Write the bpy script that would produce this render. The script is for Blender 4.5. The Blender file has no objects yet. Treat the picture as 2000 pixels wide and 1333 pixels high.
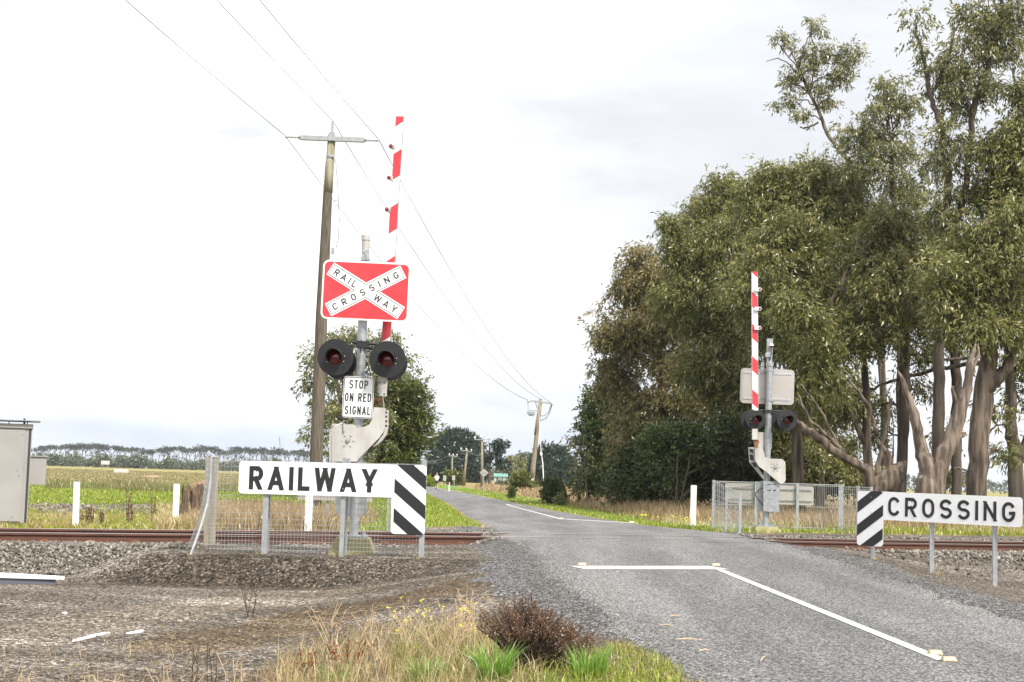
import bpy, math, random
import numpy as np
from mathutils import Vector, Matrix, Euler
random.seed(7); rng = np.random.default_rng(11)
R = math.radians
SC = bpy.context.scene
COL = SC.collection

# ------------------------------------------------------------------ camera, sky, sun, exposure
F = 3100.0; EYE = Vector((0, 0, 1.6)); PITCH = math.atan(264/F); ROLL = R(1.7)
cam = bpy.data.cameras.new('camera'); cam.sensor_width = 36; cam.lens = F/2000*36; cam.clip_end = 20000; cam.clip_start = 0.1
camo = bpy.data.objects.new('camera', cam); COL.objects.link(camo)
CR = Matrix.Rotation(R(90)+PITCH, 3, 'X') @ Matrix.Rotation(ROLL, 3, 'Z')
camo.matrix_world = Matrix.Translation(EYE) @ CR.to_4x4()
SC.camera = camo
SUN_EL, SUN_AZ = R(50), R(142)      # azimuth clockwise from +Y (view direction)
world = bpy.data.worlds.new('World'); SC.world = world; world.use_nodes = True
wn, wl = world.node_tree.nodes, world.node_tree.links
bg = wn['Background']
sky = wn.new('ShaderNodeTexSky'); sky.sky_type = 'NISHITA'; sky.sun_disc = False
sky.sun_elevation = SUN_EL; sky.sun_rotation = SUN_AZ; sky.air_density = 1.2; sky.dust_density = 2.0
tc = wn.new('ShaderNodeTexCoord'); mp = wn.new('ShaderNodeMapping'); mp.inputs['Scale'].default_value = (2.2, 2.2, 9.0)
mp.inputs['Location'].default_value = (0.3, 0.1, 0.2)
no = wn.new('ShaderNodeTexNoise'); no.inputs['Scale'].default_value = 1.6; no.inputs['Detail'].default_value = 7; no.inputs['Roughness'].default_value = 0.55
wl.new(tc.outputs['Generated'], mp.inputs['Vector']); wl.new(mp.outputs[0], no.inputs['Vector'])
cr = wn.new('ShaderNodeValToRGB'); wl.new(no.outputs['Fac'], cr.inputs['Fac'])
cr.color_ramp.elements[0].position = 0.33; cr.color_ramp.elements[0].color = (5.0, 5.05, 5.2, 1)
cr.color_ramp.elements[1].position = 0.50; cr.color_ramp.elements[1].color = (8.6, 8.6, 8.65, 1)
cr2 = wn.new('ShaderNodeValToRGB'); wl.new(no.outputs['Fac'], cr2.inputs['Fac'])       # thinner, bluer bands of cloud near the horizon
cr2.color_ramp.elements[0].position = 0.36; cr2.color_ramp.elements[0].color = (3.75, 4.25, 5.0, 1)
cr2.color_ramp.elements[1].position = 0.66; cr2.color_ramp.elements[1].color = (6.6, 6.8, 7.2, 1)
sx = wn.new('ShaderNodeSeparateXYZ'); wl.new(tc.outputs['Generated'], sx.inputs[0])
mrz = wn.new('ShaderNodeMapRange'); mrz.inputs['From Min'].default_value = 0.0; mrz.inputs['From Max'].default_value = 0.13; mrz.interpolation_type = 'SMOOTHSTEP'; wl.new(sx.outputs['Z'], mrz.inputs['Value'])
mc = wn.new('ShaderNodeMix'); mc.data_type = 'RGBA'; wl.new(mrz.outputs[0], mc.inputs['Factor']); wl.new(cr2.outputs[0], mc.inputs['A'])
cr3 = wn.new('ShaderNodeValToRGB'); wl.new(no.outputs['Fac'], cr3.inputs['Fac'])       # the greyer side of the overcast, to the right of the road
cr3.color_ramp.elements[0].position = 0.36; cr3.color_ramp.elements[0].color = (4.45, 4.5, 4.7, 1)
cr3.color_ramp.elements[1].position = 0.62; cr3.color_ramp.elements[1].color = (5.5, 5.5, 5.6, 1)
mrx = wn.new('ShaderNodeMapRange'); mrx.inputs['From Min'].default_value = -0.10; mrx.inputs['From Max'].default_value = 0.14; mrx.interpolation_type = 'SMOOTHSTEP'; wl.new(sx.outputs['X'], mrx.inputs['Value'])
mry = wn.new('ShaderNodeMapRange'); mry.inputs['From Min'].default_value = 0.3; mry.inputs['From Max'].default_value = 0.8; wl.new(sx.outputs['Y'], mry.inputs['Value'])
mxy = wn.new('ShaderNodeMath'); mxy.operation = 'MULTIPLY'; wl.new(mrx.outputs[0], mxy.inputs[0]); wl.new(mry.outputs[0], mxy.inputs[1])
md2 = wn.new('ShaderNodeMix'); md2.data_type = 'RGBA'; wl.new(mxy.outputs[0], md2.inputs['Factor']); wl.new(cr.outputs[0], md2.inputs['A']); wl.new(cr3.outputs[0], md2.inputs['B'])
wl.new(md2.outputs['Result'], mc.inputs['B'])
mx = wn.new('ShaderNodeMix'); mx.data_type = 'RGBA'; mx.inputs['Factor'].default_value = 0.90
wl.new(sky.outputs[0], mx.inputs['A']); wl.new(mc.outputs['Result'], mx.inputs['B'])
wl.new(mx.outputs['Result'], bg.inputs['Color']); bg.inputs['Strength'].default_value = 0.092
sl = bpy.data.lights.new('sun', 'SUN'); sl.energy = 2.9; sl.angle = R(7); sl.color = (1, .95, .87)
so = bpy.data.objects.new('sun', sl); COL.objects.link(so)
sd = Vector((math.sin(SUN_AZ)*math.cos(SUN_EL), math.cos(SUN_AZ)*math.cos(SUN_EL), math.sin(SUN_EL)))
so.rotation_euler = sd.to_track_quat('Z', 'Y').to_euler(); so.location = (0, -20, 40)
SC.view_settings.view_transform = 'Standard'; SC.view_settings.look = 'None'
SC.view_settings.exposure = 1.08; SC.view_settings.gamma = 1
SC.cycles.max_bounces = 6; SC.cycles.diffuse_bounces = 3; SC.cycles.transmission_bounces = 3; SC.cycles.transparent_max_bounces = 4
SC.cycles.volume_bounces = 0; SC.cycles.use_denoising = True

# ------------------------------------------------------------------ placing: picture pixel -> point at a real distance
def at(px, py, D):
    d = CR @ Vector((px-1000, 666.5-py, -F))
    return EYE + d*(D/d.y)
def atn(px, py, D):     # numpy version
    m = np.array(CR); d = np.stack([px-1000, 666.5-py, np.full_like(px, -F)], -1) @ m.T
    return d*(D/d[:, 1])[:, None] + np.array(EYE)
def sm(a, b, x):
    t = np.clip((x-a)/(b-a), 0, 1); return t*t*(3-2*t)
def xc(y): return np.interp(y, [-80, 0, 12, 21.5, 29, 45, 73, 121, 170, 220, 300, 500], [7.5, 3.9, 3.25, 2.78, 2.4, 1.45, -.25, -3.8, -8.2, -13.5, -24, -60])
def hl(y): return np.interp(y, [0, 12, 18, 28, 34, 48, 80, 170], [2.1, 2.15, 2.35, 2.55, 2.5, 2.5, 2.3, 2.0])
def hr(y): return np.interp(y, [0, 15, 22, 29, 34, 40, 49, 65, 120, 300], [2.0, 2.0, 2.2, 2.65, 2.7, 2.3, 1.95, 1.7, 1.65, 1.7])
P0 = np.array([-7.83, 24.26]); U = np.array([.9129, .4081]); N = np.array([-.4081, .9129])
def ts(x, y):
    dx, dy = x-P0[0], y-P0[1]
    return dx*U[0]+dy*U[1], dx*N[0]+dy*N[1]-.8
def railz(t): return 0.52+.036*np.exp(-((t-9.5)/6)**2)
def wav(x, y):
    return (np.sin(x*1.7+y*.6)+np.sin(y*2.3-x*.9+1)+np.sin(x*.53+2)*np.sin(y*.61)+.5*np.sin(x*5.1+y*3.3)+.5*np.sin(y*6.7-x*4.1))/4
def edge(x, y):
    c = xc(y); return np.maximum(np.maximum(c-x-hl(y), x-c-hr(y)), 0)
def H(x, y):
    x = np.asarray(x, float); y = np.asarray(y, float)
    t, s = ts(x, y)
    near = (s < 0)
    zr = np.interp(y, [-80, 0, 10, 12, 21.5, 25, 27.5, 31, 34.5, 45, 73, 120, 170, 400], [0, .1, .24, .28, .44, .50, .528, .528, .50, .36, .2, .06, 0, 0])
    zr = zr + (railz(t)-.029-zr)*np.exp(-(s/2.0)**4)
    e = edge(x, y)
    a = np.abs(s)
    k = 1-sm(.1, np.where(a < 2.6, .75, 3.2), e)
    g = sm(8, 14, t)
    nl = .36-(.36-.03)*sm(1.3, 2.75, a)
    nr = .36-(.36-.08)*sm(1.3, 6.2, a)
    tn = nl*(1-g)+nr*g
    tf = .40-.10*sm(3.5, 8, a)-.28*sm(8, 17, a)+.10*g*(1-sm(8, 14, a))*sm(1.4, 3, a)
    tf = np.where(a < 1.4, .36, np.where(a < 1.8, .36+(tf-.36)*(a-1.4)/.4, tf))
    zt = np.where(near, tn, tf)
    pad = .42*sm(-6.3, -4.8, x)*sm(21.05, 22.1, y)*(1-sm(1.2, 3, x))
    pad = np.where(near & (a < 2.2), np.minimum(pad, .36+.06*np.clip((a-1.5)/.7, 0, 1)), pad); pad = np.where(near, pad, 0)
    base = .03+.03*wav(x*.4, y*.4)*(1-k)
    ruts = -.035*np.exp(-((y-17.2-.28*x+.3*np.sin(x*.5))/.22)**2)*sm(-7, -3, x)*(1-sm(1, 2, x)) if True else 0
    out = np.maximum(np.maximum(base, zt), pad)
    out = out*(1-k)+zr*k
    out = out+(ruts+.018*wav(x*1.9, y*1.9))*sm(.1, .8, e)*(1-np.exp(-(s/2.2)**4))*(y > 0)*np.clip(60/np.maximum(y, 1), 0, 1)
    return out
def gz(x, y): return float(H(x, y))
def gp(px, py, lo=6, hi=900):
    """where the sight line of a pixel meets the ground"""
    y = np.geomspace(lo, hi, 2500); p = atn(np.full_like(y, px), np.full_like(y, py), y)
    b = np.nonzero(p[:, 2] < H(p[:, 0], p[:, 1]))[0]
    q = p[b[0]] if len(b) else p[-1]
    return Vector((q[0], q[1], gz(q[0], q[1])))
def foot(px, D):
    p = at(px, 1000, D); return Vector((p.x, D, gz(p.x, D)))

# ------------------------------------------------------------------ materials
def mat(name, col, rough=.7, metal=0., col2=None, scale=8., bump=0., bscale=None, detail=5, lo=.35, hi=.65, stretch=None, spec=.5, coat=0):
    m = bpy.data.materials.new(name); m.use_nodes = True
    n, l = m.node_tree.nodes, m.node_tree.links; b = n['Principled BSDF']
    b.inputs['Base Color'].default_value = (*col, 1); b.inputs['Roughness'].default_value = rough
    b.inputs['Metallic'].default_value = metal; b.inputs['Specular IOR Level'].default_value = spec
    if coat: b.inputs['Coat Weight'].default_value = coat
    t = n.new('ShaderNodeTexCoord'); mpn = n.new('ShaderNodeMapping'); l.new(t.outputs['Object'], mpn.inputs[0])
    if stretch: mpn.inputs['Scale'].default_value = stretch
    if col2 is not None:
        x = n.new('ShaderNodeTexNoise'); x.inputs['Scale'].default_value = scale; x.inputs['Detail'].default_value = detail
        l.new(mpn.outputs[0], x.inputs['Vector'])
        r = n.new('ShaderNodeValToRGB'); l.new(x.outputs['Fac'], r.inputs['Fac'])
        r.color_ramp.elements[0].position = lo; r.color_ramp.elements[0].color = (*col, 1)
        r.color_ramp.elements[1].position = hi; r.color_ramp.elements[1].color = (*col2, 1)
        l.new(r.outputs[0], b.inputs['Base Color'])
    if bump:
        x2 = n.new('ShaderNodeTexNoise'); x2.inputs['Scale'].default_value = bscale or scale*4; x2.inputs['Detail'].default_value = 6
        l.new(mpn.outputs[0], x2.inputs['Vector'])
        bp = n.new('ShaderNodeBump'); bp.inputs['Strength'].default_value = bump; bp.inputs['Distance'].default_value = .02
        l.new(x2.outputs['Fac'], bp.inputs['Height']); l.new(bp.outputs[0], b.inputs['Normal'])
    return m
def leafmat(name, c1, c2, c3=None, trans=.3, rough=.34, spec=.6):
    """leaf colour varies leaf by leaf through the 'tint' attribute"""
    m = bpy.data.materials.new(name); m.use_nodes = True
    n, l = m.node_tree.nodes, m.node_tree.links; b = n['Principled BSDF']; o = n['Material Output']
    a = n.new('ShaderNodeAttribute'); a.attribute_name = 'tint'
    r = n.new('ShaderNodeValToRGB'); l.new(a.outputs['Fac'], r.inputs['Fac'])
    r.color_ramp.elements[0].color = (*c1, 1); r.color_ramp.elements[1].color = (*(c3 or c2), 1)
    if c3: e = r.color_ramp.elements.new(.55); e.color = (*c2, 1)
    b.inputs['Roughness'].default_value = rough; b.inputs['Specular IOR Level'].default_value = spec
    l.new(r.outputs[0], b.inputs['Base Color'])
    if trans:
        t = n.new('ShaderNodeBsdfTranslucent'); l.new(r.outputs[0], t.inputs['Color'])
        mm = n.new('ShaderNodeMixShader'); mm.inputs[0].default_value = trans
        l.new(b.outputs[0], mm.inputs[1]); l.new(t.outputs[0], mm.inputs[2]); l.new(mm.outputs[0], o.inputs['Surface'])
    return m
M = {}
M['white'] = mat('white_paint', (.80, .80, .79), .45, col2=(.74, .73, .70), scale=3)
M['sign_white'] = mat('sign_white', (.82, .82, .82), .35, col2=(.76, .76, .75), scale=2, lo=.45, hi=.75)
M['sign_red'] = mat('sign_red', (.66, .05, .06), .38, col2=(.56, .035, .045), scale=5)
M['sign_black'] = mat('sign_black', (.016, .016, .018), .4)
M['sign_blue'] = mat('sign_dark_outline', (.03, .03, .05), .5)
M['sign_back'] = mat('sign_back', (.50, .47, .43), .38, .45, col2=(.42, .39, .36), scale=2.5, lo=.3, hi=.8)
M['galv'] = mat('galvanised_steel', (.42, .44, .45), .45, .55, col2=(.30, .32, .33), scale=14, bump=.1)
M['galv_light'] = mat('galvanised_post', (.38, .39, .40), .5, .35, col2=(.30, .31, .32), scale=9)
M['wire_mat'] = mat('mesh_wire', (.40, .41, .41), .5, .4)
M['castgrey'] = mat('grey_casting', (.50, .48, .45), .55, col2=(.38, .36, .33), scale=5, bump=.15, stretch=(1, 1, .4))
M['black'] = mat('black_backboard', (.011, .011, .012), .55, col2=(.017, .017, .018), scale=10)
M['lens'] = mat('red_lens', (.10, .004, .005), .12, coat=.5)
M['lens2'] = mat('small_red_lens', (.22, .02, .03), .2, coat=.5)
M['rust'] = mat('rust', (.15, .06, .028), .8, col2=(.24, .12, .055), scale=30)
M['rail'] = mat('rusty_rail', (.115, .045, .026), .75, col2=(.07, .032, .022), scale=6, bump=.2, stretch=(.6, .6, 3))
M['railtop'] = mat('rail_head', (.45, .42, .40), .28, .8)
M['olive'] = mat('olive_concrete', (.21, .19, .085), .85, col2=(.29, .27, .14), scale=5, bump=.3)
M['cab'] = mat('cabinet_grey', (.315, .31, .30), .5, col2=(.275, .27, .262), scale=2)
M['cabdark'] = mat('cabinet_dark', (.03, .03, .033), .6)
M['pole'] = mat('timber_pole', (.15, .125, .095), .9, col2=(.07, .055, .04), scale=5, stretch=(4, 4, .35), bump=.4)
M['polegreen'] = mat('weathered_pole', (.33, .31, .25), .9, col2=(.20, .18, .10), scale=3, stretch=(3, 3, .3), bump=.4)
M['pole2'] = mat('pale_timber_pole', (.30, .25, .195), .9, col2=(.17, .135, .10), scale=4, stretch=(4, 4, .4), bump=.3)
M['porcelain'] = mat('insulator', (.50, .50, .49), .3)
M['cable'] = mat('conductor', (.10, .10, .11), .5)
M['bark'] = mat('gum_bark', (.165, .128, .095), .9, col2=(.050, .037, .027), scale=1.7, stretch=(3.2, 3.2, .4), bump=1.0, bscale=6, lo=.4, hi=.58)
M['barkpale'] = mat('pale_peeling_bark', (.225, .178, .14), .85, col2=(.085, .064, .048), scale=1.9, stretch=(3.5, 3.5, .45), bump=1.0, bscale=6, lo=.42, hi=.56)
M['barkgrey'] = mat('grey_brown_bark', (.115, .092, .07), .9, col2=(.045, .034, .026), scale=2, stretch=(2.5, 2.5, .3), bump=.6, bscale=9)
M['barkfar'] = mat('far_bark', (.24, .21, .18), .9)
M['stump'] = mat('old_stump_wood', (.16, .11, .07), .95, col2=(.06, .042, .03), scale=6, stretch=(5, 5, .5), bump=.7, bscale=20)
M['fencepost'] = mat('weathered_wood_post', (.33, .29, .23), .9, col2=(.22, .19, .15), scale=6, stretch=(4, 4, .4), bump=.4)
M['marker'] = mat('marker_amber', (.42, .30, .11), .5, col2=(.50, .40, .20), scale=30)
M['gum'] = leafmat('gum_leaves', (.070, .083, .022), (.195, .198, .054), (.46, .41, .18), trans=.35)
M['gumwarm'] = leafmat('gum_leaves_warm', (.095, .088, .032), (.24, .20, .072), (.46, .36, .19), trans=.35)
M['gumgrey'] = leafmat('gum_leaves_grey', (.085, .098, .038), (.215, .218, .085), (.45, .41, .21), trans=.35)
M['dark'] = leafmat('dark_leaves', (.034, .050, .015), (.080, .108, .028), (.18, .205, .065), trans=.28)
M['midgreen'] = leafmat('bright_leaves', (.050, .066, .014), (.125, .145, .028), (.26, .27, .06), trans=.3)
M['cypress'] = leafmat('cypress_leaves', (.014, .032, .022), (.028, .055, .034), (.06, .09, .05), trans=.05)
M['far'] = leafmat('far_pine_leaves', (.024, .034, .026), (.04, .052, .038), (.06, .07, .05), trans=.05)
M['hedge'] = leafmat('far_hedge_leaves', (.055, .075, .04), (.10, .12, .06), (.15, .17, .09), trans=.1)
M['grass'] = leafmat('green_grass', (.14, .19, .018), (.26, .31, .032), (.40, .42, .07), trans=.35)
M['paddockmix'] = leafmat('paddock_straw', (.13, .14, .04), (.25, .22, .09), (.38, .31, .17), trans=.3)
M['freshgrass'] = leafmat('fresh_grass', (.12, .24, .03), (.22, .38, .06), (.34, .50, .12), trans=.35)
M['drygrass'] = leafmat('dry_grass', (.22, .15, .07), (.38, .27, .14), (.55, .43, .25), trans=.3)
M['mixgrass'] = leafmat('mixed_grass', (.20, .24, .05), (.42, .34, .16), (.62, .50, .28), trans=.3)
M['browngrass'] = leafmat('brown_seed_heads', (.10, .055, .030), (.18, .10, .058), (.34, .23, .14), trans=.1)
M['twig'] = mat('dead_twig', (.06, .042, .03), .9)
M['straw'] = mat('straw_stalk', (.50, .38, .24), .8)
M['redleaf'] = leafmat('red_leaves', (.26, .06, .035), (.38, .15, .06), (.30, .28, .08), trans=.25)
M['yellow'] = mat('yellow_petals', (.75, .62, .02), .6)
M['stone'] = leafmat('ballast_stone', (.055, .049, .040), (.17, .155, .13), (.40, .375, .33), trans=0, rough=.9, spec=.25)
M['pebble'] = leafmat('gravel_pebble', (.055, .048, .042), (.135, .12, .105), (.36, .33, .30), trans=0, rough=.85, spec=.3)
M['skin'] = mat('skin', (.50, .30, .22), .6); M['shirt'] = mat('shirt', (.78, .76, .76), .8); M['shorts'] = mat('shorts', (.03, .03, .05), .8)
M['hairm'] = mat('hair', (.20, .16, .13), .8); M['shoe'] = mat('shoe', (.08, .05, .05), .7)
M['greenroof'] = mat('green_metal_roof', (.12, .28, .24), .5); M['shedwall'] = mat('shed_wall', (.35, .38, .40), .7)
M['whiteconc'] = mat('white_concrete', (.80, .79, .80), .5, col2=(.7, .7, .72), scale=4); M['darkconc'] = mat('grey_side', (.11, .11, .14), .7)
M['concrete'] = mat('pale_concrete', (.5, .47, .45), .8)
M['rubber'] = mat('black_rubber', (.02, .02, .02), .8)

# ------------------------------------------------------------------ mesh helpers
def link(o, parent=None):
    COL.objects.link(o)
    if parent: o.parent = parent
    return o
def thing(name, label, cat, loc, group=None):
    o = bpy.data.objects.new(name, None); o.empty_display_size = .2; o.location = loc; COL.objects.link(o)
    o['label'] = label; o['category'] = cat
    if group: o['group'] = group
    return o
def tag(o, label, cat, group=None, kind=None):
    if label: o['label'] = label
    if cat: o['category'] = cat
    if group: o['group'] = group
    if kind: o['kind'] = kind
    return o
def origin(parent):
    v = Vector((0, 0, 0))
    while parent is not None: v += parent.location; parent = parent.parent
    return v
class MB:
    def __init__(s): s.v = []; s.f = []; s.m = []
    def add(s, vs, fs, mi=0):
        b = len(s.v); s.v += [tuple(p) for p in vs]; s.f += [tuple(b+i for i in f) for f in fs]; s.m += [mi]*len(fs); return s
    def box(s, c, size, rot=None, mi=0):
        c = Vector(c); hx, hy, hz = [k/2 for k in size]
        vs = [Vector((x, y, z)) for x in (-hx, hx) for y in (-hy, hy) for z in (-hz, hz)]
        if rot is not None: vs = [rot @ v for v in vs]
        return s.add([v+c for v in vs], [(0, 1, 3, 2), (4, 6, 7, 5), (0, 4, 5, 1), (2, 3, 7, 6), (0, 2, 6, 4), (1, 5, 7, 3)], mi)
    def tube(s, pts, rad, n=8, mi=0, cap=True):
        pts = [Vector(p) for p in pts]
        if not hasattr(rad, '__len__'): rad = [rad]*len(pts)
        b = []; prev = None
        for i, p in enumerate(pts):
            d = (pts[min(i+1, len(pts)-1)]-pts[max(i-1, 0)])
            d = d.normalized() if d.length > 1e-9 else Vector((0, 0, 1))
            if prev is None:
                a = Vector((0, 1, 0)) if abs(d.y) < .9 else Vector((1, 0, 0)); u = d.cross(a).normalized()
            else:
                u = (prev-d*prev.dot(d)); u = u.normalized() if u.length > 1e-6 else d.orthogonal().normalized()
            prev = u; w = d.cross(u)
            b += [p+(u*math.cos(2*math.pi*k/n)+w*math.sin(2*math.pi*k/n))*rad[i] for k in range(n)]
        fs = [(i*n+k, i*n+(k+1) % n, (i+1)*n+(k+1) % n, (i+1)*n+k) for i in range(len(pts)-1) for k in range(n)]
        if cap: fs += [tuple(range(n))[::-1], tuple((len(pts)-1)*n+k for k in range(n))]
        return s.add(b, fs, mi)
    def prism(s, poly, off, mi=0, side=None):
        """poly: 3D points (planar), extruded by vector off"""
        n = len(poly); poly = [Vector(p) for p in poly]; off = Vector(off)
        vs = poly+[p+off for p in poly]
        s.add(vs, [tuple(range(n)), tuple(range(2*n-1, n-1, -1))], mi)
        s.add(vs, [(i, n+i, n+(i+1) % n, (i+1) % n) for i in range(n)], mi if side is None else side)
        return s
    def lathe(s, c, axis, prof, n=20, mi=0):
        """prof: (distance along axis, radius)"""
        c = Vector(c); a = Vector(axis).normalized(); u = a.orthogonal().normalized(); w = a.cross(u)
        vs = []
        for (h, r) in prof: vs += [c+a*h+(u*math.cos(2*math.pi*k/n)+w*math.sin(2*math.pi*k/n))*r for k in range(n)]
        fs = [(i*n+k, i*n+(k+1) % n, (i+1)*n+(k+1) % n, (i+1)*n+k) for i in range(len(prof)-1) for k in range(n)]
        return s.add(vs, fs, mi)
    def build(s, name, mats, parent=None, smooth=False, loc=None, bevel=0):
        me = bpy.data.meshes.new(name)
        o0 = origin(parent) if parent else Vector(loc if loc is not None else (0, 0, 0))
        me.from_pydata([(x-o0.x, y-o0.y, z-o0.z) for (x, y, z) in s.v], [], s.f)
        if not isinstance(mats, (list, tuple)): mats = [mats]
        for m in mats: me.materials.append(m)
        if len(mats) > 1: me.polygons.foreach_set('material_index', s.m)
        if smooth: me.polygons.foreach_set('use_smooth', [True]*len(s.f))
        me.update(); o = bpy.data.objects.new(name, me)
        if not parent and loc is not None: o.location = loc
        if smooth and smooth != 'all':
            md = o.modifiers.new('split', 'EDGE_SPLIT'); md.split_angle = R(40)
        if bevel:
            md = o.modifiers.new('bevel', 'BEVEL'); md.width = bevel; md.segments = 2; md.limit_method = 'ANGLE'
        return link(o, parent)
def mesh_np(name, V, Fc, mats, parent=None, loc=None, tint=None, midx=None, smooth=False, attrs=None):
    """V (n,3); Fc list of (m,k) index arrays"""
    me = bpy.data.meshes.new(name); V = np.asarray(V, np.float32)
    o0 = np.array(origin(parent) if parent else (loc if loc is not None else (0, 0, 0)), np.float32)
    V = V-o0
    me.vertices.add(len(V)); me.vertices.foreach_set('co', V.ravel())
    li = np.concatenate([f.ravel() for f in Fc]).astype(np.int32)
    ln = np.concatenate([np.full(len(f), f.shape[1]) for f in Fc]).astype(np.int32)
    me.loops.add(len(li)); me.loops.foreach_set('vertex_index', li)
    me.polygons.add(len(ln)); me.polygons.foreach_set('loop_start', np.concatenate([[0], np.cumsum(ln)[:-1]]).astype(np.int32))
    if smooth: me.polygons.foreach_set('use_smooth', np.ones(len(ln), bool))
    if not isinstance(mats, (list, tuple)): mats = [mats]
    for m in mats: me.materials.append(m)
    if midx is not None: me.polygons.foreach_set('material_index', midx.astype(np.int32))
    if tint is not None: attrs = dict(attrs or {}, tint=tint)
    for k, a in (attrs or {}).items():
        at_ = me.attributes.new(k, 'FLOAT', 'POINT'); at_.data.foreach_set('value', np.asarray(a, np.float32))
    me.update(calc_edges=True); o = bpy.data.objects.new(name, me)
    if not parent and loc is not None: o.location = loc
    return link(o, parent)
def unit(v): return v/np.maximum(np.linalg.norm(v, axis=-1, keepdims=True), 1e-9)
def rotz(a):
    c, s_ = np.cos(a), np.sin(a); z = np.zeros_like(a); o = np.ones_like(a)
    return np.stack([np.stack([c, -s_, z], -1), np.stack([s_, c, z], -1), np.stack([z, z, o], -1)], -2)
def randrot(n):
    q = unit(rng.normal(size=(n, 4))); w, x, y, z = q.T
    return np.stack([np.stack([1-2*(y*y+z*z), 2*(x*y-z*w), 2*(x*z+y*w)], -1), np.stack([2*(x*y+z*w), 1-2*(x*x+z*z), 2*(y*z-x*w)], -1), np.stack([2*(x*z-y*w), 2*(y*z+x*w), 1-2*(x*x+y*y)], -1)], -2)
def leaves(P, Dn, ln, wd, bend=.12):
    """flat leaf quads (rhombus) at P pointing along Dn"""
    n = len(P); Dn = unit(Dn); side = unit(np.cross(Dn, rng.normal(size=(n, 3))))
    nr = np.cross(Dn, side)
    ln = np.asarray(ln)[:, None]; wd = np.asarray(wd)[:, None]
    mid = P+Dn*ln*.45+nr*ln*bend
    V = np.stack([P, mid+side*wd*.5, P+Dn*ln, mid-side*wd*.5], 1).reshape(-1, 3)
    return V, np.arange(4*n).reshape(n, 4)
def blades(P, ln, wd, lean, az=None):
    """bent grass blades: 5 points each"""
    n = len(P); az = rng.uniform(0, 2*np.pi, n) if az is None else az
    d = np.stack([np.cos(az), np.sin(az), np.zeros(n)], -1); f = rng.uniform(0, 2*np.pi, n)
    sd_ = np.stack([np.cos(f), np.sin(f), np.zeros(n)], -1)*(np.asarray(wd)*.5)[:, None]
    ln = np.asarray(ln)[:, None]; le = np.asarray(lean)[:, None]; up = np.array([0, 0, 1.])
    m = P+up*ln*.55+d*ln*le*.3; t_ = P+up*ln*(1-.35*np.minimum(le, 1.6))+d*ln*le
    V = np.stack([P-sd_, P+sd_, m+sd_*.75, m-sd_*.75, t_], 1).reshape(-1, 3)
    b = np.arange(n)[:, None]*5
    return V, [b+np.array([[0, 1, 2, 3]]), b+np.array([[3, 2, 4]])]
def grass(name, P, ln, wd, lean, m, tint=None, label=None, kind='stuff', cat='grass', parent=None, az=None, group=None):
    V, Fc = blades(P, ln, wd, lean, az)
    tint = rng.uniform(0, 1, len(P)) if tint is None else tint
    o = mesh_np(name, V, Fc, m, parent=parent, tint=np.repeat(tint, 5), loc=None if parent else tuple(P.mean(0)))
    if not parent: tag(o, label, cat, group, kind)
    return o
ICO = None
def rockvar(k):
    t = (1+5**.5)/2
    v = np.array([(-1, t, 0), (1, t, 0), (-1, -t, 0), (1, -t, 0), (0, -1, t), (0, 1, t), (0, -1, -t), (0, 1, -t), (t, 0, -1), (t, 0, 1), (-t, 0, -1), (-t, 0, 1)], float)
    f = np.array([(0, 11, 5), (0, 5, 1), (0, 1, 7), (0, 7, 10), (0, 10, 11), (1, 5, 9), (5, 11, 4), (11, 10, 2), (10, 7, 6), (7, 1, 8), (3, 9, 4), (3, 4, 2), (3, 2, 6), (3, 6, 8), (3, 8, 9), (4, 9, 5), (2, 4, 11), (6, 2, 10), (8, 6, 7), (9, 8, 1)])
    v = unit(v)*rng.uniform(.65, 1.1, (12, 1))*np.array([[1, rng.uniform(.6, .9), rng.uniform(.45, .75)]])
    return v, f
def rocks(name, P, size, m, label, cat, low=False, kind='stuff', tint=None):
    n = len(P); Rm = randrot(n); Vs = []; Fs = []; T = []
    tint = np.clip(rng.beta(2, 2.4, n), 0, 1) if tint is None else tint
    nv = 0
    if low:
        v0 = np.array([(1, 0, 0), (-1, 0, 0), (0, .8, 0), (0, -.8, 0), (0, 0, .6), (0, 0, -.6)], float)
        f0 = np.array([(0, 2, 4), (2, 1, 4), (1, 3, 4), (3, 0, 4), (2, 0, 5), (1, 2, 5), (3, 1, 5), (0, 3, 5)])
    for k in range(6):
        idx = np.arange(k, n, 6)
        v, f = (v0*rng.uniform(.6, 1.2, (6, 1)), f0) if low else rockvar(k)
        W = np.einsum('nij,vj->nvi', Rm[idx], v)*size[idx][:, None, None]+P[idx][:, None, :]
        Vs.append(W.reshape(-1, 3)); Fs.append((f[None]+(np.arange(len(idx))*len(v))[:, None, None]).reshape(-1, 3)+nv)
        nv += len(v)*len(idx); T.append(np.repeat(tint[idx], len(v)))
    o = mesh_np(name, np.concatenate(Vs), [np.concatenate(Fs)], m, tint=np.concatenate(T), loc=tuple(P.mean(0)))
    return tag(o, label, cat, None, kind)

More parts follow.
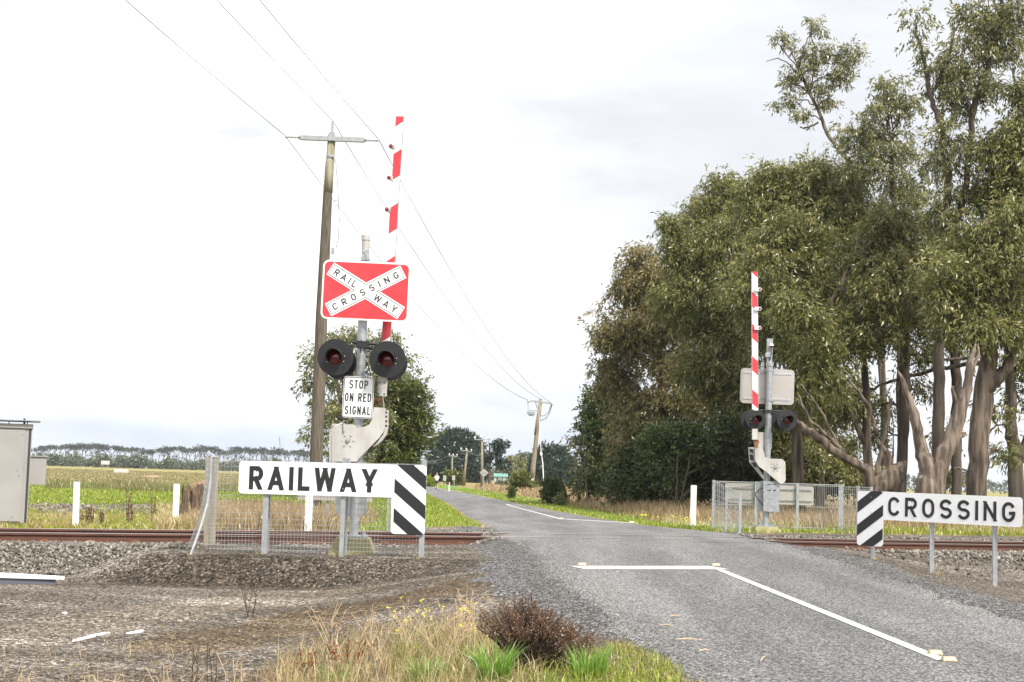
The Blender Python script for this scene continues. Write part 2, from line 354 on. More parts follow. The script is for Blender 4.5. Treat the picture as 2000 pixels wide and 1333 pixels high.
# ------------------------------------------------------------------ stroke lettering (flat vinyl letters)
def arc(cx, cy, rx, ry, a0, a1, n=10):
    return [(cx+rx*math.cos(R(a0+(a1-a0)*i/n)), cy+ry*math.sin(R(a0+(a1-a0)*i/n))) for i in range(n+1)]
def glyphs(w):
    h = w/2; T = 1-h; L = h
    W = .62
    G = {}
    G['R'] = (W, [[(L, 0), (L, T), (W-.28, T)]+arc(W-.28, T-.225, .28-h, .225, 90, -90, 8)+[(L, T-.45)], [(W-.33, T-.45+h*.2), (W-h*1.1, 0)]])
    G['P'] = (W, [[(L, 0), (L, T), (W-.28, T)]+arc(W-.28, T-.24, .28-h, .24, 90, -90, 8)+[(L, T-.48)]])
    G['A'] = (.74, [[(h*1.05, 0), (.37, T+h*.3), (.74-h*1.05, 0)], [(.17+h*.3, .30), (.57-h*.3, .30)]])
    G['I'] = (w, [[(h, 0), (h, 1)]])
    G['L'] = (.52, [[(L, 1), (L, h), (.52, h)]])
    G['W'] = (.92, [[(h, 1), (.24, h*.6), (.46, T), (.68, h*.6), (.92-h, 1)]])
    G['Y'] = (.70, [[(h, 1), (.35, .46), (.70-h, 1)], [(.35, .44), (.35, 0)]])
    o = arc(W/2, T-.31+h*.0, W/2-h, .31, 0, 180, 10)+arc(W/2, L+.31, W/2-h, .31, 180, 360, 10)
    G['O'] = (W, [o+[o[0]]])
    G['C'] = (W, [arc(W/2, T-.29, W/2-h, .29, 20, 180, 9)+arc(W/2, L+.29, W/2-h, .29, 180, 340, 9)])
    G['G'] = (W, [arc(W/2, T-.29, W/2-h, .29, 20, 180, 9)+arc(W/2, L+.29, W/2-h, .29, 180, 350, 9)+[(W-h, .44), (W/2+.02, .44)]])
    cu, cl = T-.235, L+.235
    G['S'] = (W, [arc(W/2, cu, W/2-h, .235, 20, 180, 8)+arc(W/2, cu, W/2-h, cu-.5, 180, 262, 5)[1:]+[(W/2, .5)]+arc(W/2, cl, W/2-h, .5-cl, 82, 0, 5)[:-1]+arc(W/2, cl, W/2-h, .235, 0, -160, 8)])
    G['N'] = (W, [[(L, 0), (L, T), (W-L, h), (W-L, 1)]])
    G['T'] = (.56, [[(0, T), (.56, T)], [(.28, T), (.28, 0)]])
    G['E'] = (.54, [[(.54, T), (L, T), (L, h), (.54, h)], [(L, .52), (.46, .52)]])
    G['D'] = (W, [[(L, h), (L, T), (W-.32, T)]+arc(W-.32, T-.32+h*.0, .32-h, .32, 90, 0, 6)+arc(W-.32, h+.32, .32-h, .32, 0, -90, 6)+[(L-.001, h)]])
    G[' '] = (.34, [])
    return G
def strip(pts, w):
    n = len(pts); closed = (Vector(pts[0])-Vector(pts[-1])).length < 1e-4
    L_, R_ = [], []
    for i in range(n):
        p = Vector(pts[i])
        a = (p-Vector(pts[i-1])) if i > 0 else ((p-Vector(pts[-2])) if closed else None)
        b = (Vector(pts[i+1])-p) if i < n-1 else ((Vector(pts[1])-p) if closed else None)
        if a is None: a = b
        if b is None: b = a
        a = a.normalized(); b = b.normalized(); na = Vector((-a.y, a.x)); nb = Vector((-b.y, b.x)); m_ = (na+nb)
        m_ = m_.normalized() if m_.length > 1e-6 else na
        k = min(1/max(m_.dot(na), .3), 1.9)*w/2
        L_.append(p+m_*k); R_.append(p-m_*k)
    return L_, R_
def lettering(mb, text, org, ux, uy, nrm, height, width, weight, lift=.004, mi=0, gap=None):
    """lays text from org along ux (unit), rising along uy; nrm is the outward normal; fitted to width"""
    G = glyphs(weight); g0 = .2 if gap is None else gap
    sw = sum(G[c][0] for c in text); xs = (width/height-g0*(len(text)-1))/sw
    if xs > 1.15: xs = 1.15; g0 = (width/height-sw*xs)/max(len(text)-1, 1)
    x = 0; lay = 0
    for c in text:
        gw = G[c][0]
        for stq in G[c][1]:
            pts = [Vector((q[0]*xs if c != 'I' else q[0], q[1])) for q in stq]
            runs = [[pts[0]]]
            for i in range(1, len(pts)):          # break a stroke where it turns sharply
                runs[-1].append(pts[i])
                if i < len(pts)-1 and (pts[i]-pts[i-1]).dot(pts[i+1]-pts[i]) < -1e-6: runs.append([pts[i]])
            for r_ in runs:
                r_ = [v.copy() for v in r_]
                if len(runs) > 1:
                    if r_[0] is not None and (r_[0]-pts[0]).length > 1e-6: r_[0] += (r_[0]-r_[1]).normalized()*weight*.6
                    if (r_[-1]-pts[-1]).length > 1e-6: r_[-1] += (r_[-1]-r_[-2]).normalized()*weight*.6
                diag = len(r_) == 2 and abs(r_[1].x-r_[0].x) > .02 and abs(r_[1].y-r_[0].y) > .02
                if diag:
                    d_ = (r_[1]-r_[0]).normalized()*weight*.5
                    r_[0] -= d_; r_[1] += d_
                Lp, Rp = strip([tuple(v) for v in r_], weight); n = len(r_)
                for i in range(n-1):
                    quad = [tuple(Lp[i]), tuple(Lp[i+1]), tuple(Rp[i+1]), tuple(Rp[i])]
                    quad = clip_half(quad, 0, 1, 1.0); quad = clip_half(quad, 0, -1, 0.0)
                    if len(quad) > 2: mb.add([org+ux*((x+a)*height)+uy*(b*height)+nrm*(lift+lay*.0006) for a, b in quad], [tuple(range(len(quad)))], mi)
                lay = (lay+1) % 4
        x += (gw*xs if c != 'I' else gw)+g0
def rrect(w, h, r, n=5):
    out = []
    for cx_, cy_, a0 in ((w/2-r, h/2-r, 0), (-w/2+r, h/2-r, 90), (-w/2+r, -h/2+r, 180), (w/2-r, -h/2+r, 270)):
        out += arc(cx_, cy_, r, r, a0, a0+90, n)
    return out
def clip(poly, inside, inter):
    out = []
    for i in range(len(poly)):
        a, b = poly[i], poly[(i+1) % len(poly)]
        if inside(b):
            if not inside(a): out.append(inter(a, b))
            out.append(b)
        elif inside(a): out.append(inter(a, b))
    return out
def clip_half(poly, nx, ny, c):      # keep nx*x+ny*y<=c
    f = lambda p: nx*p[0]+ny*p[1]-c
    def inter(a, b):
        t = f(a)/(f(a)-f(b)); return (a[0]+(b[0]-a[0])*t, a[1]+(b[1]-a[1])*t)
    return clip(poly, lambda p: f(p) <= 0, inter) if poly else []

# ------------------------------------------------------------------ ground
def ground_mat():
    m = bpy.data.materials.new('ground_cover'); m.use_nodes = True
    n, l = m.node_tree.nodes, m.node_tree.links; b = n['Principled BSDF']; b.inputs['Roughness'].default_value = .9; b.inputs['Specular IOR Level'].default_value = .2
    t = n.new('ShaderNodeTexCoord')
    def noise(sc, det=6, st=None, rough=.6):
        x = n.new('ShaderNodeTexNoise'); x.inputs['Scale'].default_value = sc; x.inputs['Detail'].default_value = det; x.inputs['Roughness'].default_value = rough
        mp_ = n.new('ShaderNodeMapping'); l.new(t.outputs['Object'], mp_.inputs[0]); l.new(mp_.outputs[0], x.inputs['Vector'])
        if st: mp_.inputs['Scale'].default_value = st
        return x.outputs['Fac']
    def ramp(f, cols):
        r = n.new('ShaderNodeValToRGB'); l.new(f, r.inputs['Fac']); e = r.color_ramp.elements
        e[0].position, e[0].color = cols[0][0], (*cols[0][1], 1); e[1].position, e[1].color = cols[-1][0], (*cols[-1][1], 1)
        for p, c in cols[1:-1]: q = e.new(p); q.color = (*c, 1)
        return r.outputs[0]
    def mixc(f, a, b_):
        x = n.new('ShaderNodeMix'); x.data_type = 'RGBA'; l.new(f, x.inputs['Factor']); l.new(a, x.inputs['A']); l.new(b_, x.inputs['B']); return x.outputs['Result']
    def attr(nm):
        a = n.new('ShaderNodeAttribute'); a.attribute_name = nm
        # break the edge up with noise
        ma = n.new('ShaderNodeMath'); ma.operation = 'MULTIPLY_ADD'; l.new(noise(2.5, 8), ma.inputs[0]); ma.inputs[1].default_value = .9; ma.inputs[2].default_value = -.45
        mb_ = n.new('ShaderNodeMath'); mb_.operation = 'ADD'; l.new(ma.outputs[0], mb_.inputs[0]); l.new(a.outputs['Fac'], mb_.inputs[1])
        mr = n.new('ShaderNodeMapRange'); mr.inputs['From Min'].default_value = .38; mr.inputs['From Max'].default_value = .62; l.new(mb_.outputs[0], mr.inputs['Value'])
        return mr.outputs['Result']
    dry = ramp(noise(3, 9), [(.3, (.20, .125, .06)), (.5, (.34, .23, .115)), (.7, (.44, .32, .18))])
    green = ramp(noise(1.2, 9), [(.3, (.085, .16, .018)), (.5, (.155, .27, .03)), (.68, (.26, .32, .05))])
    mud = ramp(noise(5, 8, (.4, 1, 1)), [(.35, (.10, .075, .055)), (.5, (.26, .21, .17)), (.65, (.5, .46, .42))])
    soil = ramp(noise(4, 9), [(.3, (.075, .055, .038)), (.7, (.20, .155, .105))])
    # gravel: fine stones of many greys, with broad worn lanes
    v = n.new('ShaderNodeTexVoronoi'); v.inputs['Scale'].default_value = 34; l.new(t.outputs['Object'], v.inputs['Vector'])
    bw = n.new('ShaderNodeRGBToBW'); l.new(v.outputs['Color'], bw.inputs[0])
    gcol = ramp(bw.outputs[0], [(.15, (.028, .025, .021)), (.42, (.102, .092, .080)), (.70, (.20, .185, .168)), (.93, (.50, .48, .45))])
    worn = ramp(noise(.75, 7, (.45, 1.3, 1)), [(.36, (.70, .61, .50)), (.52, (1.0, .93, .84)), (.68, (1.6, 1.5, 1.42))])
    gm = n.new('ShaderNodeMix'); gm.data_type = 'RGBA'; gm.blend_type = 'MULTIPLY'; gm.inputs['Factor'].default_value = 1; l.new(gcol, gm.inputs['A']); l.new(worn, gm.inputs['B'])
    c = mixc(attr('green'), dry, green); c = mixc(attr('mud'), c, mud); dk = n.new('ShaderNodeMix'); dk.data_type = 'RGBA'; dk.blend_type = 'MULTIPLY'; l.new(attr('bank_dark'), dk.inputs['Factor']); l.new(gm.outputs['Result'], dk.inputs['A']); dk.inputs['B'].default_value = (.52, .50, .46, 1)  # gravel multiplied darker along the bank below the RAILWAY board
    ecol = ramp(bw.outputs[0], [(.18, (.022, .022, .023)), (.5, (.105, .103, .103)), (.9, (.38, .375, .37))])
    lanes = n.new('ShaderNodeMix'); lanes.data_type = 'RGBA'; lanes.blend_type = 'MULTIPLY'; l.new(attr('worn'), lanes.inputs['Factor']); l.new(dk.outputs['Result'], lanes.inputs['A']); lanes.inputs['B'].default_value = (1.45, 1.43, 1.41, 1); lanes.clamp_result = False
    lan2 = n.new('ShaderNodeMix'); lan2.data_type = 'RGBA'; lan2.blend_type = 'MULTIPLY'; l.new(attr('damp'), lan2.inputs['Factor']); l.new(lanes.outputs['Result'], lan2.inputs['A']); lan2.inputs['B'].default_value = (.92, .79, .60, 1)
    dk = lan2
    gg = mixc(attr('chips'), dk.outputs['Result'], ecol)
    c = mixc(attr('gravel'), c, gg); c = mixc(attr('soil'), c, soil)
    l.new(c, b.inputs['Base Color'])
    v2 = n.new('ShaderNodeTexVoronoi'); v2.inputs['Scale'].default_value = 34; l.new(t.outputs['Object'], v2.inputs['Vector'])
    add = n.new('ShaderNodeMath'); add.operation = 'SUBTRACT'; l.new(noise(9, 9), add.inputs[0]); l.new(v2.outputs['Distance'], add.inputs[1])
    bp = n.new('ShaderNodeBump'); bp.inputs['Strength'].default_value = 1.0; bp.inputs['Distance'].default_value = .04; l.new(add.outputs[0], bp.inputs['Height']); l.new(bp.outputs[0], b.inputs['Normal'])
    return m
def masks(X, Y):
    t, s = ts(X, Y); e = edge(X, Y); w = wav(X*.8, Y*.8)
    gr = 1-sm(2.0, 3.0, s+.5*w)
    lf = (X < xc(Y)); zone = np.where(lf, 1-sm(3.6, 5.2, e+.6*w), 1-sm(8, 10, e))
    gr = np.maximum(gr, (1-sm(4.6, 6.2, s+.7*w))*zone)
    soil = 1-sm(.8, 1.25, np.sqrt(((X+.3)/1.7)**2+((Y-10.6)/3.6)**2)+.25*w)
    soil = np.maximum(soil, (1-sm(.1, .5, e+.3*w))*0)
    gn = sm(.0, .3, e)*(1-sm(3.2, 5.0, e+w))*sm(4.5, 6, s)*np.where(lf, 1, 1-.0*e)
    w2 = wav(X*.13, Y*.13)
    lfield = sm(6, 9, -X)*sm(46, 60, Y+8*w2)*(1-.62*sm(95, 150, Y+30*w2)-.2*sm(150, 400, Y))
    gn = np.maximum(gn, np.maximum(lfield, .42*sm(8, 12, s)))
    gn = np.maximum(gn, .5*sm(9, 12, X)*sm(4, 8, s)*(Y < 75))
    gn = np.maximum(gn, .46*sm(280, 400, Y))
    mu = 1-sm(.7, 1.2, np.sqrt(((X+13.5)/4.5)**2+((Y-57)/7)**2)+.35*w)
    return gr, gn, mu, soil
nx_, ny_ = 820, 760
ux_ = np.sinh(np.linspace(-1, 1, nx_)*math.asinh(3000/8))*8
uy_ = np.sinh(np.linspace(-math.asinh(120/8), math.asinh(4500/8), ny_))*8+19
GX, GY = np.meshgrid(ux_, uy_)
GZ = H(GX, GY); Eg = edge(GX, GY)
inr = np.minimum(GX-(xc(GY)-hl(GY)), (xc(GY)+hr(GY))-GX)
GZ = GZ-(.07+.0015*np.clip(GY, 0, 200))*(inr > .22)*(GY > -60)*(GY < 300)
Vg = np.stack([GX, GY, GZ], -1).reshape(-1, 3)
ii = (np.arange(ny_-1)[:, None]*nx_+np.arange(nx_-1)[None]).ravel()
Fg = np.stack([ii, ii+1, ii+nx_+1, ii+nx_], -1)
g_, n_, m_, s_ = masks(GX, GY)
def near_path(pts, w0, w1):
    d = np.full(GX.shape, 99.)
    for a, b in zip(pts[:-1], pts[1:]):
        ab = np.array([b.x-a.x, b.y-a.y]); L2 = ab@ab; t = np.clip(((GX-a.x)*ab[0]+(GY-a.y)*ab[1])/L2, 0, 1); d = np.minimum(d, np.hypot(GX-a.x-t*ab[0], GY-a.y-t*ab[1]))
    return 1-sm(w0, w1, d+.25*wav(GX*1.6, GY*1.6))
worn_ = np.maximum(near_path([gp(-300, 1262), gp(0, 1245), gp(230, 1212), gp(470, 1176), gp(640, 1160)], .25, 1.0), .8*near_path([gp(620, 1152), gp(900, 1122), gp(1050, 1112)], .1, .5))
damp_ = near_path([gp(380, 1262), gp(620, 1205), gp(820, 1160), gp(1040, 1120)], .2, .9)
go = mesh_np('ground', Vg, [Fg], ground_mat(), attrs=dict(gravel=g_.ravel(), green=n_.ravel(), mud=m_.ravel(), soil=s_.ravel(), worn=worn_.ravel(), damp=damp_.ravel(), chips=((1-sm(.15, 1.25, Eg+.35*wav(GX*1.5, GY*1.5)))*(GY < 40)).ravel(), bank_dark=(sm(20.5, 20.95, GY+.12*wav(GX*2, GY*2))*(1-sm(21.9, 22.2, GY))*sm(-6.0, -4.2, GX+.3*wav(GX*2, GY*2))*(1-sm(-.6, 1.0, GX))).ravel()), smooth=True)
go['kind'] = 'structure'

# ------------------------------------------------------------------ road and its markings
def road_mat():
    m = bpy.data.materials.new('chip_seal_asphalt'); m.use_nodes = True
    n, l = m.node_tree.nodes, m.node_tree.links; b = n['Principled BSDF']; b.inputs['Roughness'].default_value = .75; b.inputs['Specular IOR Level'].default_value = .45
    t = n.new('ShaderNodeTexCoord')
    v = n.new('ShaderNodeTexVoronoi'); v.inputs['Scale'].default_value = 62; l.new(t.outputs['Object'], v.inputs['Vector'])
    bw = n.new('ShaderNodeRGBToBW'); l.new(v.outputs['Color'], bw.inputs[0])
    r = n.new('ShaderNodeValToRGB'); l.new(bw.outputs[0], r.inputs[0]); e = r.color_ramp.elements
    e[0].position, e[0].color = .15, (.032, .032, .032, 1); e[1].position, e[1].color = .92, (.35, .348, .34, 1)
    q = e.new(.5); q.color = (.112, .110, .108, 1)
    x = n.new('ShaderNodeTexNoise'); x.inputs['Scale'].default_value = .8; x.inputs['Detail'].default_value = 6
    mp_ = n.new('ShaderNodeMapping'); mp_.inputs['Scale'].default_value = (1.6, .22, 1); l.new(t.outputs['Object'], mp_.inputs[0]); l.new(mp_.outputs[0], x.inputs['Vector'])
    r2 = n.new('ShaderNodeValToRGB'); l.new(x.outputs['Fac'], r2.inputs[0]); r2.color_ramp.elements[0].position = .35; r2.color_ramp.elements[0].color = (.74, .74, .75, 1); r2.color_ramp.elements[1].position = .62; r2.color_ramp.elements[1].color = (1.18, 1.17, 1.16, 1)
    mx_ = n.new('ShaderNodeMix'); mx_.data_type = 'RGBA'; mx_.blend_type = 'MULTIPLY'; mx_.inputs['Factor'].default_value = 1
    l.new(r.outputs[0], mx_.inputs['A']); l.new(r2.outputs[0], mx_.inputs['B']); la = n.new('ShaderNodeAttribute'); la.attribute_name = 'lane'
    lr = n.new('ShaderNodeValToRGB'); le = lr.color_ramp.elements; lr.color_ramp.interpolation = 'B_SPLINE'
    le[0].position, le[0].color = 0, (.95, .95, .95, 1); le[1].position, le[1].color = 1, (.95, .95, .95, 1)
    for q_, v_ in ((.14, 1.0), (.22, 1.17), (.30, 1.0), (.40, .90), (.52, .92), (.60, 1.15), (.68, .98), (.78, .9), (.88, 1.08)): k_ = le.new(q_); k_.color = (v_, v_, v_, 1)
    wob = n.new('ShaderNodeMath'); wob.operation = 'MULTIPLY_ADD'; l.new(x.outputs['Fac'], wob.inputs[0]); wob.inputs[1].default_value = .10; l.new(la.outputs['Fac'], wob.inputs[2]); l.new(wob.outputs[0], lr.inputs[0])
    mx2 = n.new('ShaderNodeMix'); mx2.data_type = 'RGBA'; mx2.blend_type = 'MULTIPLY'; mx2.inputs['Factor'].default_value = 1
    l.new(mx_.outputs['Result'], mx2.inputs['A']); l.new(lr.outputs[0], mx2.inputs['B']); l.new(mx2.outputs['Result'], b.inputs['Base Color'])
    bp = n.new('ShaderNodeBump'); bp.inputs['Strength'].default_value = .7; bp.inputs['Distance'].default_value = .012; l.new(v.outputs['Distance'], bp.inputs['Height']); l.new(bp.outputs[0], b.inputs['Normal'])
    return m
yr = np.concatenate([np.linspace(-60, 8, 40), np.linspace(8.1, 40, 330), np.geomspace(40.3, 330, 240)])
K = 33
fr = np.linspace(0, 1, K)
jl = .10*np.interp(yr, np.linspace(-60, 330, 2400), rng.uniform(-1, 1, 2400)); jr = .10*np.interp(yr, np.linspace(-60, 330, 2400), rng.uniform(-1, 1, 2400))
jl += .12*np.sin(yr*1.3)*np.sin(yr*.47+1); jr += .1*np.sin(yr*1.1+2)*np.sin(yr*.6)
XL = xc(yr)-hl(yr)+jl; XR = xc(yr)+hr(yr)+jr
RX = XL[:, None]+(XR-XL)[:, None]*fr[None]; RY = np.repeat(yr[:, None], K, 1)
RZ = H(RX, RY)+.02; RZ[:, 0] -= .06; RZ[:, -1] -= .06
ii = (np.arange(len(yr)-1)[:, None]*K+np.arange(K-1)[None]).ravel()
ro = mesh_np('road', np.stack([RX, RY, RZ], -1).reshape(-1, 3), [np.stack([ii, ii+1, ii+K+1, ii+K], -1)], road_mat(), smooth=True, attrs=dict(lane=np.repeat(fr[None], len(yr), 0).ravel())); ro['kind'] = 'structure'
def roadz(x, y): return gz(x, y)+.02
def marking(name, pts, w, seg=.15, lift=.005, m='white_line'):
    """a painted line along ground points, square ends, following the surface"""
    P = [Vector((p[0], p[1], 0)) for p in pts]; L_, R_ = strip([(p.x, p.y) for p in P], w)
    mb = MB()
    for i in range(len(P)-1):
        n = max(1, int((P[i+1]-P[i]).length/seg)); vs = []
        for k in range(n+1):
            for j in range(5):
                a = L_[i].lerp(L_[i+1], k/n); b_ = R_[i].lerp(R_[i+1], k/n); q = a.lerp(b_, j/4)
                vs.append((q.x, q.y, roadz(q.x, q.y)+lift))
        mb.add(vs, [(k*5+j, k*5+j+1, k*5+5+j+1, k*5+5+j) for k in range(n) for j in range(4)])
    o = mb.build(name, M[m]); o['kind'] = 'structure'; return o
M['white_line'] = mat('road_line_paint', (.56, .55, .52), .65, col2=(.20, .195, .19), scale=26, lo=.50, hi=.70, bump=.35, bscale=60, detail=9)
a, b_ = gp(1127, 1113), gp(1398, 1112.5)
marking('stop_line_marking', [a, (b_.x+.05, b_.y)], .55)
c_ = gp(1842, 1296)
marking('centre_line_marking', [(b_.x, b_.y-.3), c_], .11)
f1, f2, f3 = gp(990, 987), gp(1095, 1015.5), gp(1236, 1023.5)
marking('far_centre_line_marking', [f1, f2], .12); marking('far_stop_line_marking', [(f2.x+.06, f2.y), f3], .42)
marking('distant_lane_marking', [gp(876, 958.5), gp(905, 962.5)], .14, seg=2, lift=.02)
marking('distant_edge_marking', [gp(916, 963.2), gp(944, 968.2)], .10, seg=2, lift=.02)
def marker(p, label, sc=1):
    z = roadz(p.x, p.y)+.004; t_ = thing('road_marker', label, 'road marker', (p.x, p.y, z), 'raised amber reflective road markers')
    w, d, h = .055*sc, .05*sc, .032*sc
    mb = MB(); vs = [(-w, -d, 0), (w, -d, 0), (w, d, 0), (-w, d, 0), (-w*.85, -d*.5, h), (w*.85, -d*.5, h), (w*.85, d*.5, h), (-w*.85, d*.5, h)]
    mb.add([(p.x+x, p.y+y, z+q) for x, y, q in vs], [(3, 2, 1, 0), (4, 5, 6, 7), (1, 2, 6, 5), (2, 3, 7, 6), (3, 0, 4, 7), (0, 1, 5, 4)])
    mb.build('casing', M['marker'], t_)
    q = MB(); q.add([(p.x+x, p.y-d*.9, z+hh) for x, hh in ((-w*.8, .008), (w*.8, .008))]+[(p.x+x, p.y-d*.58, z+h*.86) for x in (w*.75, -w*.75)], [(0, 1, 2, 3)])
    q.v = [(x, y-.003, zz) for x, y, zz in q.v]; q.build('reflector', M['white_line'], t_)
marker(gp(1137, 1108), 'amber marker block at the left end of the near stop line')
marker(gp(1398, 1109), 'amber marker block at the corner where near stop line meets centre line')
marker(gp(1826, 1284), 'upper of two amber marker blocks at the near end of the centre line', .95)
marker(gp(1853, 1297), 'lower right of two amber marker blocks at the near end of the centre line', .95)
marker(gp(992, 988), 'tiny amber marker at the far end of the distant centre line', 1.3)
marker(gp(1096, 1016), 'amber marker at the corner of the distant stop line', 1.3)
marker(gp(1234, 1023), 'pale marker at the right end of the distant stop line', 1.3)

# ------------------------------------------------------------------ rails
def tsp(t, s): return np.array([P0[0]+t*U[0]+(s+.8)*N[0], P0[1]+t*U[1]+(s+.8)*N[1]])
PROF = [(-.07, -.155), (.07, -.155), (.07, -.143), (.012, -.125), (.010, -.045), (.035, -.036), (.035, -.004), (.030, 0), (-.030, 0), (-.035, -.004), (-.035, -.036), (-.010, -.045), (-.012, -.125), (-.07, -.143)]
def rail(s, label):
    tt = np.concatenate([np.linspace(-160, -20, 8), np.linspace(-18, 40, 117), np.linspace(45, 200, 8)])
    mb = MB(); n = len(PROF)
    for t in tt:
        for (a, z) in PROF:
            p = tsp(t, s+a); mb.v.append((p[0], p[1], float(railz(t))+z))
    for i in range(len(tt)-1):
        for k in range(n):
            mb.f.append((i*n+k, i*n+(k+1) % n, (i+1)*n+(k+1) % n, (i+1)*n+k)); mb.m.append(1 if k in (6, 7, 8) else 0)
    p = tsp(0, s); root = thing('rail', label, 'rail', (p[0], p[1], .37), 'the two running rails of the railway')
    mb.build('running_rail', [M['rail'], M['railtop']], root)
    j = 0
    for t in list(np.arange(-6.8, 7.8, .69))+list(np.arange(14.6, 30, .69)):
        for sd_ in (-1, 1) if s < 0 else (-1,):
            q = MB(); c = lambda dt, da, z: (*tsp(t+dt, s+sd_*da), float(railz(t))+z)
            q.tube([c(-.07, .10, -.135), c(-.03, .055, -.115), c(.03, .05, -.108), c(.07, .085, -.12), (*tsp(t+.04, s+sd_*.125), float(railz(t))-.118), c(-.03, .13, -.14)], .0095, 6)
            q.build('rail_clip', M['rust'], root, smooth='all')
    return root
rail(-.8, 'near rusty steel rail with spring clips, crossing left to right in front')
rail(.8, 'far rusty steel rail running behind the near rail')
def tstrip(name, t0, t1, s0, s1, m, lift=.004):
    mb = MB(); n = int((t1-t0)/.25)+1
    for i in range(n+1):
        t = t0+(t1-t0)*i/n
        for s in (s0, s1):
            p = tsp(t, s); mb.v.append((p[0], p[1], gz(*p)+.02+lift))
    mb.f = [(2*i, 2*i+1, 2*i+3, 2*i+2) for i in range(n)]; mb.m = [0]*n
    o = mb.build(name, M[m]); o['kind'] = 'structure'
tstrip('flangeway', 8.9, 14.4, -.76, -.70, 'rubber'); tstrip('flangeway', 9.5, 15.2, .70, .76, 'rubber')
tstrip('flangeway', 8.9, 14.4, -.86, -.838, 'rubber'); tstrip('joint_gap', 11.6, 12.7, -2.05, -1.97, 'rubber'); tstrip('joint_gap', 12.78, 13.9, -2.05, -1.97, 'rubber')

# ------------------------------------------------------------------ ballast and gravel
def scatter_ts(n, t0, t1, s0, s1, keep):
    t = rng.uniform(t0, t1, n); s = rng.uniform(s0, s1, n); x = P0[0]+t*U[0]+(s+.8)*N[0]; y = P0[1]+t*U[1]+(s+.8)*N[1]
    k = keep(x, y, t, s); return x[k], y[k]
def stones(name, x, y, size, label, sink=.25, **kw):
    z = H(x, y); P = np.stack([x, y, z+size*(.5-sink)+rng.uniform(0, .5, len(x))*size], -1)
    return rocks(name, P, size, M['stone'], label, 'ballast', **kw)
u1 = lambda n: rng.uniform(0, 1, n)
x, y = scatter_ts(30000, -16, 8.2, -3.1, -.92, lambda x, y, t, s: (edge(x, y) > .0) & (u1(len(x)) < np.where((x > -5.4) & (s < -1.5), np.clip(1-(x+5.4)/1.0, 0, 1), 1)*(1-.8*sm(4, 8, t)*(s < -1.35))))
stones('ballast_bank', x, y, rng.uniform(.018, .043, len(x)), 'grey crushed stone bank below the near rail on the left')
x, y = scatter_ts(33000, 14.2, 40, -6.4, -.92, lambda x, y, t, s: (edge(x, y) > .15) & (u1(len(x)) < sm(15, 19, t+(s+1)*.9+.6)*.96+.04) & (u1(len(x)) < 1.1-sm(-4.2, -6.4, s)))
stones('ballast_slope', x, y, rng.uniform(.022, .055, len(x)), 'grey crushed stone slope below the near rail on the right')
x, y = scatter_ts(16000, -16, 40, -.72, 2.6, lambda x, y, t, s: (edge(x, y) > .0) & (np.abs(s-.8) > .1))
stones('track_ballast', x, y, rng.uniform(.02, .045, len(x)), 'crushed stone between and beyond the two rails')
# foreground gravel, loose stones on the fine surface
def frus(n, y0, y1, f): 
    y = y0*(y1/y0)**rng.uniform(0, 1, n); x = rng.uniform(-.52, .52, n)*y; k = f(x, y); return x[k], y[k]
def kp(x, y):
    t, s = ts(x, y); return (s < -1.5) & (edge(x, y) > .02)
x, y = frus(75000, 8, 27, kp)
sz = .005+.012*rng.beta(1.2, 4.0, len(x))+.014*(rng.uniform(0, 1, len(x)) < .015)
P = np.stack([x, y, H(x, y)+sz*.25], -1)
rocks('loose_gravel', P, sz, M['pebble'], 'fine loose grey gravel scattered over the foreground', 'gravel', low=True)
x, y = frus(5000, 26, 60, lambda x, y: (masks(x, y)[0] > .5) & (edge(x, y) > .02) & (ts(x, y)[1] > 1.5))
sz = rng.uniform(.012, .03, len(x)); rocks('far_gravel', np.stack([x, y, H(x, y)+sz*.3], -1), sz, M['pebble'], 'grey gravel beyond the rails beside the road', 'gravel', low=True)
# chips strewn on the road edges
yy = rng.uniform(9, 27, 9000); sidev = rng.uniform(0, 1, 9000) < .65
xx = np.where(sidev, xc(yy)-hl(yy)+rng.normal(-.05, .28, 9000), xc(yy)+hr(yy)-rng.normal(-.05, .25, 9000))
rocks('road_edge_chips', np.stack([xx, yy, H(xx, yy)+.024], -1), rng.uniform(.004, .011, 9000), M['pebble'], 'loose stone chips along the ragged road edges', 'gravel', low=True)

# white-topped slab lying at the left edge of the gravel
pa = at(-60, 1127, 20.6); pb = at(122, 1126, 20.6)
root = thing('drain_slab', 'white-topped tapered slab lying on the gravel at the left frame edge', 'slab', (pa.x, 20.6, gz(pa.x, 20.6)))
top = []; zt_ = gz((pa.x+pb.x)/2, 20.6)+.11
for k in range(13):
    f = k/12; w = .20*max(0, 1-f**2.2)**.9; top.append((pa.x-.4+(pb.x-pa.x+.4)*f, 20.7-w, zt_-.02*f))
for k in range(12, -1, -1):
    f = k/12; w = .20*max(0, 1-f**2.2)**.9+.001; top.append((pa.x-.4+(pb.x-pa.x+.4)*f, 20.7+w, zt_-.02*f+.02))
MB().prism(top, (0, 0, -.022), 0).build('white_top', M['whiteconc'], root)
MB().prism([(pa.x-.4+(p[0]-pa.x+.4)*.93, 20.7+(p[1]-20.7)*.9, p[2]-.023) for p in top], (.0, 0, -.09), 0).build('dark_base', M['darkconc'], root)
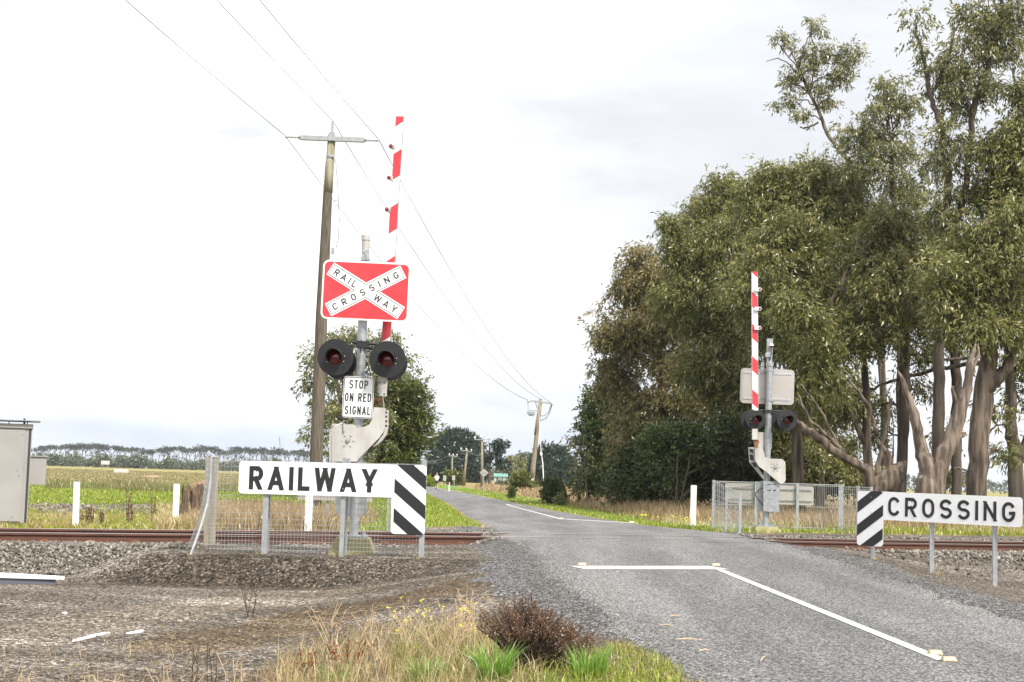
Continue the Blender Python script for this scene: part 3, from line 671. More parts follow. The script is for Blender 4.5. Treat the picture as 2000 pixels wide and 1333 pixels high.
# a few flat pale scraps lying on the gravel
for (xa, ya, xb, yb, lab) in ((142, 1254, 214, 1238, 'long thin white scrap lying on the gravel at lower left'), (247, 1239, 281, 1234, 'short white scrap right of the long white scrap on the gravel'), (121, 1199, 131, 1200, 'small white stone on the gravel at left')):
    A_, B_ = gp(xa, ya), gp(xb, yb); c_ = (A_+B_)/2; d_ = (B_-A_); L_ = d_.length; d_.normalize(); w_ = Vector((-d_.y, d_.x, 0)); mb = MB(); n = 14; up_, lo_ = [], []
    for k in range(n+1):
        f = k/n; e_ = .022*math.sin(math.pi*min(.98, max(.02, f)))**.5*(1+.4*rng.uniform(-1, 1)); q_ = A_.lerp(B_, f); q_.z = gz(q_.x, q_.y)+.012+.008*rng.uniform(0, 1); up_.append(q_+w_*e_); lo_.append(q_-w_*e_)
    tag(mb.prism(up_+lo_[::-1], (0, 0, -.016)).build('flat_scrap', M['whiteconc'], loc=tuple(c_)), lab, 'scrap')
# ------------------------------------------------------------------ crossing signals
UPX = (at(1000, 600, 30)-at(1000, 700, 30)).normalized()
def pxs(D): return D/F                      # metres per picture pixel at depth D
def poly_at(pts, D): return [at(x, y, D) for x, y in pts]
def slab(mb, pts, D, th, mi=0, side=None):   # outline facing the road, th metres deep behind D
    return mb.prism(poly_at(pts, D), (0, th, 0), mi, side)
def frame(c, right, yaw=0):                 # sign axes: rightwards, up, outward normal (towards -Y when yaw=0)
    ux = Vector(right).normalized(); up = Vector((0, 0, 1)); uy = (up-ux*up.dot(ux)).normalized(); return ux, uy, ux.cross(uy)
def place2(c, ux, uy, pts, lift=0, nrm=None): return [c+ux*a+uy*b+(nrm*lift if nrm is not None else Vector()) for a, b in pts]

def crossbuck(parent, c, ux, uy, nr, w=1.27, h=.86, back=False):
    mb = MB(); mb.prism(place2(c, ux, uy, rrect(w, h, .09), 0, nr), -nr*.012, 0, 0)
    if not back: mb.m[0] = 0
    b = mb.build('crossing_sign', M['sign_white' if not back else 'sign_back'], parent)
    if back:
        q = MB()
        for dy in (-.36*h, .37*h):
            for dz in (-.012, .012): q.tube([c+ux*(-w*.44)+uy*(dy+dz)-nr*.02, c+ux*(w*.44)+uy*(dy+dz)-nr*.02], .007, 5)
        q.build('stiffener', M['galv'], b); return b
    q = MB(); q.add(place2(c, ux, uy, rrect(w-.05, h-.05, .07), .004, nr), [tuple(range(24))]); q.build('red_field', M['sign_red'], b)
    def cross(Lh, w_):
        a = R(29.8); ca, sa = math.cos(a), math.sin(a); P = []
        e = lambda sx, sy, sg: (sx*Lh*ca-sg*w_*sa*sy*sx*1.0, sy*Lh*sa+sg*w_*ca) 
        # upper right arm, then counter-clockwise
        up_r_low = (Lh*ca+w_*sa, Lh*sa-w_*ca); up_r_up = (Lh*ca-w_*sa, Lh*sa+w_*ca)
        top = (0, w_/ca); rt = (w_/sa, 0)
        m_ = lambda p, x, y: (p[0]*x, p[1]*y)
        return [up_r_low, up_r_up, top, m_(up_r_up, -1, 1), m_(up_r_low, -1, 1), m_(rt, -1, 1), m_(up_r_low, -1, -1), m_(up_r_up, -1, -1), m_(top, 1, -1), m_(up_r_up, 1, -1), m_(up_r_low, 1, -1), rt]
    X = cross(.61, .103); q = MB()
    q.add(place2(c, ux, uy, X, .008, nr)+[c+nr*.008], [(i, (i+1) % 12, 12) for i in range(12)]); q.build('white_cross', M['sign_white'], b)
    o1, o2 = cross(.592, .085), cross(.585, .078); q = MB()
    q.add(place2(c, ux, uy, o1+o2, .012, nr), [(i, (i+1) % 12, 12+(i+1) % 12, 12+i) for i in range(12)]); q.build('cross_outline', M['sign_blue'], b)
    q = MB(); a = R(29.8); H_ = .098
    d2 = ux*math.cos(a)+uy*math.sin(a); n2 = uy*math.cos(a)-ux*math.sin(a)
    lettering(q, 'CROSSING', c-d2*.53-n2*H_/2, d2, n2, nr, H_, 1.06, .15, .013)
    d1 = ux*math.cos(a)-uy*math.sin(a); n1 = uy*math.cos(a)+ux*math.sin(a)
    lettering(q, 'RAIL', c-d1*.53-n1*H_/2, d1, n1, nr, H_, .37, .15, .013)
    lettering(q, 'WAY', c+d1*.155-n1*H_/2, d1, n1, nr, H_, .375, .15, .013)
    q.build('lettering', M['sign_black'], b)
    return b
def stop_sign(parent, c, ux, uy, nr, w=.44, h=.60):
    b = MB().prism(place2(c, ux, uy, rrect(w, h, .04), 0, nr), -nr*.01).build('stop_sign', M['sign_white'], parent)
    q = MB(); n = 24; q.add(place2(c, ux, uy, rrect(w-.016, h-.016, .034)+rrect(w-.034, h-.034, .026), .004, nr), [(i, (i+1) % n, n+(i+1) % n, n+i) for i in range(n)]); q.build('outline', M['sign_blue'], b)
    q = MB(); H_ = .122
    for i, (tx, tw) in enumerate((('STOP', .265), ('ON RED', .375), ('SIGNAL', .355))):
        lettering(q, tx, c+uy*(.125-.187*i)-ux*tw/2, ux, uy, nr, H_, tw, .135, .004)
    q.build('lettering', M['sign_black'], b)
def lamp_unit(parent, c, dirn, rad, name='signal_light'):
    """round black backboard, hood, red lens, housing behind; dirn = where it shines"""
    d = Vector(dirn).normalized(); up = Vector((0, 0, 1)); sx = d.cross(up).normalized(); uy = sx.cross(d)
    lr = rad*.40
    b = MB().lathe(c, d, [(-.014, .02), (-.014, rad*.985), (-.004, rad), (.006, rad*.985), (.008, lr)], 40).lathe(c, d, [(-.20, .001), (-.20, rad*.36), (-.17, rad*.46), (-.02, rad*.5)], 20).build(name, M['black'], parent, smooth=True)
    MB().lathe(c, d, [(.006, lr*1.04), (.012, lr), (.03, lr*.8), (.042, lr*.45), (.046, .001)], 24).build('lens', M['lens'], b, smooth='all')
    q = MB(); n = 26; vs = []                                        # cut-away hood, long on top
    for k in range(n+1):
        a = R(-30+240*k/n); e = .5+.5*math.sin(R(-30+240*k/n)); ln = .05+.19*max(0, min(1, e))
        rd = (sx*math.cos(a)+uy*math.sin(a)); vs += [c+rd*lr*1.06+d*.006, c+rd*lr*1.06+d*(.006+ln), c+rd*lr*1.14+d*.006, c+rd*lr*1.14+d*(.006+ln)]
    for k in range(n):
        i = 4*k; q.f += [(i, i+1, i+5, i+4), (i+2, i+6, i+7, i+3), (i+1, i+3, i+7, i+5)]
    q.v = [tuple(v) for v in vs]; q.m = [0]*len(q.f); q.build('hood', M['black'], b, smooth='all')
    q = MB()
    for sa in (205, 172, 5, -30): q.lathe(c+(sx*math.cos(R(sa))+uy*math.sin(R(sa)))*lr*1.28+d*.008, d, [(0, .006), (.006, .006), (.008, .001)], 8)
    q.build('screw', M['white'], b)
    return b
def barrier_arm(parent, ptop, pbot, wt, wb, D, bounds, slant, first='red', th=.05, cut=(1, 1)):
    """striped boom; bounds = picture rows of the stripe edges on the left side"""
    mb = MB(); t_, b_ = Vector(ptop), Vector(pbot)
    def row(y, side):
        f = (y-t_[1])/(b_[1]-t_[1]); x = t_[0]+(b_[0]-t_[0])*f; w = wt+(wb-wt)*f; return (x+side*w/2, y)
    col = 1 if first == 'red' else 0
    for i in range(len(bounds)-1):
        y0, y1 = bounds[i], bounds[i+1]; s0 = 0 if i == 0 else slant; s1 = 0 if i == len(bounds)-2 else slant
        pl = [row(y0, -1), row(y0+s0, 1), row(y1+s1, 1), row(y1, -1)]
        mb.prism(poly_at(pl, D), (0, th, 0), col, 2); col = 1-col
    arm = mb.build('barrier_arm', [M['sign_white'], M['sign_red'], M['white']], parent)
    q = MB()
    for sd_ in (-1, 1):
        q.prism(poly_at([row(bounds[0], sd_), row(bounds[-1], sd_), tuple(Vector(row(bounds[-1], sd_))+Vector((sd_*.7, 0))), tuple(Vector(row(bounds[0], sd_))+Vector((sd_*.7, 0)))], D-.004), (0, th+.008, 0))
    q.build('edge_strip', M['galv'], arm)
    return arm, row
def bolt(q, px, py, D, r=.008, l=.012): q.lathe(at(px, py, D), (0, -1, 0), [(0, r), (l, r), (l, .001)], 8)

# ---- near mast
D = 23.0; base = foot(689, D)
S1 = thing('crossing_signal', 'nearer railway crossing signal mast with red and white cross sign facing the camera', 'crossing signal', base, 'railway crossing signals')
mast = MB().tube([at(690.5, 1052, D), at(713.5, 505, D)], .0675, 20).build('mast', M['galv'], S1, smooth=True)
q = MB(); q.tube([at(713.3, 512, D), at(714.8, 468, D)], .058, 16); q.tube([at(714.7, 470, D), at(714.9, 461, D)], .066, 16); q.tube([at(714.9, 461, D), at(715, 458.5, D)], [.066, .05], 16)
bell = q.build('warning_bell', M['castgrey'], S1, smooth=True)
q = MB(); slab(q, [(706.5, 489), (721.5, 489), (720.8, 508.5), (706, 508.5)], D-.08, .03); q.build('bell_plate', M['galv'], bell)
q = MB(); q.tube([at(708, 491, D-.085), at(713, 494, D-.088), at(716, 501, D-.085), at(717, 508, D-.085)], .006, 5); q.build('bell_striker', M['castgrey'], bell)
ux = (at(802, 0+516+112/2, D)-at(627, 508+58, D)); ux = Vector((ux.x, 0, ux.z)).normalized()
# tilt follows the mast: sign is square to the leaning mast
c = at(714.3, 568.5, D-.14); mu = (at(713.5, 505, D)-at(690.5, 1052, D)).normalized(); uxs = Vector((math.cos(R(-.9)), 0, math.sin(R(-.9)))); uys = Vector((0, -1, 0)).cross(uxs); nr = Vector((0, -1, 0))
uys = -uys if uys.z < 0 else uys
cb = crossbuck(S1, c, uxs, uys, nr)
q = MB()
for py in (535, 600): q.box(at(713, py, D-.09), (.30, .05, .04)); 
q.build('sign_bracket', M['galv'], S1)
stop_sign(S1, at(699.5, 776.5, D-.13), uxs, uys, nr)
q = MB()
for py in (752, 800): q.box(at(701, py, D-.08), (.2, .06, .03))
q.build('sign_bracket', M['galv'], S1)
# light crossarm
q = MB(); q.tube([at(688, 669, D-.05), at(742, 673.5, D-.05)], .022, 12); q.tube([at(695, 677, D-.06), at(735, 681, D-.06)], .017, 12)
for px, py in ((697, 670), (709, 671.5), (718, 678.5), (726, 680)): q.tube([at(px-4, py-.3, D-.06), at(px+4, py+.3, D-.06)], .032, 10)
q.tube([at(706, 664, D-.05), at(705, 690, D-.05)], .02, 8); q.box(at(709, 674, D), (.18, .19, .10))
q.build('light_crossarm', M['black'], S1, smooth=True)
lamp_unit(S1, at(655, 698, D-.30), (-.06, -1, -.03), .266); lamp_unit(S1, at(756.5, 702.5, D-.30), (-.06, -1, -.03), .266)
lamp_unit(S1, at(664, 709, D+.22), (.15, 1, -.03), .248, 'rear_signal_light'); lamp_unit(S1, at(763, 711, D+.22), (.15, 1, -.03), .25, 'rear_signal_light')
# boom
bnd = [227.5, 248, 301, 353, 406, 457.5, 510, 562, 614, 668, 717, 745]
bnd[0] = 227.5
arm, row = barrier_arm(S1, (780.7, 227.5), (749, 745), 14.5, 16.5, D+.28, bnd, -10)
for (px, py) in ((764.3, 286.3), (760.3, 347.8), (756.2, 409.8)):
    q = MB(); cc = at(px, py, D+.25); q.lathe(cc, (-.15, -1, 0), [(-.05, .001), (-.05, .03), (.0, .037), (.02, .037), (.022, .03)], 14); q.box(at(px+4, py+1, D+.29), (.05, .05, .065))
    lm = q.build('boom_lamp', M['castgrey'], arm, smooth=True)
    MB().lathe(cc, (-.15, -1, 0), [(.018, .031), (.026, .02), (.029, .001)], 14).build('lens', M['lens2'], arm, smooth='all')
q = MB()
for px, py in ((771.5, 344), (767, 355), (769, 406), (764, 412), (773, 284), (772, 322)): bolt(q, px, py, D+.28, .005, .004)
q.build('rivet', M['sign_black'], arm)
q = MB(); slab(q, [(739, 731), (756.5, 733), (754.5, 774.5), (737, 773)], D+.17, .09); bp_ = q.build('boom_clamp', M['castgrey'], S1, bevel=.008)
q = MB()
for px, py in ((741, 747.5), (752, 748), (739.5, 769.5), (750.5, 770)): bolt(q, px, py, D+.17, .011, .008)
q.build('bolt', M['sign_black'], bp_)
q = MB(); slab(q, [(734, 775), (748, 776), (746, 787), (738, 786), (737, 797), (730, 797), (732, 785)], D+.19, .05); q.tube([at(742, 780, D+.18), at(739, 784, D+.17), (at(733, 781, D+.18))], .018, 8); q.build('shear_pin', M['rust'], S1)
q = MB(); q.tube([at(747.5, 774, D+.16), at(749.5, 797, D+.16)], .008, 6); q.build('stay_rod', M['galv'], S1)
# casting / counterweight arm
q = MB()
out = [(643, 902), (643, 849), (645, 841), (650, 835), (658, 831.5), (672, 829), (691, 829.5), (697, 836), (712, 834), (722, 829), (727, 818), (730, 796), (752.5, 797), (751.3, 836), (748, 845), (740, 856), (727, 869), (711, 886), (700, 897), (697, 902)]
slab(q, out, D-.13, .09); cst = q.build('arm_casting', M['castgrey'], S1, bevel=.012)
q = MB(); out2 = [(648, 902), (648, 851), (652, 842), (660, 838), (666, 838), (668, 902)]
slab(q, out2, D-.142, .02); q.build('casting_rib', M['castgrey'], cst, bevel=.006)
q = MB(); slab(q, [(751, 803), (758, 801), (757, 838), (754, 850), (745, 862), (735, 870), (728, 874), (728, 871), (737, 863), (748, 850), (751, 840)], D-.06, .16); q.build('rear_flange', M['castgrey'], cst, bevel=.006)
q = MB()
for py in (806, 814, 823, 832): q.lathe(at(754.3, py, D-.061), (0, -1, 0), [(0, .016), (.003, .016), (.003, .001)], 10)
q.build('flange_hole', M['sign_black'], cst)
q = MB(); hub = at(679.5, 860.5, D-.13); q.lathe(hub, (0, -1, 0), [(0, .036), (.012, .034), (.012, .026), (.03, .022), (.032, .001)], 16)
q.build('hub', M['galv'], cst, smooth=True)
q = MB()
for a in range(6):
    bolt(q, 679.5+12*math.cos(R(60*a+2)), 860.5+11.5*math.sin(R(60*a+2)), D-.13, .014, .012)
bolt(q, 677, 899, D-.13, .012, .01); bolt(q, 733, 812, D-.13, .006, .004); q.build('bolt', M['castgrey'], cst)
q = MB(); q.tube([at(646, 843, D-.13), at(655, 833, D-.12), at(668, 827, D-.08), at(672, 822, D), at(680, 824, D+.05)], .012, 6); q.tube([at(672, 827, D-.15), at(672, 843, D-.15)], .014, 6)
q.box(at(657, 831, D-.02), (.12, .12, .04)); q.build('cable_loop', M['castgrey'], cst)
q = MB(); q.tube([at(740, 858, D+.02), at(724, 876, D+.03), at(716, 890, D+.02), at(722, 897, D), at(732, 894, D)], .011, 6); q.build('hose', M['cabdark'], cst, smooth='all')
# lower machine box, flange, footing
q = MB(); slab(q, [(654, 902), (714, 904), (712, 1002), (708, 1007), (690, 1009), (662, 1006), (655, 1000)], D-.02, .34); q.build('machine_box', M['galv'], S1, bevel=.02)
q = MB(); q.tube([at(697, 880, D+.02), at(696, 906, D+.02)], .10, 14); q.build('mast_collar', M['galv'], S1, smooth=True)
q = MB(); fp = at(690, 1048, D); q.box(fp, (.40, .40, .025))
for dx in (-.15, .15):
    for dy in (-.15, .15): q.tube([fp+Vector((dx, dy, .01)), fp+Vector((dx, dy, .07))], .012, 8); q.tube([fp+Vector((dx, dy, .013)), fp+Vector((dx, dy, .035))], .024, 6)
q.build('base_flange', M['galv'], S1, smooth=True)
q = MB(); fz = fp.z-.014
T4 = [(fp.x-.235, D-.23, fz), (fp.x+.235, D-.23, fz), (fp.x+.235, D+.23, fz), (fp.x-.235, D+.23, fz)]; B4 = [(fp.x-.335, D-.36, base.z-.05), (fp.x+.335, D-.36, base.z-.05), (fp.x+.335, D+.36, base.z-.05), (fp.x-.335, D+.36, base.z-.05)]
q.add(T4+B4, [(0, 1, 2, 3), (4, 5, 1, 0), (5, 6, 2, 1), (6, 7, 3, 2), (7, 4, 0, 3)]); q.build('footing', M['olive'], S1, bevel=.012)

# ---- far mast
D = 37.7; base = foot(1496, D); s = pxs(D)
S2 = thing('crossing_signal', 'farther crossing signal mast across the road seen from behind its blank sign', 'crossing signal', base, 'railway crossing signals')
MB().tube([at(1495, 1028, D), at(1503.5, 712, D)], .076, 20).build('mast', M['galv'], S2, smooth=True)
q = MB(); q.tube([at(1503.4, 716, D), at(1503.6, 708, D)], .09, 16); slab(q, [(1499, 708), (1508, 708), (1510, 662), (1499, 661.5)], D-.05, .12); 
q.box(at(1501, 694, D-.05), (.14, .12, .10)); q.build('warning_bell', M['galv'], S2, bevel=.006)
q = MB(); cc = at(1506.5, 676, D-.14); q.lathe(cc, (0, 0, 1), [(.0, .06), (.015, .06), (.02, .045), (.055, .04), (.06, .001)], 14); cd = q.build('camera_housing', M['white'], S2, smooth=True)
q = MB(); q.lathe(cc, (0, 0, -1), [(0, .045), (.02, .04), (.042, .02), (.045, .001)], 14); q.build('dark_dome', M['lens'], cd, smooth='all')
q = MB(); q.tube([cc-Vector((0, 0, .045)), at(1506.5, 690, D-.12), at(1505, 697, D-.1), at(1503.5, 704, D-.06)], .012, 6); q.build('camera_cable', M['cabdark'], cd)
ux2 = Vector((math.cos(R(-.7)), 0, math.sin(R(-.7)))); uy2 = Vector((-ux2.z, 0, ux2.x))
crossbuck(S2, at(1498.3, 755.3, D+.16), -ux2, uy2, Vector((0, 1, 0)), 106*s, 69*s, back=True)
q = MB()
for py in (724, 782): q.box(at(1503, py, D+.08), (.24, .07, .05)); q.tube([at(1503, py+2, D), at(1503, py-2, D)], .086, 14)
q.build('sign_bracket', M['galv'], S2)
q = MB(); q.tube([at(1484, 802, D), at(1526, 804, D)], .028, 10); q.tube([at(1490, 806, D), at(1522, 808, D)], .018, 8); q.box(at(1501, 804, D), (.22, .2, .07)); q.build('light_crossarm', M['black'], S2)
lamp_unit(S2, at(1476, 819.8, D-.28), (.16, -1, -.03), .247); lamp_unit(S2, at(1537, 820.8, D-.28), (.16, -1, -.03), .247)
lamp_unit(S2, at(1465, 820.5, D+.24), (-.1, 1, 0), .235, 'rear_signal_light'); lamp_unit(S2, at(1525, 821.5, D+.24), (-.1, 1, 0), .235, 'rear_signal_light')
bnd = [531, 543, 570, 603, 634, 669, 697, 733, 762, 800]
bnd = [531, 531.6, 570, 602, 633, 669, 697, 732, 763, 802]
arm, row = barrier_arm(S2, (1474.2, 531), (1475.2, 802), 11.2, 11.2, D-.30, [531, 533, 570, 600, 632.5, 661, 696, 724, 761, 789, 802], 10, 'red')
for py in (566, 603.5, 641):
    q = MB(); q.box(at(1479.5, py, D-.33), (.14, .05, .085)); q.lathe(at(1484, py, D-.34), (0, -1, 0), [(-.03, .04), (.02, .04), (.02, .03)], 12); q.build('boom_lamp', M['white'], arm)
    MB().lathe(at(1484, py, D-.345), (0, -1, 0), [(.01, .031), (.025, .02), (.028, .001)], 12).build('lens', M['lens2'], arm)
q = MB(); slab(q, [(1469.5, 838), (1480, 838), (1480, 859), (1469.5, 859)], D-.36, .09); q.build('boom_clamp', M['castgrey'], S2, bevel=.006)
q = MB(); slab(q, [(1472, 860), (1482, 860), (1483, 866), (1479, 868), (1479, 875), (1474, 875)], D-.33, .05); q.build('shear_pin', M['rust'], S2)
q = MB(); out = [(1474, 874), (1490, 875), (1494, 893), (1500, 896), (1528, 897), (1534, 903), (1534.5, 938), (1531, 944), (1524, 945.5), (1497, 922), (1483, 912), (1475, 900)]
slab(q, out, D-.22, .09); cst = q.build('arm_casting', M['castgrey'], S2, bevel=.014)
q = MB()
for pl in (((1461.5, 874), (1472.5, 874), (1474, 902), (1494, 934), (1490, 936), (1464, 903)),): slab(q, pl, D-.10, .05)
q.build('rear_flange', M['castgrey'], cst, bevel=.006)
q = MB()
for pl in (((1464, 877), (1470.5, 877), (1471, 886), (1464, 883)), ((1464, 887), (1471, 890), (1472, 900), (1465, 899)), ((1467, 904), (1474, 904), (1479, 912), (1474, 914))): slab(q, pl, D-.103, .004)
q.build('flange_opening', M['sign_black'], cst)
q = MB(); q.lathe(at(1515, 913, D-.22), (0, -1, 0), [(0, .05), (.014, .048), (.014, .03), (.03, .026), (.03, .001)], 14)
for a in range(6): bolt(q, 1515+7.5*math.cos(R(60*a)), 913+7.5*math.sin(R(60*a)), D-.22, .013, .012)
q.build('hub', M['galv'], cst, smooth=True)
q = MB(); slab(q, [(1481, 812+40), (1481, 874), (1508, 877), (1508, 846), (1481, 844)], D+.02, .12); q.build('relay_box', M['castgrey'], S2, bevel=.01)
q = MB(); slab(q, [(1491, 940), (1522.5, 941), (1522, 1001), (1491, 999)], D-.16, .32); mbx = q.build('machine_box', M['galv'], S2, bevel=.012)
q = MB(); slab(q, [(1480, 941), (1491, 941), (1491, 999), (1480, 998)], D-.02, .2); q.build('side_box', M['galv'], S2, bevel=.01)
for (a, b_) in ((1499, 1506), (1510, 1516)):
    for py in (946, 958): q = MB(); q.tube([at(a, py, D-.165), at(b_, py+.2, D-.165)], .008, 5); q.build('box_slot', M['sign_black'], mbx)
q = MB(); q.tube([at(1491, 953, D-.1), at(1482, 957, D-.15), at(1474.5, 966, D-.15), at(1479, 974, D-.15), at(1488, 984, D-.15), at(1491, 988, D-.1)], .013, 6); q.build('hose', M['cabdark'], S2, smooth='all')
q = MB(); fp = at(1495, 1028, D); q.box(fp, (.42, .42, .025))
for dx in (-.15, .15):
    for dy in (-.15, .15): q.tube([fp+Vector((dx, dy, .01)), fp+Vector((dx, dy, .08))], .014, 8)
q.build('base_flange', M['galv'], S2, smooth=True)
q = MB(); fz = fp.z-.014
q.add([(fp.x+a*.26, D+b_*.26, fz) for a, b_ in ((-1, -1), (1, -1), (1, 1), (-1, 1))]+[(fp.x+a*.34, D+b_*.36, base.z-.05) for a, b_ in ((-1, -1), (1, -1), (1, 1), (-1, 1))], [(0, 1, 2, 3), (4, 5, 1, 0), (5, 6, 2, 1), (6, 7, 3, 2), (7, 4, 0, 3)]); q.build('footing', M['olive'], S2, bevel=.012)

# ------------------------------------------------------------------ the two hazard boards
def word_board(name, label, pL, pR, band, rw, hgt, word, right, textx, textw, texth, posts, weight=.15):
    """pL, pR: top corners; band: depth of the word band; rw,hgt: striped panel; lettered towards the camera"""
    ux = (pR-pL); L = ux.length; ux.normalize(); uy = (Vector((0, 0, 1))-ux*ux.z).normalized(); nr = ux.cross(uy); nr = -nr if nr.y > 0 else nr
    root = thing(name, label, 'hazard board', ((pL.x+pR.x)/2, (pL.y+pR.y)/2, gz((pL.x+pR.x)/2, (pL.y+pR.y)/2)), 'railway crossing word boards')
    P = lambda a, b, l=0: pL+ux*a-uy*b+nr*l
    r = .05
    if right: out = arc(r, r, r, r, 180, 270, 4)+arc(L-r, r, r, r, 270, 360, 4)+arc(L-r, hgt-r, r, r, 0, 90, 4)+arc(L-rw+r, hgt-r, r, r, 90, 180, 4)+[(L-rw, band)]+arc(r, band-r, r, r, 90, 180, 4)
    else: out = arc(r, r, r, r, 180, 270, 4)+arc(L-r, r, r, r, 270, 360, 4)+arc(L-r, band-r, r, r, 0, 90, 4)+[(rw, band)]+arc(rw-r, hgt-r, r, r, 0, 90, 4)+arc(r, hgt-r, r, r, 90, 180, 4)
    b = MB().prism([P(x, y) for x, y in out], -nr*.006).build('board', M['sign_white'], root)
    x0 = L-rw+.035 if right else .0; x1 = L if right else rw-.005
    box = [(x0, 0.002), (x1, 0.002), (x1, hgt-.002), (x0, hgt-.002)]
    rr = []
    for cx_, cy_, a0 in ((x0+r, r, 180), (x1-r, r, 270), (x1-r, hgt-r, 0), (x0+r, hgt-r, 90)): rr += arc(cx_, cy_, r, r, a0, a0+90, 4)
    q = MB(); sl_ = .83 if right else -.74; W = x1-x0
    step = hgt*.425; th = hgt*.2
    for k in range(-2, 5):
        # y - sl*(x-x0) between ca and cb
        ca = (-.225*hgt if right else .205*hgt)+k*step; cb = ca+th
        pl = clip_half(rr, -sl_*-1*-1, 1, cb-sl_*x0) if False else None
        pl = clip_half([(x, y) for x, y in rr], -sl_, 1, cb-sl_*x0); pl = clip_half(pl, sl_, -1, -(ca-sl_*x0)) if pl else []
        if len(pl) > 2: q.add([P(x, y, .004) for x, y in pl], [tuple(range(len(pl)))])
    q.build('black_stripe', M['sign_black'], b)
    q = MB(); lettering(q, word, P(textx, (band+texth)/2+.005), ux, uy, nr, texth, textw, weight, .004); q.build('lettering', M['sign_black'], b)
    q = MB()
    for py in (.09, band-.09):
        for dz in (-.012, .012): q.tube([P(.08, py+dz, -.02), P(L-.08, py+dz, -.02)], .009, 5)
    q.build('stiffener', M['galv'], b)
    for (a, top, w_) in posts:
        for bh in (.10, band-.10):
            q = MB(); q.lathe(P(a, bh, .002), nr, [(0, .009), (.004, .008), (.005, .001)], 8); q.build('bolt', M['galv'], b)
        p = P(a, 0, -.055); g = gz(p.x, p.y); mbp = MB(); pt = Vector((p.x+.0, p.y, p.z-top))
        mbp.box(((pt.x), pt.y, (pt.z+g-.05)/2), (w_, .045, pt.z-g+.05)); mbp.build('post', M['galv_light'], root, bevel=.004)
    return root, P, ux, uy, nr, L
DB = 22.25
word_board('word_board', 'long white board reading RAILWAY with striped right end on the mesh fence', at(468, 900, DB), at(833.5, 909.5, DB-.15), .455, .475, .955, 'RAILWAY', True, .145, 1.80, .325, [(.385, .3, .075), (1.47, -.08, .06), (2.58, -.08, .06)], .19)
a = at(1675.5, 958.5, 26.2); b_ = at(1997, 972, 24.3)
word_board('word_board', 'long white board reading CROSSING with striped left end beside the stone slope', a, b_, .455, .475, .89, 'CROSSING', False, .555, 2.17, .305, [(.25, .3, .065), (1.30, .2, .07), (2.36, .2, .07)], .165)

# back of the distant board beyond the far mast
Df = 40.5; pL = at(1416, 944, Df); pR = at(1589, 949.5, Df); s = pxs(Df)
root = thing('word_board', 'blank silver back of the distant word board behind the far signal mast', 'hazard board', foot(1502, Df), 'railway crossing word boards')
b = MB().prism(place2(at(1502.5, 966, Df+.04), ux2, uy2, rrect(173*s, 37*s, .05), 0), (0, .008, 0)).build('board', M['sign_back'], root)
q = MB()
for dy in (-10.5, 11):
    for dz in (-.014, .014): q.tube([at(1420, 963.5+dy, Df+.02)+Vector((0, 0, dz)), at(1586, 968.5+dy, Df+.02)+Vector((0, 0, dz))], .009, 5)
q.build('stiffener', M['galv'], b)
for px in (1477, 1558):
    g = gz(at(px, 1000, Df).x, Df); t0 = at(px, 941 if px < 1500 else 944, Df-.03); q = MB(); q.box((t0.x, t0.y, (t0.z+g)/2), (.065, .045, t0.z-g)); q.build('post', M['galv_light'], root)

# ------------------------------------------------------------------ mesh fences
def mesh_panel(parent, A, B, zt0, zt1, zb0, zb1, nv, rows, r=.0022, crimp=True, name='mesh_panel', bendx=None):
    """welded wire between two plan points; rows = fractions of height for the horizontal wires"""
    q = MB(); A = Vector(A); B = Vector(B)
    def P(f, h):
        p = A.lerp(B, f); zb = zb0+(zb1-zb0)*f; zt = zt0+(zt1-zt0)*f
        return Vector((p.x, p.y, zb+(zt-zb)*h))+(bendx(f, h) if bendx else Vector())
    for i in range(nv+1): q.tube([P(i/nv, k/4) for k in range(5)], r, 4, cap=False)
    for h in rows: q.tube([P(k/10, h) for k in range(11)], r*1.15, 4, cap=False)
    q.tube([P(k/10, 1) for k in range(11)], r*2.2, 5)
    return q.build(name, M['wire_mat'], parent)
Dm = 22.42
A = at(412, 900, Dm); B = at(832, 908, Dm-.12)
root = thing('mesh_fence', 'welded wire mesh fence behind the board reading RAILWAY', 'fence', (-2.8, Dm, gz(-2.8, Dm)), 'mesh pedestrian fences')
rowsL = list(np.linspace(.02, .30, 7))+list(np.linspace(.36, .94, 10))
mesh_panel(root, (A.x, Dm, 0), (B.x, Dm-.12, 0), A.z, B.z, gz(A.x, Dm)+.03, gz(B.x, Dm)+.03, 62, rowsL)
# curved return at the left end running back to the wooden post, with the leaning brace
C0 = at(416, 900, Dm+.05); C1 = at(423, 898, Dm+1.5)
zt = C0.z
def bd(f, h): return Vector((-.30*(1-h)**2*(1-f), 0, 0))+Vector((-.10*math.sin(math.pi*f), 0, 0))
mesh_panel(root, (C0.x-.02, Dm+.03, 0), (C1.x, Dm+1.5, 0), zt, C1.z, gz(C0.x, Dm)+.03, gz(C1.x, Dm+1.5), 22, rowsL[::1], name='return_panel', bendx=bd)
q = MB(); q.tube([at(413, 895, Dm), at(411, 940, Dm-.03), at(405, 985, Dm-.1), at(392, 1030, Dm-.3), at(372, 1085, Dm-.5)], .019, 6); q.build('bent_post', M['galv_light'], root)
q = MB(); p1 = at(406, 893, Dm+.9); p2 = at(400, 1066, Dm+.9); q.prism([Vector((p1.x-.035, p1.y, p1.z)), Vector((p1.x+.035, p1.y, p1.z)), Vector((p2.x+.06, p1.y, p2.z)), Vector((p2.x-.02, p1.y, p2.z))], (0, .1, 0)); q.build('wooden_post', M['fencepost'], root)
q = MB(); p1 = at(422, 893, Dm+1.6); p2 = at(414, 1062, Dm+1.6); q.tube([p2, p1], .05, 8); q.build('wooden_post', M['fencepost'], root)
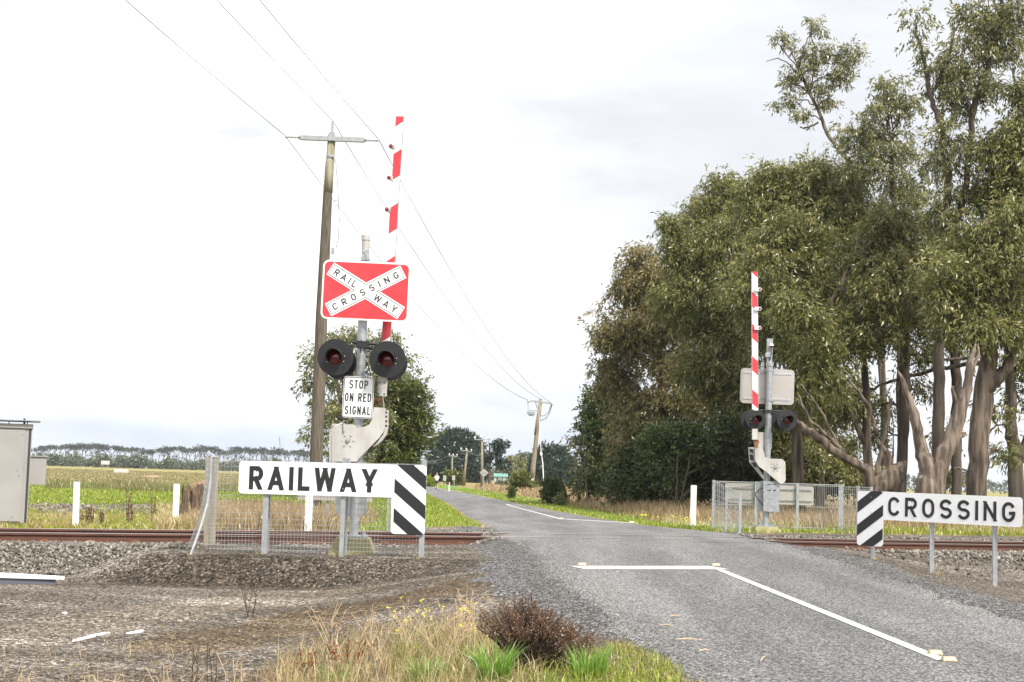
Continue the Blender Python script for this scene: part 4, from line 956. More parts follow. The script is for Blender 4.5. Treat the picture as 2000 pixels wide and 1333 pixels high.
q = MB(); p1 = at(529, 892, Dm+.05); g = gz(p1.x, Dm); q.tube([(p1.x, Dm+.05, g), (p1.x, Dm+.05, p1.z)], .022, 6); q.build('fence_post', M['galv_light'], root); q = MB()
p1 = at(681, 896, Dm+.0); q.tube([(p1.x, Dm+.05, gz(p1.x, Dm)), (p1.x, Dm+.05, p1.z)], .022, 6); q.build('fence_post', M['galv_light'], root); q = MB()
p1 = at(831, 899, Dm-.1); q.tube([(p1.x, Dm-.06, gz(p1.x, Dm)), (p1.x, Dm-.06, p1.z)], .022, 6); q.build('fence_post', M['galv_light'], root)
# small sign-back and rail seen through the mesh
Dk = 33; q = MB(); r2 = thing('guide_fence', 'low grey rail on pale posts behind the board reading RAILWAY', 'fence', foot(660, Dk))
q.box(at(655, 974, Dk), (1.55, .03, .09)); q.build('rail', M['sign_back'], r2)
for px in (612, 640, 760):
    g = foot(px, Dk+.05); t0 = at(px, 968, Dk+.05); q = MB(); q.box((t0.x, Dk+.05, (t0.z+g.z)/2), (.06, .04, t0.z-g.z)); q.build('post', M['galv'], r2)

# far mesh gates right of the road
def panel_fence(name, label, D0, pxa, pxb, ytop, D1=None, nv=24, rows=None, posts=(), rp=.03, r=.004, ytop2=None):
    D1 = D1 or D0; a = at(pxa, ytop, D0); b = at(pxb, ytop2 or ytop, D1)
    root = thing(name, label, 'fence', ((a.x+b.x)/2, (a.y+b.y)/2, gz((a.x+b.x)/2, (a.y+b.y)/2)), 'mesh pedestrian fences')
    mesh_panel(root, (a.x, a.y, 0), (b.x, b.y, 0), a.z-.03, b.z-.03, gz(a.x, a.y)+.06, gz(b.x, b.y)+.06, nv, rows or list(np.linspace(0, .95, 9)), r)
    for f in posts:
        p = a.lerp(b, f); q = MB(); g = gz(p.x, p.y); q.box((p.x, p.y, (p.z+g)/2), (rp*2, rp*2, p.z-g)); q.build('post', M['galv_light'], root)
panel_fence('mesh_gate', 'tall silver mesh gate panel at the left end of the far fence', 38.0, 1394, 1446, 938, 35.3, 20, posts=(0, .5, 1), ytop2=962)
panel_fence('mesh_fence', 'silver mesh fence running behind the far signal mast', 40.3, 1394, 1645, 938, 40.9, 66, [.0, .04, .97, .5], posts=(0, 1), ytop2=946, r=.0045)
panel_fence('mesh_fence', 'mesh fence panel left of the board reading CROSSING', 40.6, 1640, 1676, 949, 38.6, 10, posts=(0, 1), ytop2=950)
panel_fence('mesh_fence', 'short mesh panel partly hidden by the striped end of the CROSSING board', 38.6, 1676, 1702, 949, 37.4, 6, posts=(1,), ytop2=951)

# ------------------------------------------------------------------ white marker posts
def white_post(px, ytop, ybase, D, label, w=.125):
    g = foot(px, D); t0 = at(px+1.5, ytop, D); root = thing('marker_post', label, 'marker post', g, 'white marker posts along the railway')
    q = MB(); pr = arc(0, 0, w/2, w*.5, 0, 180, 8)+[(-w/2, -.03), (w/2, -.03)]
    lean = (at(px, ytop, D)-at(px-2.5, ybase, D)); off = Vector((.012, 0, 0))
    q.prism([(g.x+x, D+y, g.z-.03) for x, y in pr], (t0.x-g.x, 0, t0.z-g.z+.03)); q.build('shaft', M['white'], root, bevel=.006)
    q = MB(); q.prism([(t0.x+x*.9, D+y*.9+.002, t0.z) for x, y in pr], (0, 0, .018)); q.build('cap', M['galv_light'], root)
white_post(149, 942, 1030, 32.5, 'white marker post between the grey cabinet and the old stump')
white_post(344, 946, 1032, 32.7, 'white marker post just left of the old wooden stump')
white_post(1353.5, 949, 1028, 41, 'white marker post right of the road near the far mesh gate', .15)
white_post(603, 962, 1034, 30, 'white marker post seen through the mesh below the word RAILWAY', .14)

# ------------------------------------------------------------------ equipment cabinet at the left edge
D = 31.8; s = pxs(D)
g = foot(20, D); root = thing('equipment_cabinet', 'large grey trackside equipment cabinet cut by the left frame edge', 'cabinet', g)
zb = at(20, 1022, D).z; tr = at(63, 838, D); CW = 1.9
CRt = Matrix.Rotation(R(16.5), 3, 'Z')
def cb_(cx_, cy_, cz_, sx_, sy_, sz_, q):      # cx from the right front corner leftwards (negative), cy backwards
    q.box(Vector((tr.x, D, cz_))+CRt @ Vector((cx_, cy_, 0)), (sx_, sy_, sz_), CRt)
def cpt(cx_, cy_, z): v = Vector((tr.x, D, 0))+CRt @ Vector((cx_, cy_, 0)); return Vector((v.x, v.y, z))
hz = tr.z-zb; mz = (zb+tr.z)/2
q = MB(); cb_(-CW/2, .45, mz, CW, .9, hz, q); body = q.build('body', M['cab'], root, bevel=.008)
q = MB(); cb_(-CW/2-.05, -.014, mz, CW-.16, .024, hz-.07, q); dr = q.build('door', M['cab'], root, bevel=.006)
q = MB(); cb_(-.035, -.008, mz, .04, .014, hz-.02, q); q.build('door_seal', M['cabdark'], root)
q = MB()
for cx_, z in ((-.17, tr.z-.13), (-.24, mz+.1), (-.20, mz), (-.30, zb+.12)): q.lathe(cpt(cx_, -.026, z), CRt @ Vector((0, -1, 0)), [(0, .009), (.008, .009), (.008, .001)], 8)
q.build('door_bolt', M['cabdark'], dr)
q = MB(); cb_(-CW/2, .44, tr.z+.045, CW+.03, .96, .09, q); q.build('lid', M['cab'], root, bevel=.01)
q = MB(); cb_(-CW/2+.05, .42, tr.z+.155, CW+.2, 1.1, .018, q); q.build('sun_roof', M['galv'], root)
for cx_ in (-1.6, -.45, -.1): q = MB(); q.tube([cpt(cx_, .1, tr.z+.09), cpt(cx_, .1, tr.z+.15)], .01, 6); q.build('roof_stand', M['cabdark'], root)
q = MB(); q.tube([cpt(-.16, .3, tr.z+.09), cpt(-.16, .3, tr.z+.21)], .022, 8); q.build('roof_stand', M['cabdark'], root)
q = MB(); q.tube([cpt(-.16, .3, tr.z+.17), cpt(-.16, .3, tr.z+.30), cpt(-.16, .3, tr.z+.33)], [.02, .018, .006], 8); q.build('antenna', M['white'], root, smooth='all')
q = MB(); cb_(-CW/2, .45, (zb+g.z)/2-.01, CW-.03, .84, zb-g.z+.08, q); q.build('plinth', M['cabdark'], root)
p = at(85, 893, D+.5); pb = at(82, 948, D+.5); hh = p.z-pb.z
q = MB(); cb_(.15, .62, p.z-hh/2, .32, .36, hh, q); sb = q.build('side_box', M['cab'], root, bevel=.008)
q = MB(); cb_(.165, .62, p.z+.012, .36, .42, .022, q); q.build('side_box_lid', M['cab'], sb)

# ------------------------------------------------------------------ power poles and lines
def insulator(q, p, d, l, r, n=7):
    p = Vector(p); d = Vector(d).normalized(); prof = [(0, .001), (0, r*.5)]
    for i in range(n): a = l*(i+.1)/n; prof += [(a, r*.45), (a+l*.3/n, r), (a+l*.6/n, r*.9), (a+l*.75/n, r*.45)]
    prof += [(l, r*.4), (l, .001)]; q.lathe(p, d, prof, 10)
D = 55.0; g = foot(614, D); KP = 55/38
PP = thing('power_pole', 'tall near power pole with crossarm rising behind the crossing signal', 'power pole', g, 'power poles along the road')
pts = [Vector((g.x, D, g.z-.2)), at(618, 895, D), at(628, 620, D), at(640, 380, D), at(648, 268, D)]
MB().tube(pts, [.235, .23, .205, .163, .132], 16).build('pole', [M['pole']], PP, smooth='all')
q = MB(); q.tube([at(640.3, 377, D), at(643, 340, D), at(648.3, 264, D)], [.169, .158, .136], 16); q.build('weathered_top', M['polegreen'], PP, smooth='all')
q = MB(); q.prism(poly_at([(586, 264.5), (586, 272.5), (711, 277.5), (711, 269)], D-.2), (0, .16, 0)); q.tube([at(583, 268, D-.1), at(589, 268.4, D-.1)], .08, 8); q.tube([at(709, 273, D-.1), at(715, 273.3, D-.1)], .08, 8); ca = q.build('crossarm', M['galv_light'], PP)
for a_, b_ in ((at(582, 268, D-.1), at(557, 267, D-.1)), (at(715, 273.5, D-.1), at(740, 274.5, D-.1)), (at(649, 262, D), at(650, 236, D))):
    q = MB(); insulator(q, a_, b_-a_, (b_-a_).length, .062, 9); q.build('insulator', M['porcelain'], PP, smooth='all')
q = MB(); q.box(at(648.5, 266, D), (.18, .38, .2)); q.tube([at(642, 305, D-.1), at(652, 306, D-.1)], .08, 6); q.tube([at(638, 312, D-.07), at(640, 305, D-.13), at(646, 302, D-.13), at(652, 305, D-.12)], .018, 5); q.build('pole_bracket', M['galv'], PP)
q = MB(); q.tube([at(651, 306, D-.05), at(656, 320, D-.08), at(660, 370, D-.1), at(662.5, 430, D-.1), at(661, 465, D-.1), at(656, 487, D-.08)], .012, 5); q.tube([at(641, 300, D-.05), at(635, 320, D), at(633.5, 350, D)], .006, 5)
q.build('drop_wire', M['cable'], PP)
q = MB(); q.box(at(650, 490.5, D-.08), (.1, .12, .2)); q.build('fuse_box', M['galv'], PP)
q = MB()
for px, py, sg in ((637, 355, -1), (636, 361, -1), (651, 392, 1), (649, 451, 1), (631, 482, -1)): a = at(px, py, D); q.tube([a, a+Vector((sg*.14, -.02, 0))], .012, 5)
q.build('step_bolt', M['galv'], PP)
# pole 2, leaning, with a transformer-like switch
D2 = 150.0; g2 = foot(1037, D2); s2 = pxs(D2)
P2_ = thing('power_pole', 'leaning wooden power pole with two crossarms right of the road beyond the rails', 'power pole', g2, 'power poles along the road')
q = MB(); q.tube([g2, at(1041, 915, D2), at(1047, 860, D2), at(1052, 815, D2), at(1056.5, 779, D2)], [.25, .24, .20, .18, .16], 12); q.build('pole', M['pole2'], P2_, smooth='all')
q = MB(); q.tube([at(1044.5, 850, D2-.2), at(1049, 827, D2-.2), at(1055, 786, D2-.15)], [.09, .16, .10], 8); q.build('splice', M['pole2'], P2_, smooth='all')
q = MB(); q.prism(poly_at([(1032, 781), (1032, 784.5), (1079, 790.5), (1079, 787)], D2-.2), (0, .12, 0)); q.prism(poly_at([(1032, 801.5), (1032, 803.5), (1049, 804), (1049, 802)], D2-.2), (0, .12, 0)); q.build('crossarm', M['galv_light'], P2_)
for px, py in ((1032.5, 783.5), (1078, 789)): q = MB(); q.lathe(at(px, py, D2-.4), (0, 1, 0), [(0, .001), (0, .12), (.1, .15), (.3, .15), (.4, .12), (.4, .001)], 10); q.build('insulator', M['porcelain'], P2_, smooth='all')
q = MB(); q.prism(poly_at([(1029, 804), (1029, 809), (1045, 811), (1045, 805.5)], D2-.5), (0, .45, 0)); q.prism(poly_at([(1032, 809), (1032, 812), (1042, 813), (1042, 810)], D2-.4), (0, .3, 0)); q.tube([at(1031, 785, D2-.25), at(1031.5, 803, D2-.3)], .03, 5); q.build('switch_gear', M['galv'], P2_)
q = MB(); q.tube([at(1078, 790, D2), at(1074, 806, D2), at(1066, 818, D2), at(1056, 822, D2)], .035, 4); q.tube([at(1046, 786, D2), at(1049, 797, D2), at(1052, 800, D2)], .03, 4); q.tube([at(1077, 791, D2), at(1071, 806, D2), at(1062, 813, D2), at(1055, 812, D2)], .03, 4); q.build('jumper_wire', M['cable'], P2_)
q = MB(); q.prism(poly_at([(1032, 934.5), (1042.5, 934.5), (1042, 945.5), (1031.5, 945)], D2-.35), (0, .7, 0)); q.build('base_guard', M['concrete'], P2_)
D3 = 146; g3 = foot(1062, D3); gs = thing('guy_wire', 'pale guy wire with insulator guard right of the leaning pole', 'guy wire', g3)
q = MB(); q.tube([g3, at(1060, 905, D3), at(1057, 885, D3), at(1055.5, 865, D3), at(1053, 812, D3)], [.05, .05, .035, .018, .018], 6); q.build('stay', M['white'], gs); q = MB(); q.tube([at(1057.4, 890, D3-.1), at(1056.6, 884, D3-.1)], .11, 8); q.build('guard', M['white'], gs)
# poles 3-5
def small_pole(px, ytop, ybase, D, ax0, ax1, ay, label, slope=.1, r=.14, lean=0, m='pole2', a=('pole',)):
    g = foot(px, D); root = thing('power_pole', label, 'power pole', g, 'power poles along the road')
    q = MB(); q.tube([g, at(px+lean, ytop, D)], [r*1.3, r*.85], 10); q.build('pole', M[m], root, smooth='all')
    q = MB(); q.prism(poly_at([(ax0, ay), (ax0, ay+1.6), (ax1, ay+1.6+slope*(ax1-ax0)), (ax1, ay+slope*(ax1-ax0))], D-.2), (0, .15, 0)); q.build('crossarm', M['galv_light'], root)
    for px_ in (ax0+.5, (ax0+ax1)/2, ax1-.5): q = MB(); q.lathe(at(px_, ay+slope*(px_-ax0), D-.1), (0, 0, 1), [(-.05, .001), (0, .10), (.2, .13), (.32, .06), (.34, .001)], 8); q.build('insulator', M['porcelain'], root, smooth='all')
    return root
small_pole(940, 857, 951, 180, 927, 957, 858, 'upright power pole beside the diamond sign back', .02, .14, 1.5)
small_pole(903.5, 878, 941, 225, 900, 921, 879, 'leaning power pole second along the row left of the diamond sign', .13, .15, 9)
small_pole(880.5, 890, 945, 270, 877, 893, 889.5, 'thin mossy power pole farthest along the row by the large cypress', .1, .13, 3, 'polegreen')
def wire(name_label, spans, r=.011):
    q = MB()
    for (a, b, sag) in spans:
        a, b = Vector(a), Vector(b); pts = [a.lerp(b, k/14)-Vector((0, 0, 4*sag*(k/14)*(1-k/14))) for k in range(15)]; 
        rr = [r*max(1, .35*p.y/38+.65) if p.y > 0 else r for p in pts]; q.tube(pts, rr, 4, cap=False)
    o = q.build('power_line', M['cable'], loc=tuple(spans[0][1])); tag(o, name_label, 'power line', 'overhead conductors between the poles')
back = Vector((-5.2, -66, 0))
tL, tC, tR = at(556.5, 265, 55), at(649, 235, 55), at(739.5, 272.5, 55)
eL, eC, eR = at(1031.5, 782, D2-.1), at(1054, 779, D2-.1), at(1078.5, 788, D2-.1)
L3 = [at(x, y, 180) for x, y in ((928, 858), (941, 856), (956, 858.5))]; L4 = [at(x, y, 225) for x, y in ((901, 878), (912, 876), (920, 881))]; L5 = [at(x, y, 270) for x, y in ((878, 890), (883, 888), (892, 892))]
L6 = [at(x, y, 330) for x, y in ((800, 895), (806, 893), (812, 897))]
for i, (lab, tp, en) in enumerate((('overhead line from the left end of the near pole crossarm', tL, eL), ('overhead line over the top insulator of the near pole', tC, eC), ('overhead line from the right end of the near pole crossarm', tR, eR))):
    st = tp+(back-Vector((0, 0, 0))); st = tp+Vector((-7, -105, -.2))
    wire(lab, [(st, tp, 1.2), (tp, en, 1.5)], .0108)
    wire(('left', 'middle', 'right')[i]+' strand of the sagging lines across the dark cypress', [(L3[i], L4[i], 1.2), (L4[i], L5[i], .8), (L5[i], L6[i], 1.0)], .010)

# ------------------------------------------------------------------ small things far down the road
D = 140; g = foot(943, D); root = thing('road_sign', 'diamond road sign seen from its blank back by the upright pole', 'road sign', g)
q = MB(); q.tube([g, at(944.5, 925, D)], .05, 8); q.build('post', M['galv'], root)
c = at(945.5, 923.8, D-.08); q = MB(); q.prism([c+Vector((-.40, 0, 0)), c+Vector((0, 0, .36)), c+Vector((.40, 0, 0)), c-Vector((0, 0, .36))], (0, .03, 0)); q.build('panel', M['sign_back'], root)
q = MB(); q.tube([c+Vector((-.2, -.03, 0)), c+Vector((.2, -.03, 0))], .02, 4); q.build('brace', M['galv'], root)
for px, py0, py1, yb, D, lab in ((868.5, 929, 939.5, 946, 190, 'left one of two small square sign backs beyond the jogger'), (886, 929, 938.5, 946, 180, 'right one of two small square sign backs beyond the jogger')):
    g = foot(px, D); root = thing('road_sign', lab, 'road sign', g); s = pxs(D); q = MB(); q.tube([g, at(px, py0+1, D)], .05, 6); q.build('post', M['galv'], root)
    q = MB(); q.prism(poly_at([(px-3, py0), (px+3, py0), (px+3, py1), (px-3, py1)], D-.08), (0, .03, 0)); q.build('panel', M['sign_back'], root)
g = foot(876, 150); root = thing('guide_post', 'tiny white guide post on the verge right of the jogger', 'guide post', g); t0 = at(876, 943, 150); q = MB(); q.box((g.x, g.y, (g.z+t0.z)/2), (.12, .05, t0.z-g.z)); q.build('shaft', M['white'], root); q = MB(); q.box((g.x, g.y-.03, t0.z-.12), (.09, .01, .12)); q.build('reflector', M['sign_red'], root)
# old weathered stump posts
def stump(pts_top, pts_bot, D, label, w=.22):
    g = foot(pts_bot[0], D); root_o = Vector(g); q = MB(); n = 9; vs = []
    p0 = at(pts_bot[0], pts_bot[1], D); p1 = at(pts_top[0], pts_top[1], D)
    for k in range(6):
        f = k/5; c = g.lerp(p1, f)
        for j in range(n):
            a = 2*math.pi*j/n; r = w*(.5+.22*rng.uniform(-1, 1))*(1.0-.25*f); vs.append(c+Vector((r*math.cos(a), r*.8*math.sin(a), (rng.uniform(-.12, .1) if k == 5 else 0))))
    q.add(vs, [(k*n+j, k*n+(j+1) % n, (k+1)*n+(j+1) % n, (k+1)*n+j) for k in range(5) for j in range(n)]+[tuple(5*n+j for j in range(n))])
    o = q.build('wooden_stump', M['stump'], loc=tuple(g)); tag(o, label, 'stump', 'rotting wooden post stumps')
stump((363, 953), (360, 1014), 36, 'leaning split grey stump nearest the white post', .24)
stump((375, 952), (386, 1014), 36.4, 'middle stump leaning left against its neighbours', .22)
stump((390, 950), (389, 1010), 37, 'greenish upright stump nearest the bent mesh fence', .27)
# far field objects
D = 420; p = foot(201, D); root = thing('water_tank', 'small pale square tank on a stand far across the field', 'tank', p); s = pxs(D); a = at(201, 904, D); q = MB(); q.box((p.x, D, a.z), (14.5*s, 1.6, 7.5*s)); q.build('tank', M['concrete'], root, bevel=.05)
for dx in (-5, 5): q = MB(); q.tube([(p.x+dx*s, D, p.z), (p.x+dx*s, D, a.z-3*s)], .08, 5); q.build('leg', M['galv'], root)
D = 300; p = foot(233, D); root = thing('trough', 'long low concrete trough far across the field beside the tank', 'trough', p); s = pxs(D); q = MB(); q.box((p.x, D, p.z+.3), (26*s, 1.4, .6)); q.build('basin', M['concrete'], root, bevel=.04); q = MB(); q.box((p.x, D, p.z+.62), (24*s, 1.0, .06)); q.build('rim', M['whiteconc'], root)
# shed with green roof
D = 400; p = foot(976, D); s = pxs(D); root = thing('shed', 'distant low shed with green roof right of the dead tree', 'shed', p)
q = MB(); q.box((p.x, D, p.z+.7), (26*s, 5, 1.4)); q.build('wall', M['shedwall'], root)
q = MB(); zt = p.z+1.4; q.prism([(p.x-14*s, D-2.8, zt), (p.x-14*s, D, zt+.8), (p.x-14*s, D+2.8, zt)], (28*s, 0, 0)); q.build('roof', M['greenroof'], root)
for dx in (-7, 3): q = MB(); q.box((p.x+dx*s, D-2.52, p.z+.55), (2*s, .06, 1.1)); q.build('door', M['cabdark'], root)
# faint lattice mast behind the far pines
D = 1500; p = foot(546, D); root = thing('lattice_mast', 'thin lattice mast rising behind the distant pine row', 'mast', p); q = MB(); tp = at(546, 853, D)
for dx, dy in ((-1, 0), (1, 0), (0, 1)): q.tube([(p.x+dx*1.4, D+dy, p.z), (tp.x+dx*.15, D+dy*.1, tp.z)], .18, 3)
q.build('leg', M['galv'], root); q = MB()
for k in range(12):
    z0 = p.z+(tp.z-p.z)*k/12; z1 = p.z+(tp.z-p.z)*(k+1)/12; w = 1.4*(1-k/13); q.tube([(p.x-w, D, z0), (p.x+w, D, z1)], .1, 3)
q.tube([(p.x-3, D, p.z+(tp.z-p.z)*.72), (p.x+3, D, p.z+(tp.z-p.z)*.72)], .2, 3); q.build('brace', M['galv'], root)

# ------------------------------------------------------------------ the jogger
def person():
    p = gp(852.5, 957.5); D = p.y; hgt = 33*pxs(D); k = hgt/1.75
    root = thing('person', 'distant jogger in white singlet and dark shorts running away along the road', 'person', p)
    J = {'pel': (0, 0, .95), 'sp': (0, .03, 1.15), 'ch': (0, .06, 1.36), 'nk': (0, .08, 1.50), 'hd0': (0, .10, 1.58), 'hd': (0, .11, 1.67),
         'sl': (-.19, .06, 1.42), 'el': (-.27, -.10, 1.20), 'wl': (-.20, .10, 1.10), 'hl': (-.17, .17, 1.13), 'sr': (.19, .06, 1.42), 'er': (.27, .12, 1.19), 'wr': (.18, .30, 1.30), 'hr': (.15, .35, 1.36),
         'pl': (-.09, 0, .90), 'kl': (-.10, .22, .56), 'al': (-.09, .02, .22), 'tl': (-.09, .10, .10), 'pr': (.09, 0, .90), 'kr': (.10, -.02, .48), 'ar': (.08, -.10, .08), 'tr': (.09, .08, .03)}
    E = [('pel', 'sp'), ('sp', 'ch'), ('ch', 'nk'), ('nk', 'hd0'), ('hd0', 'hd'), ('ch', 'sl'), ('sl', 'el'), ('el', 'wl'), ('wl', 'hl'), ('ch', 'sr'), ('sr', 'er'), ('er', 'wr'), ('wr', 'hr'),
         ('pel', 'pl'), ('pl', 'kl'), ('kl', 'al'), ('al', 'tl'), ('pel', 'pr'), ('pr', 'kr'), ('kr', 'ar'), ('ar', 'tr')]
    Rr = dict(pel=.13, sp=.12, ch=.135, nk=.055, hd0=.075, hd=.095, sl=.06, el=.042, wl=.032, hl=.036, sr=.06, er=.042, wr=.032, hr=.036, pl=.095, kl=.06, al=.042, tl=.04, pr=.095, kr=.06, ar=.042, tr=.04)
    def skin(name, ks, es, m, grow, parent):
        me = bpy.data.meshes.new(name); me.from_pydata([tuple(c*k for c in J[q_]) for q_ in ks], [(ks.index(a), ks.index(b)) for a, b in es], []); me.materials.append(M[m])
        o = bpy.data.objects.new(name, me); link(o, parent)
        bpy.context.view_layer.objects.active = o; md = o.modifiers.new('skin', 'SKIN'); md.use_smooth_shade = True
        if not me.skin_vertices: me.attributes  # layer is made with the modifier
        for i, q_ in enumerate(ks): me.skin_vertices[0].data[i].radius = (Rr[q_]*k*grow, Rr[q_]*k*grow)
        me.skin_vertices[0].data[0].use_root = True
        o.modifiers.new('sub', 'SUBSURF').levels = 2; o.modifiers['sub'].render_levels = 2; return o
    ks = list(J); body = skin('body', ks, E, 'skin', 1, root)
    skin('singlet', ['sp', 'pel', 'ch', 'nk', 'sl', 'sr'], [('pel', 'sp'), ('sp', 'ch'), ('ch', 'nk'), ('ch', 'sl'), ('ch', 'sr')], 'shirt', 1.2, root)
    J['ml'] = tuple((J['pl'][i]*.45+J['kl'][i]*.55) for i in range(3)); J['mr'] = tuple((J['pr'][i]*.45+J['kr'][i]*.55) for i in range(3)); Rr['ml'] = .085; Rr['mr'] = .085
    skin('shorts', ['pel', 'pl', 'pr', 'ml', 'mr'], [('pel', 'pl'), ('pl', 'ml'), ('pel', 'pr'), ('pr', 'mr')], 'shorts', 1.22, root)
    q = MB(); hc = Vector(J['hd'])*k+p+Vector((0, -.01, .02)); q.lathe(hc-Vector((0, 0, .03)), (0, -.1, 1), [(-.02, .10*k), (.03, .105*k), (.08, .085*k), (.115, .04*k), (.12, .001)], 12); q.build('hair', M['hairm'], root, smooth='all')
    for a, b in (('al', 'tl'), ('ar', 'tr')):
        q = MB(); q.tube([Vector(J[a])*k+p-Vector((0, .04, 0)), Vector(J[b])*k+p+Vector((0, .05, 0))], [.05*k, .042*k], 8); q.build('shoe', M['shoe'], root, smooth='all')
try: person()
except Exception as ex:
    import traceback; traceback.print_exc(); raise
# ------------------------------------------------------------------ trees
def catmull(pts, n=6):
    P = [np.array(p, float) for p in pts]
    if len(P) < 3: n = 4
    out = []
    for i in range(len(P)-1):
        a, b, c, d = P[max(i-1, 0)], P[i], P[i+1], P[min(i+2, len(P)-1)]
        for k in range(n):
            t = k/n; out.append(.5*((2*b)+(-a+c)*t+(2*a-5*b+4*c-d)*t*t+(-a+3*b-3*c+d)*t**3))
    out.append(P[-1]); return out
def limb(q, pts, r0, r1, n=6, wob=.0, seg=5):
    """tube along a smoothed, slightly crooked path; returns the path"""
    C = catmull(pts, seg); L = len(C); rr = [r0+(r1-r0)*(k/(L-1))**.8 for k in range(L)]
    C = [c+(rng.normal(size=3)*wob*min(1, k)*(1 if k < L-1 else .3)) for k, c in enumerate(C)]
    q.tube([Vector(c) for c in C], rr, n, cap=True); return C
def px_seed(pts): return pts[0][0]*.37
def trunkpath(q, pts, D, wob=0, n=9, seg=5):
    """pts: (px, py, half width px, depth offset); first point is dropped to the ground"""
    P = []; s = pxs(D)
    for k, a in enumerate(pts):
        dd = a[3] if len(a) > 3 else 0; v = at(a[0], a[1], D+dd)
        if k == 0 and a[1] >= 940: v.z = min(v.z, gz(v.x, v.y)-.05)
        P.append((v.x, v.y, v.z, a[2]*s))
    C = catmull(P, seg); C = [c+np.append(rng.normal(size=3)*wob, 0) for c in C]
    if len(pts) and pts[0][1] >= 940: C[0][3] *= 1.25
    base_n = len(q.v); q.tube([Vector(c[:3]) for c in C], [max(c[3], .01)*(1+.045*rng.uniform(-1, 1)) for c in C], n)
    if C[0][3] > .12:                                   # fluted, knobbly stems
        for i in range(len(C)):
            for j in range(n):
                k_ = base_n+i*n+j; v = Vector(q.v[k_]); c = Vector(C[i][:3]); q.v[k_] = tuple(c+(v-c)*(1+.09*math.sin(j*2.1+i*.22+px_seed(pts))+.045*rng.uniform(-1, 1)))
    return [c[:3] for c in C]
def foliage(centres, nl, sig, ll, lw, droop, flat=.75, hang=.35):
    """leaves of many clumps: each clump is a loose head of hanging sprays, its leaves pointing along the spray and drooping"""
    per = 9; ns = max(1, int(nl/per)); C = np.repeat(centres, ns, 0); m = len(C); sgc = np.repeat(sig, ns) if hasattr(sig, '__len__') else np.full(m, sig)
    d = unit(rng.normal(size=(m, 3))+np.array([0, 0, .25])); rad = rng.uniform(.1, 1.1, m)**.7
    S0 = C+d*(rad*sgc)[:, None]*np.array([1.1, 1.1, flat])
    ax = unit(d*.7+np.array([0, 0, -droop])+rng.normal(size=(m, 3))*.3); L_ = sgc*rng.uniform(.45, 1.0, m)
    f = rng.uniform(0, 1, (m, per)); P = S0[:, None]+ax[:, None]*(f*L_[:, None])[..., None]; P[..., 2] -= hang*f**2*L_[:, None]*.6
    P = (P+rng.normal(size=P.shape)*ll*.28).reshape(-1, 3); n = len(P)
    Dn = unit(np.repeat(ax, per, 0)+np.array([0, 0, -droop*.5])+rng.normal(size=(n, 3))*.55)
    V, Q = leaves(P, Dn, ll*rng.uniform(.6, 1.35, n), lw*rng.uniform(.7, 1.3, n))
    ct = np.repeat(np.repeat(rng.normal(0, .10, len(centres)), ns)+rng.normal(0, .10, m), per)
    tint = np.clip(.44+ct+rng.normal(0, .17, n)+.10*np.repeat(d[:, 2], per), 0, 1)
    return V, Q, np.repeat(tint, 4)
def tree(name, label, D, trunks, blobs, leaf='gum', bark='bark', nl=80, sig=.5, ll=.22, lw=.06, droop=.7, flat=.7, tw=True, group=None, cat='tree', shell=.35, hang=.35, base=None, limb_r=.09, wob=.02, dead=()):
    """trunks: paths in picture points; blobs: (px, py, rx, ry, depth offset, clumps)"""
    s = pxs(D); q = MB(); paths = []
    for tpts in trunks: paths.append(trunkpath(q, tpts, D, wob))
    for tpts in dead: trunkpath(q, tpts, D, wob)
    allp = np.array([c for p_ in paths for c in p_]) if paths else None
    cs = []; sg = []
    for (px, py, rx, ry, dd, nc) in blobs:
        c = np.array(at(px, py, D+dd)); rx_, rz_ = rx*s, ry*s; ryd = min(rx_, 3.5)*.9 if rx_ > 1 else rx_
        # limb from the nearest lower trunk point
        if tw and allp is not None:
            dz = allp-c; cost = np.linalg.norm(dz, axis=1)+np.where(dz[:, 2] > -.2, 3, 0); st = allp[np.argmin(cost)]
            mid = (st+c)/2+np.array([0, 0, .12*np.linalg.norm(c-st)]); Lp = limb(q, [st, mid, c+np.array([0, 0, -.1*rz_])], limb_r*min(1, .4+rx_/3), limb_r*.35, 6, wob*1.5)
        u = unit(rng.normal(size=(nc, 3))); r = rng.uniform(shell, 1, nc)**.75
        K = c+u*r[:, None]*np.array([rx_, ryd, rz_]); cs.append(K); sg += list(sig*rng.uniform(.65, 1.35, nc))
        if tw and allp is not None:
            for k in range(0, nc, 1 if nc < 60 else 2):
                j = int(rng.uniform(.35, 1)*(len(Lp)-1)); a = Lp[j]; b = K[k]; m_ = (a+b)/2+np.array([0, 0, -.08*np.linalg.norm(b-a)])+rng.normal(size=3)*.08*np.linalg.norm(b-a)
                q.tube([Vector(a), Vector(m_), Vector(b)], [limb_r*.28, limb_r*.16, limb_r*.07], 4, cap=False)
    K = np.concatenate(cs); V, Q, T = foliage(K, nl, np.array(sg), ll, lw, droop, flat, hang)
    if base is None: t0 = trunks[0][0]; bx = at(t0[0], t0[1], D); base = Vector((bx.x, D, gz(bx.x, D)))
    root = thing(name, label, cat, base, group)
    q.build('trunk', M[bark], root, smooth='all')
    mesh_np('crown', V, [Q], M[leaf], parent=root, tint=T)
    return root
G1 = 'gum trees right of the road'
